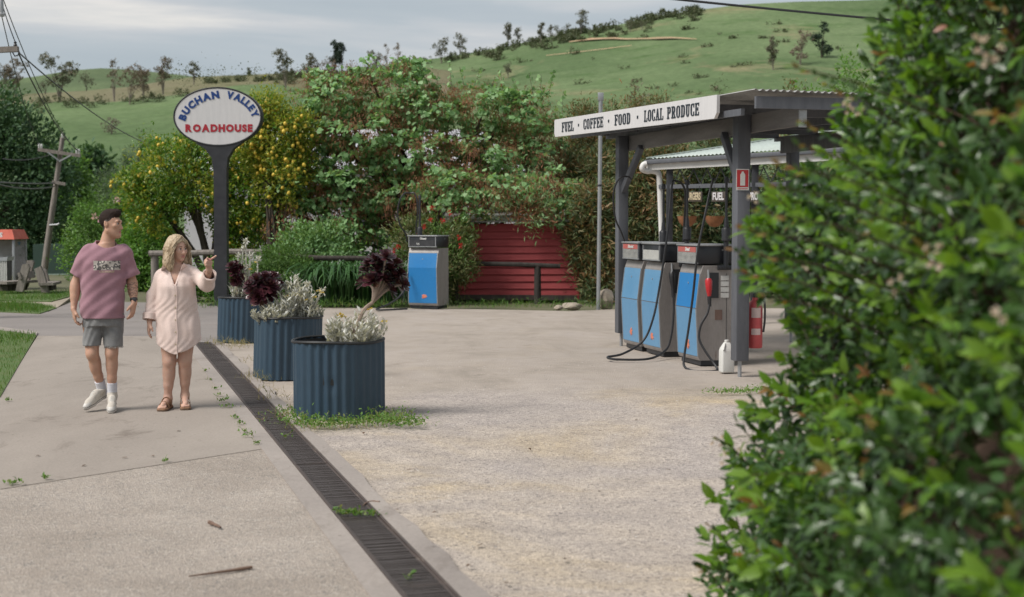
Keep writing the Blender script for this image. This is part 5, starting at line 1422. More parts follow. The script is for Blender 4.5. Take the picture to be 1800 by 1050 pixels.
# words: positions along the board come from the photo
def along(x):
    "distance along the board seen at pixel column x"
    lo, hi = 0.0, Ls
    for _ in range(40):
        m_ = (lo + hi) / 2; p = Ms @ Vector((m_, 0, 0)); xx_ = 900 + FPX * p.x / (p.y * math.cos(PITCH) - (p.z - CAM_H) * math.sin(PITCH))
        if xx_ < x: lo = m_
        else: hi = m_
    return lo
for word, x0, x1 in (('FUEL', 990, 1011), ('.', 1017, 1022), ('COFFEE', 1028, 1063), ('.', 1070, 1075), ('FOOD', 1083, 1111), ('.', 1121, 1126), ('LOCAL', 1135, 1169), ('PRODUCE', 1175.5, 1232)):
    a_, b_ = along(x0), along(x1)
    if word == '.':
        o = MB().box(((a_ + b_) / 2, -.021, 0), (.035, .008, .035), bev=.0).build('dot', M['navy_text'], sgd, smooth=False, world=True); o.matrix_basis = Ms; continue
    gl = [slab(ch) for ch in word]; tot = sum(g[1] + .06 for g in gl) - .06
    k = (b_ - a_) / tot; hh = .135; x = a_
    for g, wd in gl:
        mb = MB()
        for i, poly in enumerate(g):
            pts = [(x + p[0] * k, (p[1] - .5) * hh) for p in poly]
            mb.prism(pts, .006 + .0004 * (i % 7), T=Matrix.Translation((0, -.020, 0)))
        o = mb.build('letter', M['navy_text'], sgd, smooth=False, world=True); o.matrix_basis = Ms
        x += (wd + .06) * k
# fire extinguisher sign on the right post
fs = at(1298.5, 316, pr.y - .085)
fsg = thing('fire_sign', 'red fire extinguisher sign fixed to the right canopy post', 'sign', (pr.x, pr.y - .09, fs.z))
Rz = R_(8)
fsg.rotation_euler = (0, 0, R_(8))
fw, fh = px(23, pr.y), px(37, pr.y)
MB().box((0, 0, 0), (fw, .003, fh)).build('plate', M['label_white'], fsg, smooth=False)
MB().box((0, -.002, .012), (fw - .016, .003, fh - .045)).build('red_field', M['red_plastic'], fsg, smooth=False)
mb = MB(); mb.prism([(-.027, -.075), (.027, -.075), (.027, .045), (.015, .062), (.010, .078), (-.010, .078), (-.015, .062), (-.027, .045)], .003, T=Matrix.Translation((0, -.0045, .01))); mb.build('symbol', M['label_white'], fsg, smooth=False)
MB().box((0, -.0022, -fh / 2 + .016), (fw - .03, .003, .007)).build('caption_bar', M['red_plastic'], fsg, smooth=False)
# extinguisher hung on the right side of the post
M['pale_label'] = surf('sleeved_label', (0.55, 0.42, 0.40), rough=.5)
M['pale_red'] = surf('sleeved_red_paint', (0.47, 0.075, 0.08), (0.42, 0.06, 0.065), rough=.45)
fe = at(1327, 560, pr.y + .12)
fx = thing('fire_extinguisher', 'red fire extinguisher with white labels hung beside the right canopy post', 'extinguisher', (fe.x, fe.y, .30))
MB().lathe([(0, 0), (.075, 0), (.085, .015), (.085, .44), (.07, .50), (.035, .53), (.03, .56), (0, .56)], 20).build('cylinder', M['pale_red'], fx)
MB().box((0, 0, .585), (.05, .05, .05), bev=.005).build('valve', M['head_black'], fx)
MB().bar((-.02, 0, .61), (.10, 0, .64), .022, .012).build('lever', M['head_black'], fx)
MB().tube(spline([(.03, -.03, .59), (.09, -.05, .54), (.10, -.06, .35), (.085, -.06, .18)], 6), .012, 7).build('discharge_hose', M['black_rubber'], fx)
for z, hgt in ((.34, .11), (.15, .07)):
    mb = MB(); mb.lathe([(.0865, z), (.0865, z + hgt)], 20); mb.f = [f for f in mb.f if len(f) == 4]; mb.f = mb.f[13:17]; u_ = sorted({i for f in mb.f for i in f}); mp_ = {q: k for k, q in enumerate(u_)}; mb.v = [mb.v[i] for i in u_]; mb.f = [tuple(mp_[i] for i in f) for f in mb.f]; mb.m = [0] * len(mb.f)
    mb.build('label', M['pale_label'], fx)
MB().box((-.12, .02, .40), (.12, .03, .06)).build('bracket', M['galv'], fx, smooth=False)
# milky plastic jerrycan
jc = G(1277, 655)
jt_ = thing('plastic_container', 'milky white plastic container standing by the right canopy post', 'container', tuple(jc), R_(12))
bm = bmesh.new(); bmesh.ops.create_cube(bm, size=1); bmesh.ops.scale(bm, vec=(.148, .13, .26), verts=bm.verts); bmesh.ops.translate(bm, vec=(0, 0, .13), verts=bm.verts)
top = [f for f in bm.faces if f.normal.z > .9]
r = bmesh.ops.extrude_face_region(bm, geom=top); vs = [v for v in r['geom'] if isinstance(v, bmesh.types.BMVert)]
bmesh.ops.delete(bm, geom=top, context='FACES')
for v in vs: v.co.z += .085; v.co.x *= .42; v.co.y *= .45
bmesh.ops.bevel(bm, geom=list(bm.edges), offset=.018, segments=3, affect='EDGES', profile=.5)
me = bpy.data.meshes.new('bottle'); bm.to_mesh(me); bm.free(); me.polygons.foreach_set('use_smooth', [True] * len(me.polygons))
link('bottle', me, M['white_plastic'], jt_)
MB().lathe([(.026, .33), (.026, .365), (.02, .37), (0, .37)], 14).build('cap', M['label_white'], jt_)
MB().tube(spline([(-.02, -.02, .335), (-.045, -.05, .31), (-.062, -.068, .26)], 5), .010, 7).build('handle', M['white_plastic'], jt_)

# --- veranda beyond the bowsers
Yl, Yr_ = 25.0, 22.6
VA, VB = at(1137, 279, Yl), at(1510, 255, Yr_)
ver = thing('veranda', 'green roofed veranda with white fascia behind the bowsers', 'veranda', (VA.x, VA.y, 0))
M['green_roof'] = surf('pale_green_roofing', (0.40, 0.45, 0.42), (0.33, 0.385, 0.36), scale=1.2, rough=.55)
ev = (VB - VA); evl = ev.length; evn = ev.normalized(); back = Vector((-evn.y, evn.x, 0)).normalized()
if back.y < 0: back = -back
nu = int(evl / .076) * 6; rows = 2
vs = []
for j in range(2):
    for i in range(nu + 1):
        f = i / nu
        p = VA + ev * f
        rise = j * (f * 3.6)
        q = p + back * rise + Vector((0, 0, rise * .20))
        vs.append((q.x, q.y, q.z + .010 * math.sin(2 * PI * evl * f / .076) * (1 if j == 0 else f)))
o = MB().add(vs, [(i, i + 1, nu + 2 + i, nu + 1 + i) for i in range(nu)]).build('roof_sheet', M['green_roof'], ver, smooth='all', world=True)
m_ = o.modifiers.new('thickness', 'SOLIDIFY'); m_.thickness = .004; m_.offset = -1
dn = Vector((0, 0, 1))
MB().bar(VA - dn * .065 - back * .05, VB - dn * .065 - back * .05, .09, .075, bev=.01).build('gutter', M['grey_paint'], ver, world=True)
MB().bar(VA - dn * .145, VB - dn * .165, .03, .12).build('fascia', M['white_paint'], ver, smooth=False, world=True)
# hip edge
MB().bar(VA + dn * .012, Vector(vs[-1]) + dn * .012, .10, .02).build('hip_capping', M['green_roof'], ver, smooth=False, world=True)
pv = [at(1176, 330, Yl - .1)]
for f in (.10, .52, .98):
    p = VA + ev * f + back * .12
    MB().box((p.x, p.y, (VA.z - .12) / 2), (.11, .11, VA.z - .12), bev=.008).build('post', M['dark_metal'], ver, world=True)
zr1 = at(1200, 328, Yl - .3).z
MB().bar((VA + ev * .05 + back * .1).xy.to_3d() + dn * zr1, (VA + ev * .99 + back * .1).xy.to_3d() + dn * (zr1 + .01), .05, .07).build('rail', M['grey_paint'], ver, smooth=False, world=True)
mb = None
for i in range(13):
    f0 = .12 + i * .068
    for s in (0, 1):
        a_ = VA + ev * (f0 + .034 * s) + back * .11; b_ = VA + ev * (f0 + .034 * (s + 1)) + back * .11
        za, zb = (zr1 + .03, VA.z - .2) if s == 0 else (VA.z - .2, zr1 + .03)
        MB().bar((a_.x, a_.y, za), (b_.x, b_.y, zb), .012, .016).build('lattice_bar', M['dark_metal'], ver, smooth=False, world=True)
# downpipe with its swan neck
dp = spline([at(1137, 288, Yl - .1), at(1131, 290, Yl - .1), at(1129, 297, Yl - .1), at(1136, 301, Yl - .05), at(1148, 301, Yl), at(1157, 305, Yl), at(1159, 318, Yl), at(1161, 360, Yl), at(1164, 440, Yl), at(1165, 555, Yl)], 5)
MB().tube(dp, .05, 12).build('downpipe', M['white_paint'], ver, world=True)
# signs painted on boards below the rail
M['cream'] = surf('cream_letters', (0.50, 0.42, 0.28), (0.42, 0.35, 0.23), rough=.7)
M['board'] = surf('dark_board', (0.05, 0.04, 0.035), (0.08, 0.065, 0.05), rough=.8)
ez = math.atan2(evn.y, evn.x)
for txt, x0, x1, mat, lab in (('BURGERS', 1204, 1234, 'cream', 'dark board with BURGERS in cream letters under the veranda rail'), ('FUEL', 1252, 1274, 'sign_white', 'dark board with FUEL in white letters under the veranda rail'), ('U LPRO', 1303, 1335, 'sign_white', 'dark board with white letters half hidden right of the canopy post')):
    f = ((x0 + x1) / 2 - 1137) / (1510 - 1137); Yb = Yl + (Yr_ - Yl) * f
    p = at((x0 + x1) / 2, 346, Yb - .12)
    t = thing('menu_board', lab, 'sign', tuple(p), ez, 'painted boards hanging from the veranda rail')
    w_ = px(x1 - x0, Yb)
    MB().box((0, 0, 0), (w_ + .05, .02, .17), bev=.003).build('board', M['board'], t)
    me = text_mesh(txt, .17, .006, .004); wx_ = max(v.co.x for v in me.vertices) - min(v.co.x for v in me.vertices)
    me.transform(Matrix.Diagonal((w_ / wx_, 1, 1, 1))); me.materials.append(M[mat])
    o = link('lettering', me, None, t); o.matrix_basis = Matrix.Translation((0, -.014, 0)) @ RX
    for s in (-1, 1):
        MB().tube([(s * w_ * .4, 0, .08), (s * w_ * .4, 0, zr1 - p.z)], .005, 5).build('hanger', M['dark_metal'], t)
# coir hanging baskets
M['coir'] = surf('coir_fibre', (0.30, 0.13, 0.055), (0.19, 0.085, 0.04), scale=14, rough=.95, bmp=.8)
for x, lab in ((1208, 'coir hanging basket left of the bowser masts'), (1256, 'coir hanging basket behind the nearest bowser mast')):
    p = at(x, 380, Yl - .6)
    t = thing('hanging_basket', lab, 'basket', tuple(p), 0, 'coir baskets hanging from the veranda')
    MB().lathe([(0, -.19), (.07, -.18), (.14, -.11), (.175, 0), (.165, 0), (.13, -.09), (0, -.12)], 18).build('basket', M['coir'], t)
    for a in (0.3, 2.4, 4.5):
        MB().tube([(.165 * math.cos(a), .165 * math.sin(a), 0), (0, 0, zr1 - p.z)], .004, 4).build('wire', M['dark_metal'], t)
    d = rvec(90); d[:, 2] = np.abs(d[:, 2]) - .2
    link('foliage', leaf_mesh('foliage', 'oval', d * np.array([.12, .12, .06]) + np.array([0, 0, .02]), d, rvec(90) + np.array([0, 0, 1.]), .07, LM['willow']), None, t)

# --- red weatherboard shed
Y = 31.0
sh_l, sh_r = at(795, 540, Y), at(1014, 540, Y - .3)
shed = thing('red_shed', 'red weatherboard shed behind the lone bowser', 'shed', (sh_r.x, sh_r.y, 0))
M['red_boards'] = surf('red_weatherboard', (0.36, 0.050, 0.052), (0.29, 0.038, 0.042), scale=3, rough=.65, stretch=(.4, 1, 3), wear=(0.33, 0.10, 0.09), wearlev=.66)
L_ = (sh_r - sh_l).length; dsh = (sh_r - sh_l).normalized(); dsh.z = 0
ang_ = math.atan2(dsh.y, dsh.x)
pit = .155
for k in range(10):
    z = .10 + k * pit
    o = MB().box((0, 0, 0), (L_ + .02 * math.sin(k * 5), .026, pit + .02)).build('weatherboard', M['red_boards'], shed, smooth=False, world=True)
    c_ = (sh_l + sh_r) / 2
    o.location = (c_.x, c_.y, z + pit / 2); o.rotation_euler = (R_(-14 + .8 * math.sin(k * 3.7)), R_(-.55 + .25 * math.sin(k * 2.1)), ang_)
mb = MB(); c_ = (sh_l + sh_r) / 2
mb.box((c_.x, c_.y + 1.0, .84), (L_ - .05, 1.9, 1.58), Matrix.Rotation(ang_, 3, 'Z')); mb.build('frame', M['wood_dark'], shed, smooth=False, world=True)
MB().box((c_.x, c_.y - .02, .06), (L_, .07, .11), Matrix.Rotation(ang_, 3, 'Z')).build('sill_plate', M['wood_dark'], shed, smooth=False, world=True)
MB().box((sh_r.x + .02, sh_r.y - .02, .82), (.05, .06, 1.6)).build('corner_trim', M['red_boards'], shed, smooth=False, world=True)
mb = MB(); mb.add([(sh_l.x - .2, sh_l.y - .25, 1.68), (sh_r.x + .2, sh_r.y - .25, 1.70), (sh_r.x + .2, sh_r.y + 2.2, 2.0), (sh_l.x - .2, sh_l.y + 2.2, 2.0)], [(0, 1, 2, 3)])
o = mb.build('roof', M['roof'], shed, smooth=False, world=True); m_ = o.modifiers.new('t', 'SOLIDIFY'); m_.thickness = .03
# --- white house behind the trees
Y = 44.0
hl, hr = at(318, 450, Y), at(905, 450, Y + 1)
hs = thing('white_house', 'white rendered house glimpsed behind the lemon and spreading trees', 'house', ((hl.x + hr.x) / 2, Y, 0))
wz = at(600, 300, Y).z; c_ = (hl + hr) / 2; hw = hr.x - hl.x
M['render'] = surf('white_render', (0.56, 0.55, 0.57), (0.50, 0.49, 0.51), scale=1, rough=.8, fine=.04)
MB().box((c_.x, c_.y + 3, wz / 2), (hw, 6, wz)).build('wall', M['render'], hs, smooth=False, world=True)
zt_ = at(600, 215, Y).z
mb = MB(); a_, b_ = hl.x - .4, hr.x + .4
mb.add([(a_, c_.y - .4, wz), (b_, c_.y - .4, wz), (b_, c_.y + 6.4, wz), (a_, c_.y + 6.4, wz), (a_ + 1.5, c_.y + 3, zt_), (b_ - 1.5, c_.y + 3, zt_)], [(0, 1, 5, 4), (1, 2, 5), (2, 3, 4, 5), (3, 0, 4), (0, 3, 2, 1)])
mb.build('roof', surf('pale_iron_roof', (0.50, 0.50, 0.52), (0.40, 0.40, 0.43), scale=1, rough=.5, stretch=(4, .3, 1)), hs, smooth=False, world=True)
for x in (470, 660, 800):
    p = at(x, 372, Y - .03)
    w0 = MB(); 
    f = MB().box((p.x, Y - .02, 1.6), (1.2, .08, 1.1)).build('window', M['dark_metal'], hs, smooth=False, world=True)
    q = MB().box((p.x, Y - .065, 1.6), (1.08, .02, .98)).build('pane', M['glass_dark'], None, smooth=False); child_world(q, f)

# --- log rail fence
M['wood_black'] = surf('blackened_timber', (0.04, 0.033, 0.028), (0.02, 0.017, 0.015), scale=3, rough=0.85, bmp=0.5, stretch=(5, 5, 1), wear=(.2, .18, .16), wearlev=.72)
def log_fence(name, label, posts, rails, mat):
    g0 = at(posts[0][0], 538, posts[0][2])
    t = thing(name, label, 'fence', (g0.x, g0.y, 0))
    for (x, yt, Yq, r) in posts:
        p = at(x, yt, Yq)
        MB().tube([(p.x, p.y, -.1), (p.x, p.y, p.z * .5), (p.x, p.y, p.z)], [r * 1.05, r, r * .95], 10).build('post', M[mat], t, world=True)
    for (a_, b_, r) in rails:
        A, B = at(*a_), at(*b_)
        MB().tube([A, A.lerp(B, .35) + Vector((0, 0, random.uniform(-.015, .015))), A.lerp(B, .7) + Vector((0, 0, random.uniform(-.015, .015))), B], [r, r * .93, r * .97, r * .85], 9).build('rail', M[mat], t, world=True)
    return t
log_fence('log_fence', 'dark log rail fence in front of the red shed', [(945, 464, 30.3, .075), (800, 470, 30.4, .07)], [((760, 460, 30.4), (985, 468, 30.25), .055)], 'wood_black')
log_fence('log_fence', 'grey log rail fence behind the woman and the sign pole', [(272, 447, 30.6, .085), (468, 455, 30.6, .07)], [((262, 446, 30.55), (470, 443, 30.55), .065)], 'wood_grey')
log_fence('log_fence', 'old log rail fence behind the strappy plants', [(556, 462, 30.7, .07), (690, 462, 30.7, .07)], [((490, 450, 30.6), (700, 458, 30.6), .06)], 'wood_dark')
# --- steel light pole with cap box
lp_ = G(1051.5, 542)
t = thing('light_pole', 'thin galvanised steel pole with a cap box between the shed and the bowsers', 'pole', (lp_.x, lp_.y, 0))
ztop = at(1054, 165, lp_.y).z
MB().tube([(0, 0, -.05), (.02, 0, ztop * .5), (.035, 0, ztop - .1)], .040, 12).build('pole', M['galv'], t)
MB().box((.035, 0, ztop - .06), (.11, .09, .16), bev=.01).build('cap_box', M['galv'], t)
MB().lathe([(.044, 0), (.05, .02), (.044, .04)], 12, T=Matrix.Translation((.02, 0, at(1053, 328, lp_.y).z))).build('joint_band', M['dark_metal'], t)
# --- rocks
def rock(label, x, y, rx_, ry_, rz_, seed):
    g = G(x, y); bm = bmesh.new(); bmesh.ops.create_icosphere(bm, subdivisions=3, radius=1)
    r2 = random.Random(seed); ns = [Vector((r2.gauss(0, 1), r2.gauss(0, 1), r2.gauss(0, 1))).normalized() for _ in range(14)]
    for v in bm.verts:
        s = 1.0
        for n_ in ns: s = min(s, .80 / max(v.co.dot(n_), 1e-3)) if v.co.dot(n_) > .8 else s
        v.co *= s; v.co = Vector((v.co.x * rx_, v.co.y * ry_, v.co.z * rz_ + rz_ * .55))
    me = bpy.data.meshes.new('rock'); bm.to_mesh(me); bm.free()
    tag(link('rock', me, M['stone'], loc=(g.x, g.y, 0)), label, 'rock')
rock('tall sandy boulder at the foot of the steel pole', 1066, 541, .17, .2, .26, 3)
rock('flat pale stone near the red shed fence', 1006, 543, .22, .2, .09, 5)
rock('small stone lying left of the flat pale one', 982, 544, .10, .1, .06, 8)
# --- benches of heavy old timber slabs
def bench(label, xs, flip):
    Yb = 33.6
    g = at(xs[0], 512, Yb); g.z = 0
    t = thing('timber_bench', label, 'bench', tuple(g), 0, 'rough timber benches on the verge')
    def slabpoly(pts, Yq, th, nm):
        P = [at(x, y, Yq) for x, y in pts]
        c_ = Vector((g.x, Yq, 0))
        o = MB().prism([(p.x, p.z) for p in P], th, T=Matrix.Translation((0, Yq, 0))).build(nm, M['wood_grey'], t, smooth=False, world=True)
        return o
    if not flip:
        slabpoly([(28, 512), (41, 513), (53, 470), (50, 464), (40, 465)], Yb - .25, .10, 'leg')
        slabpoly([(42, 505), (49, 505), (60, 462), (58, 458), (48, 458)], Yb + .55, .10, 'leg')
        MB().box(tuple(at(27, 496, Yb + .15)), (.42, 1.1, .06), Matrix.Rotation(R_(-20), 3, 'Z')).build('seat', M['wood_grey'], t, smooth=False, world=True)
        MB().box(tuple(at(22, 505, Yb + .2)), (.30, .7, .16), Matrix.Rotation(R_(-20), 3, 'Z')).build('footing', M['wood_dark'], t, smooth=False, world=True)
        MB().box(tuple(at(47, 484, Yb + .15)), (.06, 1.0, .16), Matrix.Rotation(R_(-16), 3, 'Y')).build('backrest', M['wood_grey'], t, smooth=False, world=True)
    else:
        slabpoly([(74, 514), (87, 515), (77, 478), (72, 468), (61, 473)], Yb - .25, .10, 'leg')
        slabpoly([(84, 507), (90, 507), (82, 476), (78, 472), (74, 476)], Yb + .55, .10, 'leg')
        MB().box(tuple(at(88, 498, Yb + .15)), (.34, 1.1, .06), Matrix.Rotation(R_(8), 3, 'Z')).build('seat', M['wood_grey'], t, smooth=False, world=True)
        MB().box(tuple(at(87, 505, Yb + .2)), (.20, .7, .14), Matrix.Rotation(R_(8), 3, 'Z')).build('footing', M['wood_dark'], t, smooth=False, world=True)
bench('left timber bench with two slanted slab supports beside the kiosk', (36,), False)
bench('right timber bench whose slab support leans left below the power pole', (80,), True)
# --- phone kiosk and white cabinet
M['orange'] = surf('orange_canopy', (0.52, 0.075, 0.03), (0.46, 0.065, 0.03), rough=.5)
M['kiosk'] = surf('kiosk_grey', (0.38, 0.39, 0.41), (0.30, 0.31, 0.33), rough=.4)
Yk = 36.5
k0, k1 = at(-46, 512, Yk), at(28, 512, Yk)
ks = thing('phone_kiosk', 'phone kiosk with an orange top at the left edge', 'kiosk', ((k0.x + k1.x) / 2, Yk, 0))
kw = k1.x - k0.x; zt2, zt3 = at(0, 421, Yk).z, at(0, 404, Yk).z
for s in (-1, 1):
    for d in (0, .9):
        MB().box((s * (kw / 2 - .04), d, zt2 / 2), (.06, .06, zt2), bev=.006).build('post', M['galv'], ks)
mb = MB(); w2 = kw / 2 + .02
mb.add([(-w2, -.1, zt2), (w2, -.1, zt2), (w2, 1.0, zt2), (-w2, 1.0, zt2), (-w2 + .06, 0, zt3), (w2 - .09, 0, zt3), (w2 - .09, .9, zt3), (-w2 + .06, .9, zt3)], [(0, 1, 5, 4), (1, 2, 6, 5), (2, 3, 7, 6), (3, 0, 4, 7), (4, 5, 6, 7), (0, 3, 2, 1)])
mb.build('canopy', M['orange'], ks, smooth=False)
MB().box((0, .86, zt2 * .60), (kw - .12, .04, zt2 * .74)).build('back_panel', M['kiosk'], ks, smooth=False)
MB().box((kw / 2 - .03, .45, zt2 * .45), (.02, .8, zt2 * .8)).build('side_panel', M['glass_dark'], ks, smooth=False)
me = text_mesh('S', .17, .008, .004); me.materials.append(M['label_white']); o = link('lettering', me, None, ks); q = at(1, 414, Yk - .08)
o.matrix_basis = Matrix.Translation((q.x - ks.location.x, -.062, q.z)) @ Matrix.Rotation(R_(-14), 4, 'X') @ RX
q = at(14, 429, Yk); MB().prism([(0, -.05), (.045, .03), (.02, .05), (0, .02), (-.02, .05), (-.045, .03)], .01, T=Matrix.Translation((q.x - ks.location.x, .83, q.z))).build('emblem', M['blue_old'], ks, smooth=False)
Yk = 34.6
k1 = at(13, 512, Yk)
cb = thing('perforated_cabinet', 'white perforated metal cabinet in front of the kiosk', 'cabinet', (k1.x - .35, Yk, 0))
hC = at(5, 459, Yk).z
m, t_, b = newmat('perforated_sheet')
MB().box((0, .2, hC / 2), (.66, .40, hC)).build('body', M['dark_metal'], cb, smooth=False)
pm = MB()
cols, rows_ = 16, 22; pw = .68 / cols; ph_ = (hC - .04) / rows_
for i in range(cols + 1): pm.box((-.34 + i * pw, -.012, hC / 2), (pw * .42, .008, hC))
for j in range(rows_ + 1): pm.box((0, -.0125, .02 + j * ph_), (.68, .0075, ph_ * .42))
tag(pm.build('perforated_panel', M['white_paint'], cb, smooth=False), kind='stuff')
mb = MB(); mb.prism([(-.36, hC), (.36, hC), (.38, hC + .10), (-.36, hC + .05)], .46, T=Matrix.Translation((0, .2, 0))); mb.build('lid', M['kiosk'], cb, smooth=False)
# --- green shed roof beyond the bench
Yg = 47
a_, b_ = at(80, 487, Yg), at(140, 481, Yg)
gs = thing('green_shed', 'low green shed behind the benches', 'shed', (a_.x, Yg, 0))
MB().box((0.9, .8, .45), (2.6, 1.6, 1.0)).build('wall', surf('green_shed_wall', (0.02, 0.05, 0.035), rough=.6), gs, smooth=False)
z_ = at(80, 486, Yg).z
zz = at(140, 478, Yg).z
mb = MB(); mb.add([(-.45, -.1, z_), (2.3, -.1, z_ + .04), (2.3, 1.8, zz + .25), (-.45, 1.8, zz + .2)], [(0, 1, 2, 3)]); o = mb.build('roof', surf('green_roof_sheet', (0.17, 0.22, 0.18), rough=.6), gs, smooth=False); m_ = o.modifiers.new('t', 'SOLIDIFY'); m_.thickness = .05

# --- power poles and lines
Yq = 42.0
pb, ptp = at(75, 492, Yq), at(110, 241, Yq)
pp_ = thing('power_pole', 'leaning weathered timber power pole behind the benches', 'power pole', (pb.x, pb.y, 0))
MB().tube([(pb.x - .02, pb.y, -.2), pb.lerp(ptp, .25), pb.lerp(ptp, .6), ptp], [.105, .095, .08, .065], 12).build('pole', M['wood_grey'], pp_, world=True)
ca, cb_ = at(67, 263, Yq - .15), at(141, 274, Yq - .15)
MB().bar(ca, cb_, .09, .10).build('crossarm', M['wood_grey'], pp_, smooth=False, world=True)
c3a, c3b = at(92, 320, Yq - .15), at(115, 324, Yq - .15)
MB().bar(c3a, c3b, .09, .09).build('crossarm', M['wood_grey'], pp_, smooth=False, world=True)
MB().bar(at(84, 268, Yq - .2), at(103, 282, Yq - .15), .03, .04).build('brace', M['galv'], pp_, smooth=False, world=True)
MB().bar(at(125, 273, Yq - .2), at(104, 284, Yq - .15), .03, .04).build('brace', M['galv'], pp_, smooth=False, world=True)
for (x, y) in ((69, 262), (73, 263), (135, 271), (139, 272), (110, 243)):
    p = at(x, y, Yq - .15)
    MB().lathe([(.02, 0), (.035, .03), (.028, .06), (.04, .09), (.03, .13), (.02, .16), (0, .165)], 10, T=Matrix.Translation(p)).build('insulator', M['label_white'], pp_, world=True)
MB().tube([at(x, y, Yq - .12) for x, y in ((87, 396), (101, 395), (104, 393))], .10 * .3, 8).build('band', M['galv'], pp_, world=True)
Yn = 25.0
np_ = thing('power_pole', 'near power pole outside the left edge with its crossarm end in view', 'power pole', (at(-70, 400, Yn).x, Yn, 0))
xq = at(-70, 400, Yn).x
MB().tube([(xq, Yn, -.2), (xq, Yn, 3), (xq, Yn, 6.4)], [.16, .14, .12], 12).build('pole', M['wood_grey'], np_, world=True)
MB().bar(at(-180, 96, Yn - .15), at(32, 86.5, Yn - .15), .10, .095).build('crossarm', M['wood_grey'], np_, smooth=False, world=True)
MB().bar(at(-180, 20, Yn - .15), at(10, 10 - 22, Yn - .15), .10, .095).build('crossarm', M['wood_grey'], np_, smooth=False, world=True)
for (x, y) in ((27, 82),):
    MB().lathe([(.02, 0), (.035, .02), (.02, .05), (.03, .07), (0, .1)], 10, T=Matrix.Translation(at(x, y, Yn - .15))).build('insulator', M['dark_metal'], np_, world=True)
p = at(3, 27, Yn - .15); MB().lathe([(0, -.02), (.05, -.02), (.055, .02), (.035, .04), (.038, .20), (.02, .28)], 10, T=Matrix.Translation(p)).build('insulator', M['galv'], np_, world=True)
MB().tube([at(22, 92, Yn - .2), at(26, 99, Yn - .2), at(32, 97, Yn - .2), at(33, 92, Yn - .2)], .012, 6).build('jumper', M['black_rubber'], np_, world=True)
def wire(label, a, b, sag, r):
    A, B = at(*a), at(*b); P = []
    for i in range(25):
        f = i / 24; P.append(A.lerp(B, f) - Vector((0, 0, sag * 4 * f * (1 - f))))
    o = MB().tube(P, r, 5).build('power_line', M['black_rubber'])
    o.data.transform(Matrix.Translation(-P[0])); o.location = P[0]
    tag(o, label, 'power line', 'overhead lines')
wire('power line from the near crossarm end down to the right insulators', (33, 95, Yn - .15), (139, 266, Yq - .15), .25, .014)
wire('power line running from the crossarm end past the hill to the lemon tree', (33, 93, Yn - .15), (318, 262, 60), .5, .014)
wire('upper thin power line dropping from the hanging insulator', (3, 28, Yn - .15), (70, 256, Yq - .15), .3, .009)
wire('thin power line from the top left corner to the pole insulator', (6, 0, Yn - .15), (136, 266, Yq - .15), .35, .009)
wire('topmost thin power line crossing the top left corner', (2, 2, Yn - .15), (36, 96, Yn + .4), .05, .009)
wire('upper twisted service cable leaving the leaning pole to the left', (-20, 319, 30), (95, 322, Yq - .15), .03, .022)
wire('lower service cable leaving the leaning pole to the left', (-20, 320, 30), (95, 328, Yq - .15), .10, .020)
wire('short slack line from the crossarm to the dark tree', (5, 279, 45), (100, 268, Yq - .15), .12, .014)
wire('thick black cable crossing the sky at the top right', (900, -33, 22), (2300, 85, 27), .12, .020)
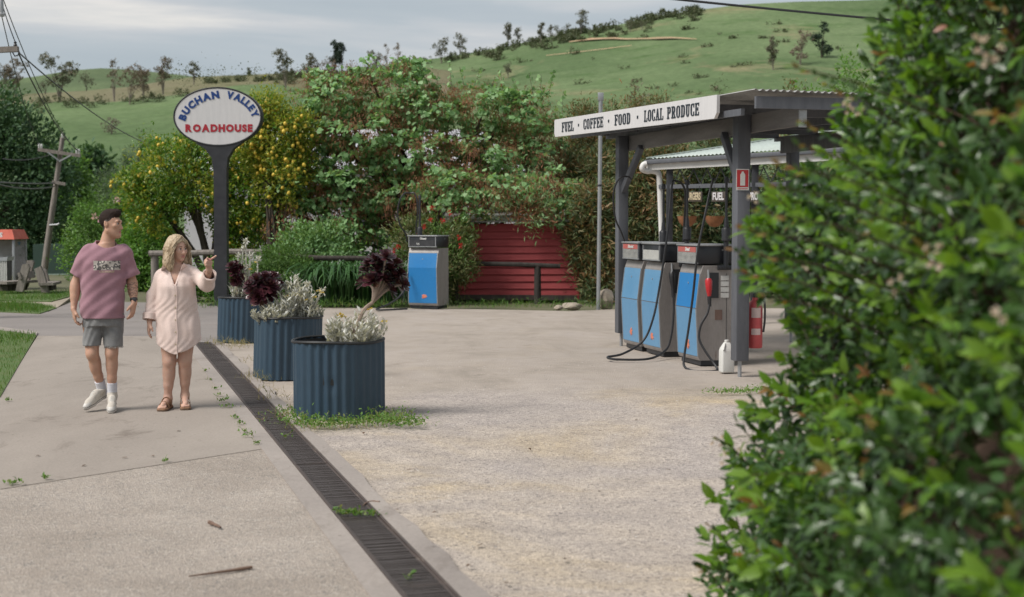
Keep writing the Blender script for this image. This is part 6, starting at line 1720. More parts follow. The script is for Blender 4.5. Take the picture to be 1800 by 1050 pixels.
# ================================================================== PEOPLE (distance fields meshed by surface nets)
class Field:
    def __init__(s, lo, hi, h):
        s.h = h; s.lo = np.array(lo, float); s.n = np.ceil((np.array(hi) - s.lo) / h).astype(int) + 1
        s.f = np.full(s.n, 0.25, np.float32)
        s.ax = [s.lo[i] + h * np.arange(s.n[i]) for i in range(3)]
    def sub(s, lo, hi):
        sl = []
        for i in range(3):
            a = int(max(0, math.floor((lo[i] - s.lo[i]) / s.h))); b = int(min(s.n[i], math.ceil((hi[i] - s.lo[i]) / s.h) + 1))
            sl.append(slice(a, max(b, a + 1)))
        sl = tuple(sl)
        return sl, s.ax[0][sl[0]][:, None, None], s.ax[1][sl[1]][None, :, None], s.ax[2][sl[2]][None, None, :]
    def comb(s, sl, d, k, op):
        f = s.f[sl]; d = d.astype(np.float32)
        if op == 'u':
            h = np.maximum(k - np.abs(f - d), 0) / k
            s.f[sl] = np.minimum(f, d) - h * h * k * .25
        elif op == '-':
            d = -d; h = np.maximum(k - np.abs(f - d), 0) / k
            s.f[sl] = np.maximum(f, d) + h * h * k * .25
        elif op == '&':
            s.f[sl] = np.maximum(f, d)
    def cone(s, a, b, ra, rb, k=.02, op='u'):
        a = np.array(a, float); b = np.array(b, float); m = max(ra, rb) + k + .03
        sl, X, Y, Z = s.sub(np.minimum(a, b) - m, np.maximum(a, b) + m)
        ba = b - a; L2 = max(float(ba @ ba), 1e-9)
        t = np.clip(((X - a[0]) * ba[0] + (Y - a[1]) * ba[1] + (Z - a[2]) * ba[2]) / L2, 0, 1)
        d = np.sqrt((X - a[0] - t * ba[0]) ** 2 + (Y - a[1] - t * ba[1]) ** 2 + (Z - a[2] - t * ba[2]) ** 2) - (ra + (rb - ra) * t)
        s.comb(sl, d, k, op)
    def chain(s, pts, rs, k=.012):
        for i in range(len(pts) - 1): s.cone(pts[i], pts[i + 1], rs[i], rs[i + 1], k)
    def ell(s, c, r, k=.02, R=None, op='u'):
        c = np.array(c, float); r = np.array(r, float); m = r.max() + k + .03
        sl, X, Y, Z = s.sub(c - m, c + m)
        x, y, z = X - c[0], Y - c[1], Z - c[2]
        if R is not None:
            x, y, z = (R[0][0] * x + R[1][0] * y + R[2][0] * z, R[0][1] * x + R[1][1] * y + R[2][1] * z, R[0][2] * x + R[1][2] * y + R[2][2] * z)
        k0 = np.sqrt((x / r[0]) ** 2 + (y / r[1]) ** 2 + (z / r[2]) ** 2) + 1e-6
        k1 = np.sqrt((x / r[0] ** 2) ** 2 + (y / r[1] ** 2) ** 2 + (z / r[2] ** 2) ** 2) + 1e-6
        s.comb(sl, k0 * (k0 - 1) / k1, k, op)
    def loft(s, rows, k=.02, op='u', p=2.0):
        "rows of z, cx, cy, rx, ry from bottom to top"
        rows = np.array(rows, float); m = .06
        lo = (np.min(rows[:, 1] - rows[:, 3]) - m, np.min(rows[:, 2] - rows[:, 4]) - m, rows[0, 0] - m)
        hi = (np.max(rows[:, 1] + rows[:, 3]) + m, np.max(rows[:, 2] + rows[:, 4]) + m, rows[-1, 0] + m)
        sl, X, Y, Z = s.sub(lo, hi)
        z = Z.ravel(); zz = np.clip(z, rows[0, 0], rows[-1, 0])
        def it(c):
            # smooth interpolation through the rows
            q = np.interp(zz, rows[:, 0], rows[:, c]); e = .02
            return (np.interp(zz - e, rows[:, 0], rows[:, c]) + np.interp(zz + e, rows[:, 0], rows[:, c]) + 2 * q) / 4
        cx, cy, rx, ry = [it(c)[None, None, :] for c in (1, 2, 3, 4)]
        u = np.abs((X - cx) / rx) ** p + np.abs((Y - cy) / ry) ** p
        d = (u ** (1 / p) - 1) * np.minimum(rx, ry)
        dz = np.maximum(rows[0, 0] - Z, Z - rows[-1, 0])
        d = np.maximum(d, dz)
        s.comb(sl, d, k, op)
    def shell(s, th):
        s.f = np.maximum(s.f, -(s.f + th))
    def plane(s, p, nrm, lo, hi):
        "removes what lies on the side nrm points to, inside the box"
        sl, X, Y, Z = s.sub(lo, hi); nrm = np.array(nrm, float); nrm /= np.linalg.norm(nrm)
        d = ((X - p[0]) * nrm[0] + (Y - p[1]) * nrm[1] + (Z - p[2]) * nrm[2])
        s.comb(sl, d + 0 * s.f[sl], 0.01, '&')
    def ripple(s, fn, amp):
        X, Y, Z = s.ax[0][:, None, None], s.ax[1][None, :, None], s.ax[2][None, None, :]
        s.f += (amp * fn(X, Y, Z)).astype(np.float32)
    def mesh(s, name, mats, smooth_it=2, matfn=None):
        f = s.f; n = s.n
        ins = f < 0
        c = ins[:-1, :-1, :-1].astype(np.int8)
        for dx in (0, 1):
            for dy in (0, 1):
                for dz in (0, 1):
                    if dx or dy or dz: c = c + ins[dx:n[0] - 1 + dx, dy:n[1] - 1 + dy, dz:n[2] - 1 + dz]
        act = (c > 0) & (c < 8)
        I = np.argwhere(act); idx = -np.ones(act.shape, np.int64); idx[act] = np.arange(len(I))
        acc = np.zeros((len(I), 3)); cnt = np.zeros(len(I))
        corners = [(a, b, d) for a in (0, 1) for b in (0, 1) for d in (0, 1)]
        val = {q: f[I[:, 0] + q[0], I[:, 1] + q[1], I[:, 2] + q[2]].astype(float) for q in corners}
        for q in corners:
            for ax in range(3):
                if q[ax] == 0:
                    r = list(q); r[ax] = 1; r = tuple(r)
                    v0, v1 = val[q], val[r]; cr = (v0 < 0) != (v1 < 0)
                    t = np.where(cr, v0 / np.where(np.abs(v0 - v1) < 1e-12, 1, v0 - v1), 0)
                    P = np.tile(np.array(q, float), (len(I), 1)); P[:, ax] += t
                    acc += P * cr[:, None]; cnt += cr
        V = s.lo + s.h * (I + acc / cnt[:, None])
        F = []
        for ax in range(3):
            a1, a2 = (ax + 1) % 3, (ax + 2) % 3
            sl0 = [slice(1, -1)] * 3; sl1 = [slice(1, -1)] * 3
            sl0[ax] = slice(0, -1); sl1[ax] = slice(1, None)
            A, B = ins[tuple(sl0)], ins[tuple(sl1)]
            E = np.argwhere(A != B)
            if len(E) == 0: continue
            flip = A[tuple(E.T)]
            off = np.array([1, 1, 1]); off[ax] = 0
            E = E + off
            def cell(d1, d2):
                q = E.copy(); q[:, a1] += d1; q[:, a2] += d2
                return idx[q[:, 0], q[:, 1], q[:, 2]]
            quad = np.stack([cell(-1, -1), cell(0, -1), cell(0, 0), cell(-1, 0)], 1)
            quad[~flip] = quad[~flip][:, ::-1]
            F.append(quad[(quad >= 0).all(1)])
        F = np.concatenate(F)
        for _ in range(smooth_it):
            a = np.zeros_like(V); k = np.zeros(len(V))
            for i in range(4):
                np.add.at(a, F[:, i], V[F[:, (i + 1) % 4]]); np.add.at(k, F[:, i], 1)
            V = V * .5 + .5 * a / np.maximum(k, 1)[:, None]
        me = bpy.data.meshes.new(name)
        me.vertices.add(len(V)); me.vertices.foreach_set('co', V.astype(np.float32).ravel())
        me.loops.add(len(F) * 4); me.loops.foreach_set('vertex_index', F.astype(np.int32).ravel())
        me.polygons.add(len(F)); me.polygons.foreach_set('loop_start', (np.arange(len(F)) * 4).astype(np.int32))
        for m in (mats if isinstance(mats, (list, tuple)) else [mats]): me.materials.append(m)
        if matfn is not None:
            ctr = V[F].mean(1)
            me.polygons.foreach_set('material_index', matfn(ctr).astype(np.int32))
        me.update(calc_edges=True)
        me.polygons.foreach_set('use_smooth', np.ones(len(F), bool))
        return me
def rotz(a): return np.array([[math.cos(a), -math.sin(a), 0], [math.sin(a), math.cos(a), 0], [0, 0, 1.]])
def rotx(a): return np.array([[1, 0, 0], [0, math.cos(a), -math.sin(a)], [0, math.sin(a), math.cos(a)]])
def skin(name, c, c2):
    m, t, b = newmat(name)
    v = coords(t); n = noise(t, 14, 4, .6, v); r = ramp(t, [(.35, c2), (.65, c)]); L(t, n.outputs[0], r.inputs[0])
    L(t, r.outputs[0], b.inputs['Base Color']); b.inputs['Roughness'].default_value = .55
    b.inputs['Subsurface Weight'].default_value = .12; b.inputs['Subsurface Radius'].default_value = (.01, .004, .002)
    b.inputs['Specular IOR Level'].default_value = .35
    return m
def cloth(name, c, c2, weave=600, rough=.9, scale=7):
    m, t, b = newmat(name)
    v = coords(t); n = noise(t, scale, 5, .6, v); r = ramp(t, [(.3, c2), (.7, c)]); L(t, n.outputs[0], r.inputs[0])
    f = noise(t, weave * .25, 2, .5, v); rf = ramp(t, [(.3, (.9,) * 3), (.7, (1.08,) * 3)]); L(t, f.outputs[0], rf.inputs[0])
    L(t, mixc(t, 1, r.outputs[0], rf.outputs[0], 'MULTIPLY'), b.inputs['Base Color'])
    b.inputs['Roughness'].default_value = rough; b.inputs['Specular IOR Level'].default_value = .15
    b.inputs['Sheen Weight'].default_value = .15
    n2 = noise(t, 26, 4, .6, v, .4); bump(t, b, n2.outputs[0], .35, .006)
    return m
SK = {'m': skin('skin_tan', (0.50, 0.30, 0.215), (0.44, 0.255, 0.18)), 'f': skin('skin_fair', (0.55, 0.345, 0.265), (0.50, 0.305, 0.23))}
M['lip'] = skin('lips', (0.42, 0.19, 0.165), (0.38, 0.165, 0.145))
M['tattoo'] = skin('inked_skin', (0.24, 0.15, 0.12), (0.17, 0.11, 0.09))
M['eye_white'] = surf('eye_white', (0.6, 0.58, 0.56), rough=.3); M['iris'] = surf('iris', (0.03, 0.035, 0.04), rough=.2)
M['hair_dark'] = surf('dark_brown_hair', (0.016, 0.009, 0.007), (0.032, 0.019, 0.014), scale=60, rough=.75, bmp=.6, bscale=220, stretch=(1, 1, .4), spec=.2)
M['hair_short'] = surf('clipped_hair', (0.030, 0.018, 0.014), (0.05, 0.032, 0.026), scale=90, rough=.7)
M['hair_blonde'] = surf('blonde_hair', (0.50, 0.39, 0.26), (0.32, 0.235, 0.15), scale=38, rough=.45, bmp=.5, bscale=160, stretch=(1.4, 1.4, .35))

def head(F, c, yaw, pitch, female=False, sc=1.0):
    "skull, face and ears into field F; returns a map from head to body coordinates"
    R = rotz(yaw) @ rotx(pitch)
    c = np.array(c, float)
    def P(x, y, z): return c + R @ (np.array([x, y, z]) * sc)
    Rl = [list(r) for r in R]
    E = lambda p, r, k=.02, op='u': F.ell(P(*p), np.array(r) * sc, k, Rl, op)
    w_ = .95 if female else 1.0
    E((0, .018, .038), (.077 * w_, .096, .085))
    E((0, -.020, -.02), (.066 * w_, .075, .085), .03)
    E((0, -.035, -.07), (.046 * w_, .050, .042), .03)
    if not female:
        for s in (-1, 1): F.cone(P(s * .052, .0, -.055), P(s * .018, -.068, -.098), .022 * sc, .022 * sc, .03)
        E((0, -.078, -.100), (.022, .018, .017), .02)
        E((0, -.086, .028), (.050, .016, .012), .02)
    else:
        E((0, -.072, -.098), (.019, .017, .016), .025)
        for s in (-1, 1): E((s * .040, -.062, -.025), (.024, .022, .022), .02)
    for s in (-1, 1): E((s * .042, -.066, -.012), (.022, .020, .016), .02)
    for s in (-1, 1): E((s * .031, -.106, .008), (.016, .0165, .009), .012, '-')
    F.cone(P(0, -.088, .012), P(0, -.112, -.032), .009 * sc, .0125 * sc, .014)
    for s in (-1, 1): E((s * .013, -.098, -.036), (.009, .011, .008), .010)
    E((0, -.092, -.060), (.022, .011, .006), .008); E((0, -.090, -.070), (.018, .011, .007), .008)
    for s in (-1, 1): E((s * (.078 * w_), .012, .002), (.010, .021, .033), .008); E((s * (.090 * w_), .004, .006), (.007, .010, .016), .006, '-')
    return P, R
def face_bits(t, P, R, sc, brow, looks):
    "eyes, eyebrows as children of the person"
    for s in (-1, 1):
        p = P(s * .031, -.0835, .007)
        bm = bmesh.new(); bmesh.ops.create_uvsphere(bm, u_segments=14, v_segments=10, radius=.0105 * sc)
        me = bpy.data.meshes.new('eye'); bm.to_mesh(me); bm.free()
        me.materials.append(M['eye_white']); me.materials.append(M['iris'])
        dv = R @ np.array(looks); dv /= np.linalg.norm(dv)
        mi = [1 if np.dot(np.array(f.center) / (np.linalg.norm(np.array(f.center)) + 1e-9), dv) > .55 else 0 for f in me.polygons]
        me.polygons.foreach_set('material_index', mi); me.polygons.foreach_set('use_smooth', [True] * len(mi))
        link('eye', me, None, t, loc=tuple(p))
        pts = [P(s * .014, -.097, .026), P(s * .030, -.096, .031), P(s * .048, -.082, .026)]
        MB().tube(spline(pts, 4), .0042 * sc, 5).build('eyebrow', brow, t)
        pts = [P(s * .018, -.096, .012), P(s * .031, -.0975, .0165), P(s * .044, -.090, .012)]
        MB().tube(spline(pts, 3), .0016 * sc, 5).build('eyelid', brow, t)
def hand(F, wrist, dirv, palmn, side, curl=.5, sc=1.0, point=False):
    "palm, four fingers and thumb. dirv: along the hand; palmn: where the palm faces; side: thumb direction"
    w = np.array(wrist, float); d = np.array(dirv, float); d /= np.linalg.norm(d)
    n = np.array(palmn, float); n -= d * (n @ d); n /= np.linalg.norm(n)
    s = np.cross(d, n); s /= np.linalg.norm(s)
    if s @ np.array(side, float) < 0: s = -s
    q = lambda a, b, c: w + (d * a + s * b + n * c) * sc
    for b in (-.026, -.009, .009, .026):
        F.cone(q(.0, b * .7, 0), q(.085, b, 0), .017 * sc, .0135 * sc, .014)
    for i, (b, ln) in enumerate(((.030, .072), (.010, .080), (-.010, .074), (-.029, .058))):
        c = curl
        if point: c = 0.04 if i == 0 else 1.75
        c += (.1 * i if not point else 0)
        a0 = .25 * c; p0 = q(.085, b, 0); L1, L2_, L3 = ln * .45, ln * .32, ln * .25
        def step(p, a, l): return p + (d * math.cos(a) + n * math.sin(a) + s * (b * .8)) * l * sc
        p1 = step(p0, a0 + (.9 if point and i else 0), L1); p2 = step(p1, a0 + c * .8 + (.6 if point and i else 0), L2_); p3 = step(p2, a0 + c * 1.4 + (.6 if point and i else 0), L3)
        F.chain([p0, p1, p2, p3], [.0105 * sc, .0098 * sc, .009 * sc, .0078 * sc], .005)
    t0 = q(.02, .024, .004); t1 = q(.055, .050, .016); t2 = q(.082, .058, .026 + .01 * curl)
    F.chain([t0, t1, t2], [.016 * sc, .0125 * sc, .0095 * sc], .010)

# ------------------------------------------------------------------ the man
MS = 512.0
def mm(cx, cy, y=0.0): return np.array([(cx - 215) / MS, y, (1005 - cy) / MS])
g = G(100 + 215 / 2.625, 722.5)
man = thing('person', 'man in a mauve t-shirt and grey cut-off denim shorts walking beside the woman', 'person', tuple(g), R_(11))
F = Field((-.42, -.42, -.01), (.42, .30, 1.84), .0045)
hc = mm(265, 146, -.005)
P_, R_h = head(F, hc, R_(66), R_(2))
F.cone(mm(256, 185, .015), mm(240, 246, .015), .060, .068, .03)
F.loft([(.78, .015, .01, .155, .105), (.92, .012, .01, .165, .112), (1.06, .012, .005, .150, .100), (1.22, .015, 0, .168, .112), (1.36, .02, .005, .180, .108), (1.44, .03, .01, .15, .085), (1.50, .045, .015, .07, .06)], .03)
sl, sr_ = mm(142, 285, .01), mm(332, 285, .01)
for a, dx in ((sl, 1), (sr_, -1)):
    F.cone(a + np.array([dx * .05, 0, .010]), a, .050, .050, .02)
el, wl = mm(92, 418, .03), mm(84, 532, -.03)
er, wr = mm(358, 412, .03), mm(370, 508, -.05)
for (a, e, w_) in ((sl, el, wl), (sr_, er, wr)):
    F.cone(a, e, .052, .042, .03)
    F.cone(e, e * .45 + w_ * .55, .043, .036, .02); F.cone(e * .45 + w_ * .55, w_, .037, .027, .02)
    F.ell(e * .75 + w_ * .25, (.046, .046, .075), .03)
hand(F, wl, mm(92, 600) - mm(84, 532) + np.array([0, -.01, 0]), (1, .2, 0), (0.1, -1, 0), .55)
hand(F, wr, mm(356, 580) - mm(370, 508) + np.array([0, -.03, 0]), (-1, .35, 0), (-.2, -1, 0), .5)
kl, al = mm(168, 738, -.035), mm(203, 905, .10)
kr, ar = mm(259, 738, -.03), mm(258, 915, -.005)
hl_, hr_ = mm(165, 600, .01), mm(262, 600, .01)
for (h, k, a) in ((hl_, kl, al), (hr_, kr, ar)):
    F.cone(h, k, .088, .058, .03)
    F.cone(k, k * .35 + a * .65, .052, .043, .03); F.cone(k * .35 + a * .65, a, .043, .036, .02)
    F.ell(k * .72 + a * .28 + np.array([0, .022, 0]), (.054, .056, .10), .03)
    F.ell(k + np.array([0, -.034, 0]), (.034, .028, .042), .02)
    F.cone(a, a + np.array([0, 0, -.06]), .036, .034, .02)
def man_mat(c):
    v = np.zeros(len(c)); rel_ = (c - hc) @ R_h
    lip = (np.abs(rel_[:, 0]) < .020) & (rel_[:, 1] < -.088) & (rel_[:, 2] < -.055) & (rel_[:, 2] > -.076)
    v[lip] = 1
    f = np.stack([er, wr]); dv = (f[1] - f[0]); t_ = ((c - f[0]) @ dv) / (dv @ dv)
    near = np.linalg.norm(c - f[0] - t_[:, None] * dv, axis=1) < .06
    pat = np.sin(c[:, 2] * 210 + 2 * np.sin(c[:, 0] * 190)) * np.sin(c[:, 0] * 240 + c[:, 2] * 60) > .05
    v[near & (t_ > .12) & (t_ < .72) & pat & (c[:, 1] < .03)] = 2
    hl_z = np.interp(rel_[:, 1], [-.11, -.075, -.045, -.022, .0, .03, .038, .06, .13], [.095, .080, .060, .030, .022, .030, -.045, -.070, -.085])
    v[(rel_[:, 2] > hl_z) & (np.linalg.norm(rel_, axis=1) < .19) & (np.abs(rel_[:, 0]) < .086)] = 3
    return v
link('body', F.mesh('body', [SK['m'], M['lip'], M['tattoo'], M['hair_short']], 2, man_mat), None, man)
face_bits(man, P_, R_h, 1.0, M['hair_dark'], (0, -1, 0))
# hair: short, thicker on top
H = Field(hc - np.array([.16, .16, .14]), hc + np.array([.16, .16, .18]), .0045)
Rl = [list(r) for r in R_h]
H.ell(P_(0, .022, .042), (.0785, .0985, .088), .01, Rl)
H.ell(P_(0, -.012, .096), (.058, .088, .040), .02, Rl); H.ell(P_(0, -.050, .112), (.044, .040, .024), .02, Rl)
H.ripple(lambda X, Y, Z: np.sin(X * 260 + 3 * np.sin(Z * 90)) * np.sin(Y * 230 + 2 * np.sin(X * 80)) , .0025)
def cutp(p, nv, box=.4): H.plane(p, nv, hc - box, hc + box)
cutp(P_(0, -.088, .060), R_h @ np.array([0, -.75, -.65]))       # hairline
H.ell(P_(0, -.085, -.03), (.10, .075, .088), .01, Rl, '-')       # face
H.ell(P_(0, -.02, -.075), (.12, .085, .075), .01, Rl, '-')       # below the ears
H.plane(P_(0, .07, -.055), R_h @ np.array([0, .25, -1]), hc - .4, hc + .4)
for s in (-1, 1): H.ell(P_(s * .085, .010, .000), (.030, .028, .038), .006, Rl, '-')
link('hair', H.mesh('hair', M['hair_dark'], 1), None, man)
# t-shirt
S = Field((-.42, -.30, .74), (.42, .28, 1.60), .0055)
S.loft([(.80, .010, .0, .205, .150), (.90, .010, .0, .203, .150), (1.05, .013, .0, .204, .135), (1.20, .020, -.003, .206, .135), (1.32, .024, .0, .206, .132), (1.40, .026, .005, .198, .122), (1.445, .032, .012, .170, .108), (1.48, .040, .016, .125, .094), (1.53, .045, .018, .085, .08)], .03, p=2.3)
hemL, hemR = mm(99, 383, .02), mm(358, 388, .02)
S.cone(sl + np.array([.03, 0, .014]), hemL, .083, .076, .03); S.cone(sr_ + np.array([-.03, 0, .014]), hemR, .083, .076, .03)
def folds(X, Y, Z):
    return (np.sin(X * 23 + 5 * np.sin(Z * 4.1) + Y * 9) * (.45 + .55 * np.clip((1.25 - Z) / .4, 0, 1)) + .6 * np.sin(Z * 31 + X * 19 + 3 * np.sin(X * 12)) * np.clip(np.abs(X - .015) - .10, 0, .1) * 9 + .35 * np.sin(Z * 55 - X * 40 + Y * 30))
S.ripple(folds, .0075)
S.shell(.013)
S.plane((0, 0, .838), (0, 0, -1), (-.21, -.3, .7), (.235, .3, .95))
S.plane(hemL, hemL - sl + np.array([-.02, 0, 0]), (-.42, -.3, 1.05), (-.205, .3, 1.30)); S.plane(hemR, hemR - sr_ + np.array([.02, 0, 0]), (.238, -.3, 1.05), (.42, .3, 1.30))
S.ell(mm(243, 222, -.012), (.098, .098, .082), .01, None, '-')
pr_c = mm(247, 333)
def shirt_mat(c):
    v = np.zeros(len(c))
    v[(np.abs(c[:, 0] - pr_c[0]) < .121) & (np.abs(c[:, 2] - pr_c[2]) < .042) & (c[:, 1] < -.05)] = 1
    return v
m, t, b = newmat('shirt_print')
v = coords(t); vo = N(t, 'ShaderNodeTexVoronoi'); vo.inputs['Scale'].default_value = 24; L(t, v, vo.inputs['Vector'])
nn_ = noise(t, 55, 4, .7, v); ad = N(t, 'ShaderNodeMath', operation='MULTIPLY_ADD'); ad.inputs[1].default_value = .55; L(t, nn_.outputs[0], ad.inputs[0]); L(t, vo.outputs['Distance'], ad.inputs[2])
rp = ramp(t, [(.50, (.50, .46, .40)), (.58, (.07, .065, .065)), (.74, (.10, .09, .09)), (.80, (.42, .38, .34))], 'LINEAR'); L(t, ad.outputs[0], rp.inputs[0]); L(t, rp.outputs[0], b.inputs['Base Color']); b.inputs['Roughness'].default_value = .8
M['print'] = m
M['mauve'] = cloth('mauve_cotton', (0.33, 0.188, 0.222), (0.285, 0.158, 0.19))
sh_me = S.mesh('t_shirt', [M['mauve'], M['print']], 2, shirt_mat)
sho = link('t_shirt', sh_me, None, man)
bv = BVHTree.FromPolygons([v_.co[:] for v_ in sh_me.vertices], [p.vertices[:] for p in sh_me.polygons])
def drape(me, x, z, tree, lift=.003):
    for v_ in me.vertices:
        q = Vector((x + v_.co.x, -.6, z + v_.co.y)); h = tree.ray_cast(q, Vector((0, 1, 0)))[0]
        v_.co = Vector((q.x, (h.y if h else -.13) - lift, q.z))
me = text_mesh('LOS ANGELES', .022, .0004, 0); me.materials.append(M['cream'])
drape(me, pr_c[0], pr_c[2] - .056, bv); link('print_lettering', me, None, sho)
# shorts with frayed hems
S = Field((-.28, -.28, .52), (.30, .26, .98), .0055)
S.loft([(.77, .012, .008, .186, .142), (.86, .012, .008, .190, .142), (.95, .012, .008, .185, .132)], .02)
zl = .592
S.cone(np.array([-.075, .005, .80]), np.array([mm(163, 700)[0], -.03, zl - .04]), .100, .078, .02)
S.cone(np.array([.098, .005, .80]), np.array([mm(268, 706)[0], -.025, zl - .05]), .100, .086, .02)
S.ripple(lambda X, Y, Z: np.sin(Z * 48 + 14 * np.abs(X - .012) * 6 + 2 * np.sin(X * 25)) * .7 + np.sin(X * 60 + Z * 25) * .4, .0035)
S.shell(.012)
S.plane((0, 0, zl), (0, 0, -1), (-.3, -.3, .5), (.012, .3, .66)); S.plane((0, 0, zl - .008), (0, 0, -1), (.012, -.3, .5), (.3, .3, .66))
M['denim'] = cloth('grey_denim', (0.235, 0.235, 0.232), (0.165, 0.167, 0.17), scale=11)
M['fray'] = surf('white_threads', (0.5, 0.49, 0.47), rough=.9)
so = link('shorts', S.mesh('shorts', M['denim'], 1), None, man)
mb = MB(); mb.tube([mm(219, 600, -.105), mm(217, 640, -.085)], .0025, 4)
mb.build('fly_seam', M['denim'], so)
ps = []
hemv = [v_.co for v_ in so.data.vertices if v_.co.z < zl + .001 or (v_.co.x > .012 and v_.co.z < zl - .006)]
hv = np.array([list(v_) for v_ in hemv]); hv = hv[rng.choice(len(hv), min(420, len(hv)), replace=False)]
dd = rvec(len(hv)) * .6 + np.array([0, 0, -1.])
tag(link('frayed_hem', leaf_mesh('frayed_hem', 'narrow', hv, dd, rvec(len(hv)), .016 * (.5 + rng.random(len(hv))), M['fray'], width=1.2), None, so), kind='stuff')
# socks and sneakers
M['sock'] = cloth('white_ribbed_sock', (0.60, 0.60, 0.64), (0.52, 0.52, 0.56))
M['canvas'] = cloth('cream_canvas', (0.56, 0.52, 0.46), (0.46, 0.42, 0.37), scale=14)
M['rubber_white'] = surf('shoe_rubber', (0.55, 0.53, 0.50), (0.45, 0.43, 0.40), scale=30, rough=.6)
M['outsole'] = surf('shoe_outsole', (0.06, 0.045, 0.04), rough=.8)
def sneaker(name_side, ankle, heel, toe, lift, top):
    "ankle in body coordinates; heel and toe are ground points with heights"
    heel = np.array(heel, float); toe = np.array(toe, float)
    lo = np.minimum(np.minimum(heel, toe), ankle) - .09; hi = np.maximum(np.maximum(heel, toe), ankle) + .12
    Q = Field(lo, hi, .0045)
    up = np.array([0, 0, 1.]); d = toe - heel; ln = np.linalg.norm(d); d = d / ln
    s = np.cross(d, up); s /= np.linalg.norm(s); u = np.cross(s, d)
    at_ = lambda a, b, c: heel + d * a * ln + s * b + u * c
    # sole
    for (a0, a1, w0, w1) in ((.0, .35, .030, .030), (.35, .72, .030, .042), (.72, .98, .042, .032)):
        for off in (-.010, .010):
            Q.cone(at_(a0, off, .018), at_(a1, off, .018), w0 - .008, w1 - .008, .02)
    Q.plane(at_(.5, 0, .002), -u, lo, hi)
    Q.cone(at_(.98, 0, .026), at_(.80, 0, .040), .026, .034, .02)
    Q.cone(at_(.80, 0, .040), at_(.42, 0, .075), .032, .034, .03)
    Q.cone(at_(.42, 0, .075), at_(.12, 0, .095), .034, .036, .03)
    Q.cone(at_(.04, 0, .035), at_(.10, 0, .10), .032, .036, .03)
    Q.cone(at_(.10, 0, .095), np.array(ankle) + np.array([0, 0, top]), .042, .044, .03)
    Q.plane(np.array(ankle) + np.array([0, 0, top - .005]), (0, 0, 1), lo, hi + .1)
    def mf(c):
        h_ = (c - heel) @ u; a_ = (c - heel) @ d / ln
        v = np.zeros(len(c)); v[h_ < .030] = 1; v[(a_ > .86) & (h_ < .055)] = 1; v[h_ < .007] = 2; v[(h_ > .024) & (h_ < .0285)] = 2
        return v
    o = link('sneaker', Q.mesh('sneaker', [M['canvas'], M['rubber_white'], M['outsole']], 1, mf), None, man)
    mb = MB()
    for k in range(5):
        a = .46 + .07 * k * .9; c = .112 - .0095 * k
        mb.tube(spline([at_(a, -.024, c - .012), at_(a + .01, 0, c + .004), at_(a + .03, .024, c - .013)], 3), .0042, 5)
    tag(mb.build('laces', M['label_white'], o), kind='stuff')
    return o
sneaker('l', al + np.array([0, -.005, -.03]), mm(212, 952, .115), mm(140, 990, -.10), .0, .03)
sneaker('r', ar + np.array([0, 0, -.03]), mm(257, 985, .045), mm(262, 1003, -.225), .0, .03)
for a, k in ((al, kl), (ar, kr)):
    Q = Field(a - .10, a + .16, .0045); u = (k - a) / np.linalg.norm(k - a)
    Q.cone(a - u * .05, a + u * .085, .043, .049, .02)
    Q.plane(a + u * .078, u, a - .1, a + .17)
    Q.ripple(lambda X, Y, Z: np.sin(Z * 420), .0012)
    link('sock', Q.mesh('sock', M['sock'], 1), None, man)
# watch and ring
wd = (er - wr) / np.linalg.norm(er - wr); wc = wr + wd * .035
Tq = Vector(wd).to_track_quat('Z', 'Y').to_matrix().to_4x4(); Tq.translation = Vector(wc)
wt = MB().lathe([(.033, -.011), (.0365, -.008), (.0365, .008), (.033, .011)], 22, T=Tq).build('watch', M['black_rubber'], man)
MB().box(tuple(wc + np.array([.012, -.036, 0])), (.032, .012, .034), bev=.004).build('watch_face', M['glass_dark'], wt)

# ------------------------------------------------------------------ the woman
def ww(cx, cy, y=0.0): return np.array([(cx - 555) / MS, y, (998 - cy) / MS])
g = G(100 + 555 / 2.625, 719)
wom = thing('person', 'blonde woman in a pale pink linen shirt dress pointing to the right', 'person', tuple(g), R_(10))
F = Field((-.34, -.48, -.01), (.46, .26, 1.62), .0045)
hc2 = ww(567, 254, .0)
P2, R2 = head(F, hc2, R_(40), R_(3), True, .93)
F.cone(ww(560, 290, .02), ww(556, 345, .02), .050, .056, .03)
F.loft([(.62, .01, .01, .155, .115), (.80, .01, .015, .175, .125), (.95, .012, .01, .158, .11), (1.08, .008, .005, .15, .11), (1.18, .004, -.005, .155, .12), (1.25, .002, .01, .15, .095), (1.31, .0, .02, .07, .06)], .03)
s1, e1, w1 = ww(480, 374, .01), ww(444, 475, .04), ww(430, 590, -.02)
s2, e2, w2 = ww(642, 364, .01), ww(706, 405, -.12), ww(722, 345, -.30)
F.cone(ww(520, 350, .02), s1, .040, .041, .02); F.cone(ww(600, 350, .02), s2, .040, .041, .02)
for (a, e, w_) in ((s1, e1, w1), (s2, e2, w2)):
    F.cone(a, e, .041, .037, .02); F.cone(e, w_, .037, .026, .02)
hand(F, w1, ww(424, 660) - ww(432, 590), (1, .25, 0), (.1, -1, 0), .45, .92)
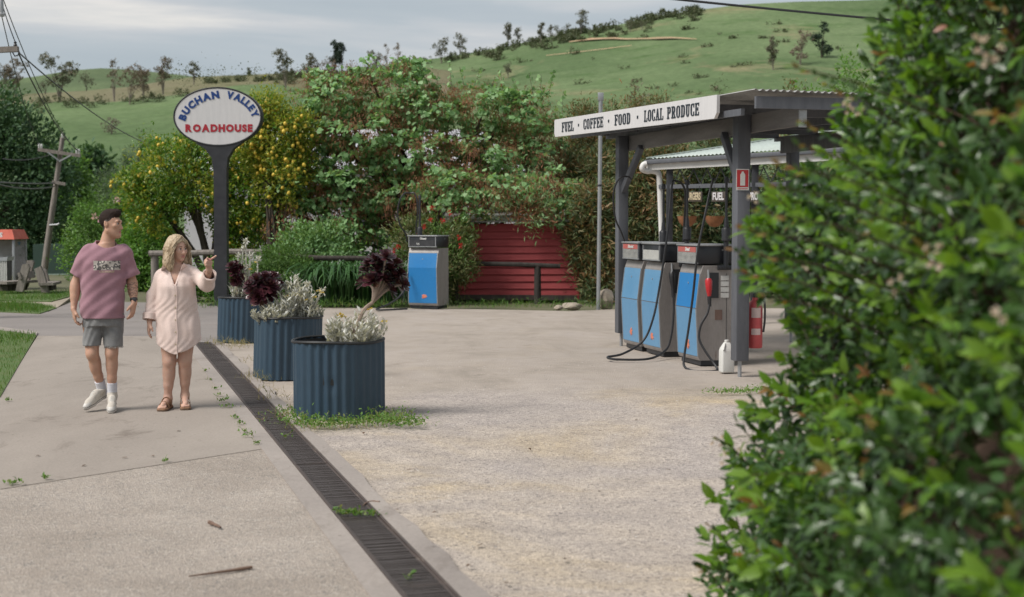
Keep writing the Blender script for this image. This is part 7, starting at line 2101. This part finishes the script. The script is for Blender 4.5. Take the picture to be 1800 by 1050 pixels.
# pointing hand: knuckles forward, index finger out to the right
pw = w2; pk = ww(718, 318, -.335)
F.cone(pw, pk, .027, .030, .02); F.ell(ww(718, 312, -.34), (.040, .030, .040), .015)
F.chain([ww(727, 303, -.345), ww(739, 293, -.365), ww(756, 282, -.385)], [.0105, .0095, .0080], .006)
for i, (x, y) in enumerate(((710, 306), (706, 314), (708, 322))):
    F.chain([ww(724, y + 4, -.355), ww(x + 3, y + 1, -.385), ww(x, y + 4, -.372), ww(x + 8, y + 8, -.360)], [.0105, .0105, .010, .009], .004)
F.chain([ww(713, 318, -.34), ww(711, 303, -.36), ww(716, 291, -.375)], [.013, .0115, .009], .008)
k1_, a1_ = ww(521, 775, -.02), ww(511, 945, .01)
k2_, a2_ = ww(596, 772, -.015), ww(592, 935, .05)
for (h, k, a) in ((ww(516, 640, .01), k1_, a1_), (ww(604, 640, .01), k2_, a2_)):
    F.cone(h, k, .088, .062, .03)
    F.cone(k, k * .35 + a * .65, .056, .044, .03); F.cone(k * .35 + a * .65, a, .044, .034, .02)
    F.ell(k * .70 + a * .30 + np.array([0, .02, 0]), (.058, .058, .11), .03)
    F.ell(k + np.array([0, -.036, 0]), (.036, .026, .04), .02)
def foot(F, ankle, toe_c, ln=.20):
    a = np.array(ankle); tc = np.array(toe_c)
    heel = a + (a - tc) * np.array([.22, .22, 0]); heel[2] = tc[2] + .012
    F.cone(a, heel + np.array([0, 0, .012]), .036, .032, .03); F.cone(a + np.array([0, -.01, -.02]), tc + np.array([0, 0, .018]), .036, .026, .03)
    d = tc - heel; d[2] = 0; d /= np.linalg.norm(d); s = np.array([-d[1], d[0], 0])
    for i, b in enumerate((-.032, -.017, -.002, .013, .028)):
        q = tc + s * b
        F.cone(q + np.array([0, 0, .012]), q + d * (.040 - .006 * abs(i - 1.2)) + np.array([0, 0, .004]), .0125, .0095, .006)
ft1, ft2 = ww(492, 980, -.17), ww(598, 966, -.11)
ft1[2] = .032; ft2[2] = .034
foot(F, a1_, ft1); foot(F, a2_, ft2)
def wom_mat(c):
    v = np.zeros(len(c)); r_ = (c - hc2) @ R2 / .93
    v[(np.abs(r_[:, 0]) < .021) & (r_[:, 1] < -.084) & (r_[:, 2] < -.054) & (r_[:, 2] > -.077)] = 1
    return v
link('body', F.mesh('body', [SK['f'], M['lip']], 2, wom_mat), None, wom)
face_bits(wom, P2, R2, .93, surf('light_brown_brow', (0.16, 0.09, 0.055), rough=.8), (.25, -1, .05))
# hair: cap plus wavy locks to the shoulders
H = Field(hc2 - np.array([.22, .22, .26]), hc2 + np.array([.24, .22, .18]), .0048)
Rl = [list(r) for r in R2]
H.ell(P2(0, .026, .044), np.array((.090, .106, .092)), .01, Rl)
for s in (-1, 1):
    H.cone(P2(s * .072, .022, .03), P2(s * .098, .012, -.12), .034, .048, .04)
    H.cone(P2(s * .098, .012, -.12), P2(s * .105, -.015, -.185), .046, .028, .03)
H.cone(P2(0, .085, .0), P2(0, .088, -.15), .060, .062, .05); H.cone(P2(-.05, .075, -.02), P2(-.06, .075, -.16), .05, .045, .05); H.cone(P2(.05, .075, -.02), P2(.06, .075, -.16), .05, .045, .05)
H.ell(P2(0, -.085, -.030), (.068, .085, .098), .012, Rl, '-')
H.ell(P2(0, -.11, -.12), (.075, .075, .12), .012, Rl, '-')
H.ripple(lambda X, Y, Z: np.sin(X * 150 + 4 * np.sin(Z * 34)) * np.cos(Y * 140 + 4 * np.sin(Z * 30 + 1)) + .5 * np.sin(X * 330 + Y * 260 + 5 * np.sin(Z * 40)), .0042)
hair = link('hair', H.mesh('hair', M['hair_blonde'], 1), None, wom)
mb = MB(); r2 = random.Random(3)
for i in range(150):
    s = r2.choice((-1, 1)); f = r2.random(); a = r2.uniform(-.25, 1.0)
    root = P2(s * .010 * r2.random(), -.055 + .07 * r2.random(), .128 + .006 * r2.random())
    mid = P2(s * (.080 + .014 * r2.random()), -.045 + .10 * a, .03 + .03 * r2.random())
    m2 = P2(s * (.100 + .025 * r2.random()), -.040 + .11 * a, -.07)
    end = P2(s * (.098 + .04 * r2.random()), -.045 + .12 * a, -.165 - .055 * r2.random())
    pts = spline([root, mid, m2, end], 7)
    ph = r2.uniform(0, 6); am = .010
    pts = [p + Vector((math.sin(ph + k * .75) * am * min(1, k / 8), math.cos(ph + k * .75) * am * min(1, k / 8), 0)) for k, p in enumerate(pts)]
    mb.tube(pts, [.0055 * (1 - .6 * k / len(pts)) for k in range(len(pts))], 4)
tag(mb.build('locks', M['hair_blonde'], hair), kind='stuff')
# linen shirt dress
S = Field((-.36, -.40, .40), (.46, .26, 1.36), .0055)
S.loft([(.44, .025, .005, .150, .150), (.52, .025, .005, .185, .150), (.64, .025, .005, .212, .155), (.74, .018, .005, .210, .155), (.90, .012, .005, .192, .145), (1.02, .008, -.005, .183, .145), (1.12, .006, -.012, .183, .15), (1.20, .003, -.002, .176, .128), (1.25, .002, .010, .150, .098), (1.285, .001, .016, .110, .085), (1.33, .0, .022, .075, .07)], .03, p=2.2)
S.cone(ww(510, 362, .01), s1 + np.array([.012, 0, -.012]), 0.055, .054, .03); S.cone(s1 + np.array([.012, 0, -.012]), e1, .054, .056, .03); S.cone(e1, w1, .058, .058, .03)
S.cone(ww(610, 352, .01), s2 + np.array([-.01, 0, -.01]), .055, .056, .03); S.cone(s2 + np.array([-.01, 0, -.01]), e2 + np.array([0, .01, -.015]), .058, .068, .03)
cu2 = ww(722, 368, -.245)
S.cone(e2 + np.array([0, .01, -.015]), cu2, .076, .058, .03)
def lin(X, Y, Z):
    return (np.sin(X * 31 + 3 * np.sin(Z * 5.3 + 1) + 2.5 * np.sin(Z * 11)) * .9 * np.clip((1.2 - Z) * 2.2, .25, 1.2) + np.sin(Z * 29 + 5 * np.sin(X * 9 + 1) + X * 31) * .35 * np.abs(np.sin(Z * 4 + X * 7)) + .25 * np.sin(X * 88 - Z * 47 + 4 * np.sin(Z * 17)))
S.ripple(lin, .0062)
S.shell(.012)
# curved shirt-tail hem: lowest in front and back, lifted at the sides
sl_, X, Y, Z = S.sub((-.24, -.4, .38), (.29, .3, .80))
hem = .508 + .62 * np.clip(np.abs(X - .02) - .03, 0, .3) ** 1.5 * 2.1 + 0 * Y + .018 * (X > .02)
S.comb(sl_, (hem - Z) + 0 * S.f[sl_], .01, '&')
S.plane(w1 + (e1 - w1) * .10, w1 - e1, (-.36, -.3, .6), (-.19, .3, 1.0))
S.plane(cu2, cu2 - e2, (.25, -.40, 1.12), (.46, -.12, 1.40))
# open neck: deep V
S.ell(ww(556, 325, -.02), (.070, .10, .055), .01, None, '-')
sl_, X, Y, Z = S.sub((-.2, -.4, 1.10), (.2, .02, 1.36))
vz = (Z - 1.135) * .34
S.comb(sl_, np.maximum(np.abs(X - .0) - np.clip(vz, 0, .07) - 0 * Y, np.maximum(1.135 - Z, Y + .02)) + 0 * S.f[sl_], .01, '-')
M['linen'] = cloth('pale_pink_linen', (0.74, 0.60, 0.55), (0.67, 0.53, 0.475), scale=9)
dme = S.mesh('shirt_dress', M['linen'], 1)
dr_o = link('shirt_dress', dme, None, wom)
bv = BVHTree.FromPolygons([v_.co[:] for v_ in dme.vertices], [p.vertices[:] for p in dme.polygons])
def front(x, z, lift=.004):
    h = bv.ray_cast(Vector((x, -.6, z)), Vector((0, 1, 0)))[0]
    return Vector((x, (h.y if h else -.14) - lift, z))
zs = np.linspace(1.12, .53, 26)
MB().tube([front(.016 + .004 * math.sin(z * 20), z, .001) for z in zs], .0045, 5).build('placket', M['linen'], dr_o)
for z in (1.04, .93, .82, .71, .60):
    p = front(.004, z, .003); MB().lathe([(0, -.002), (.007, -.002), (.007, .002), (0, .003)], 10, T=Matrix.Translation(p) @ Matrix.Rotation(PI / 2, 4, 'X')).build('button', M['cream'], dr_o)
# collar: two turned-back lapels
for s, pts in ((-1, ((497, 330), (488, 352), (512, 356), (552, 420), (558, 398), (530, 345))), (1, ((598, 318), (612, 332), (592, 345), (560, 418), (556, 398), (578, 345)))):
    mb = MB(); vs = []
    for (x, y) in pts:
        q = ww(x, y); p = front(q[0], q[2], .010); p.y = min(p.y, -.02); vs.append(p)
    n = len(vs); bk = [v_ + Vector((0, .006, 0)) for v_ in vs]
    mb.add(vs + bk, [tuple(range(n)), tuple(reversed(range(n, 2 * n)))] + [(i, i + n, (i + 1) % n + n, (i + 1) % n) for i in range(n)])
    mb.build('collar', M['linen'], dr_o, smooth=False)
# cuffs
for a, b_, r in ((w1 + (e1 - w1) * .10, e1, .064), (cu2, e2, .060)):
    u = Vector(b_ - a).normalized(); T_ = u.to_track_quat('Z', 'Y').to_matrix().to_4x4(); T_.translation = Vector(a)
    mb = MB(); mb.lathe([(r - .004, -.004), (r + .004, -.004), (r + .008, .05), (r + .002, .055)], 26, T=T_, rfun=lambda r_, a_, z_, j: r_ + .003 * math.sin(a_ * 5 + z_ * 60)); mb.f = [f for f in mb.f if len(f) == 4]; mb.m = mb.m[:len(mb.f)]
    mb.build('cuff', M['linen'], dr_o)
# slide sandals
M['sandal'] = surf('tan_suede_sandal', (0.29, 0.16, 0.09), (0.22, 0.115, 0.065), rough=.8, scale=20)
M['cork'] = surf('cork_sole', (0.19, 0.12, 0.075), (0.09, 0.055, 0.04), scale=60, rough=.9)
for a, tc in ((a1_, ft1), (a2_, ft2)):
    heel = a + (a - tc) * np.array([.25, .25, 0]); heel[2] = .017; toe = tc.copy(); toe[2] = .017
    d = toe - heel; d /= np.linalg.norm(d); toe = toe + d * .048; heel = heel - d * .03
    Q = Field(np.minimum(heel, toe) - np.array([.09, .09, .03]), np.maximum(heel, toe) + np.array([.09, .09, .13]), .0045)
    s = np.array([-d[1], d[0], 0])
    for off in (-.018, .018):
        Q.cone(heel + s * off * .6 + d * .03, (heel + toe) / 2 + s * off * .8, .028, .028, .02); Q.cone((heel + toe) / 2 + s * off * .8, toe - d * .035 + s * off, .028, .034, .02)
    sl_, X, Y, Z = Q.sub(np.array([-9, -9, -9]), np.array([9, 9, 9]))
    Q.comb(sl_, np.abs(Z - .017) - .0155 + 0 * Q.f[sl_], .01, '&')
    o = link('sandal', Q.mesh('sandal', [M['sandal'], M['cork']], 1, lambda c: (c[:, 2] < .022).astype(float)), None, wom)
    for f_ in (.40, .66):
        c_ = heel + (toe - heel) * f_
        top_z = .062 + (.040 if f_ < .5 else .012)
        pts = spline([c_ + s * .050 + np.array([0, 0, .012]), c_ + s * .040 + np.array([0, 0, top_z - .028]), c_ + np.array([0, 0, top_z]), c_ - s * .040 + np.array([0, 0, top_z - .028]), c_ - s * .050 + np.array([0, 0, .012])], 5)
        mb = MB(); vs = []
        for p in pts:
            for e in (-.021, .021): vs.append(Vector(p) + Vector(d) * e)
        mb.add(vs, [(2 * i, 2 * i + 1, 2 * i + 3, 2 * i + 2) for i in range(len(pts) - 1)])
        st = mb.build('strap', M['sandal'], o); m_ = st.modifiers.new('t', 'SOLIDIFY'); m_.thickness = .005

man.scale = (.94, .94, 1.0)
wom.scale = (.95, .95, 1.0)
# ================================================================== FOREGROUND HEDGE
hg = thing('hedge', 'glossy green hedge filling the right side with a few white blossoms', 'hedge', (1.6, 4.0, 0))
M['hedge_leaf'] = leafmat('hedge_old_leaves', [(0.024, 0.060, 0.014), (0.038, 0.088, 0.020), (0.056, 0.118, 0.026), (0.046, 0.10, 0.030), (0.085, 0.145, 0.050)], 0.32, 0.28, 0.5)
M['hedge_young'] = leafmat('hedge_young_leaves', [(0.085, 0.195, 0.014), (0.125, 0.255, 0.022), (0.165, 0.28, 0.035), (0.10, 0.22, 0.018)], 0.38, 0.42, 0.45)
M['hedge_tip'] = leafmat('hedge_bronze_tips', [(0.22, 0.10, 0.035), (0.26, 0.15, 0.05), (0.18, 0.16, 0.04), (0.30, 0.11, 0.06)], 0.4, 0.35, 0.5)
M['blossom'] = leafmat('hedge_blossom', [(0.55, 0.50, 0.40), (0.60, 0.54, 0.47), (0.50, 0.36, 0.26)], 0.6, 0.3)
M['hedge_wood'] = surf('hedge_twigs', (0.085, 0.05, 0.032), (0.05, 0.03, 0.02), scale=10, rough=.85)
def face_x(Y, z):
    "how far the hedge face stands to the right of the camera line at depth Y and height z"
    b = np.interp(z, [-.2, .2, .6, 1.0, 1.25, 1.55, 1.8, 2.05, 2.35, 2.6, 3.0], [.66, .68, .74, .86, .99, .98, 1.06, 1.22, 1.30, 1.45, 1.7])
    w_ = .07 * math.sin(Y * 2.1 + z * 3.3) + .05 * math.sin(Y * 4.7 - z * 5.1 + 1) + .05 * math.sin(z * 7.3 + Y)
    return b + w_ + max(0, (3.0 - Y)) * .04
# leafy shoots on twigs along the hedge face
hs_pos, hs_ax, hs_fc, hs_mi, hs_sz = [], [], [], [], []
mbt = MB()
nsh = 1900
r3 = random.Random(11)
for i in range(nsh):
    Yh = 2.1 + (r3.random() ** .8) * 4.1
    z = r3.uniform(-.05, 3.0)
    # keep only shoots that could be seen
    depth = abs(r3.gauss(0, .16))
    x = face_x(Yh, z) + depth
    if Yh > 5.6: x += (Yh - 5.6) * .8
    nx = Vector((-1, -.35 - (.9 if Yh > 5.0 else 0) * 0, .25)).normalized()
    d = (nx + Vector((r3.gauss(0, .35), r3.gauss(0, .35), .45 + r3.gauss(0, .35)))).normalized()
    tip = Vector((x, Yh, z)); root = tip - d * .22
    if i % 2 == 0: mbt.tube([root - d * .1, tip], [.0045, .002], 4)
    kind = r3.random()
    young = kind < .30
    nl = r3.randint(9, 13)
    for k in range(nl):
        f = k / (nl - 1)
        p = root.lerp(tip, .25 + .75 * f)
        a = k * 2.4 + r3.random()
        u = d.orthogonal().normalized(); v_ = d.cross(u)
        rad = u * math.cos(a) + v_ * math.sin(a)
        ax = (rad * (1.15 - .65 * f) + d * (.45 + .7 * f) + Vector((0, 0, -.15)) + Vector((r3.gauss(0, .15), r3.gauss(0, .15), r3.gauss(0, .15)))).normalized()
        fc = (d * 1.0 - rad * .2 + Vector((r3.gauss(0, .25), r3.gauss(0, .25), .35 + r3.gauss(0, .25)))).normalized()
        hs_pos.append(p); hs_ax.append(ax); hs_fc.append(fc)
        hs_mi.append(1 if (young and f > .35) or r3.random() < .04 else (2 if (kind > .94 and f > .7) or r3.random() < .008 else 0))
        hs_sz.append((.048 + .044 * r3.random() ** 1.5) * (1.0 - .30 * f * (not young)))
# long stray shoots that reach out of the face
for (sx, sy, Ys) in ((1395, 118, 4.0), (1452, 150, 4.2), (1405, 255, 3.9), (1345, 322, 3.7), (1372, 290, 3.6), (1305, 402, 3.9), (1318, 446, 4.2), (1298, 478, 4.4), (1335, 372, 3.5), (1290, 440, 4.6), (1338, 520, 4.4), (1408, 215, 4.4), (1260, 772, 5.2), (1232, 1000, 5.0), (1248, 925, 5.2)):
    tip = at(sx, sy, Ys); root = Vector((face_x(Ys + .2, tip.z - .12) + .12, Ys + .2, tip.z - .14))
    mbt.tube([root, root.lerp(tip, .6) + Vector((0, 0, .02)), tip], [.004, .003, .002], 5)
    d = (tip - root).normalized(); nl = int((tip - root).length / .022) + 4
    for k in range(nl):
        f = k / (nl - 1); a = k * 2.4 + r3.random(); u = d.orthogonal().normalized(); v_ = d.cross(u)
        rad = u * math.cos(a) + v_ * math.sin(a)
        hs_pos.append(root.lerp(tip, f)); hs_ax.append((rad * (1.1 - .7 * f) + d * (.5 + .6 * f)).normalized()); hs_fc.append((d - rad * .2 + Vector((0, 0, .5))).normalized())
        hs_mi.append(2 if f > .8 and k % 2 else (1 if r3.random() < .45 else 0)); hs_sz.append(.050 - .018 * f)
# filler leaves deeper in
for i in range(9000):
    Yh = 2.0 + r3.random() * 4.6; z = r3.uniform(-.1, 3.0)
    x = face_x(Yh, z) + .18 + abs(r3.gauss(0, .22)) + (max(0, Yh - 5.6) * .8)
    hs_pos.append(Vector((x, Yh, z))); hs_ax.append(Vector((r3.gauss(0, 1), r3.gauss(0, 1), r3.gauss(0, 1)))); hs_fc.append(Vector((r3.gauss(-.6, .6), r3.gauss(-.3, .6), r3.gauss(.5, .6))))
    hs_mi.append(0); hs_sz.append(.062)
hp = np.array(hs_pos); ha = np.array(hs_ax); hf = np.array(hs_fc); hm = np.array(hs_mi); hz_ = np.array(hs_sz)
# the leaves that show largest become parts of their own, the rest one part
px_ = 900 + FPX * hp[:, 0] / hp[:, 1]; py_ = 390 - FPX * (hp[:, 2] - CAM_H) / hp[:, 1]
front_ = np.array([p[0] - face_x(p[1], p[2]) for p in hp])
score = hz_ / hp[:, 1] - (front_ > .10) * 1.0 - ((px_ > 1790) | (py_ < 5) | (py_ > 1045)) * 1.0
big = np.argsort(-score)[:240]
rest = np.ones(len(hp), bool); rest[big] = False
HM = [M['hedge_leaf'], M['hedge_young'], M['hedge_tip']]
tag(link('foliage', leaf_mesh('foliage', 'oval', hp[rest], ha[rest], hf[rest], hz_[rest], HM, hm[rest], width=1.08), None, hg, world=True), kind='stuff')
one = {}
for k in range(3):
    for j in range(5):
        one[k, j] = leaf_mesh('leaf', 'oval', np.zeros((1, 3)), np.array([[0, 1., 0]]), np.array([[0, 0, 1.]]), 1.0, HM[k], width=1.0 + .05 * j)
        # islands of different meshes share a random value, so vary tone by slightly different geometry only
for i in big:
    yv = Vector(ha[i]).normalized(); zv = Vector(hf[i]); zv = (zv - yv * zv.dot(yv)).normalized(); xv = yv.cross(zv)
    o = bpy.data.objects.new('leaf', one[int(hm[i]), i % 5]); o.parent = hg; o.matrix_parent_inverse = mw(hg).inverted()
    o.matrix_basis = Matrix.Translation(Vector(hp[i])) @ Matrix((xv, yv, zv)).transposed().to_4x4() @ Matrix.Scale(float(hz_[i]), 4)
    C.objects.link(o)
# solid dark sheet added in place of interior shade; stops daylight showing through
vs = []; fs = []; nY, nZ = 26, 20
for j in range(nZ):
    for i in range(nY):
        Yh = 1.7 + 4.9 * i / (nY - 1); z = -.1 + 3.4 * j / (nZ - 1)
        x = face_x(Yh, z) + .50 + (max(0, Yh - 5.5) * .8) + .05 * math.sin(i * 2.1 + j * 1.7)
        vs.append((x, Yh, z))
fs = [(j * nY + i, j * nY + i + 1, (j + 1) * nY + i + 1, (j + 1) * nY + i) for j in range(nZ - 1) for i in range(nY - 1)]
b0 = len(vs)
o = MB().add(vs, fs).build('dark_core', M['hedge_wood'], hg, smooth=False, world=True)
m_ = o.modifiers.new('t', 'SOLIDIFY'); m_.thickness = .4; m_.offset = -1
tag(mbt.build('twigs', M['hedge_wood'], hg, world=True), kind='stuff')
for k in range(7):
    Yh = 2.4 + k * .55
    MB().tube(spline([(face_x(Yh, z) + .42 + .04 * math.sin(z * 9 + k), Yh + .1 * math.sin(z * 3 + k), z) for z in (-.05, .8, 1.6, 2.3)], 4), .02, 6).build('stem', M['hedge_wood'], hg, world=True)
# blossoms
for (x, y, Yh) in ((1735, 85, 3.0), (1745, 92, 3.0), (1722, 100, 3.0), (1488, 190, 4.3), (1500, 196, 4.3), (1490, 178, 4.2), (1415, 460, 4.7), (1635, 455, 3.6), (1640, 462, 3.6), (1575, 505, 3.7), (1540, 100, 4.0), (1330, 350, 5.2), (1760, 560, 2.9), (1265, 775, 5.4), (1285, 800, 5.4)):
    q = at(x, y, Yh); xf = face_x(q.y, q.z) - .03
    c = np.array([xf, Yh * (xf / q.x if abs(q.x) > 1e-6 else 1), 0]); c[2] = CAM_H + (q.z - CAM_H) * c[1] / Yh
    for j in range(3):
        nn = 7; d = rvec(nn) * .8 + np.array([-.6, -.7, .3])
        cc = c + rng.normal(size=3) * .016
        link('blossom', leaf_mesh('blossom', 'quad', np.tile(cc, (nn, 1)), d, rvec(nn) * .4 + np.array([-.6, -.6, .5]), .015, M['blossom']), None, hg, world=True)
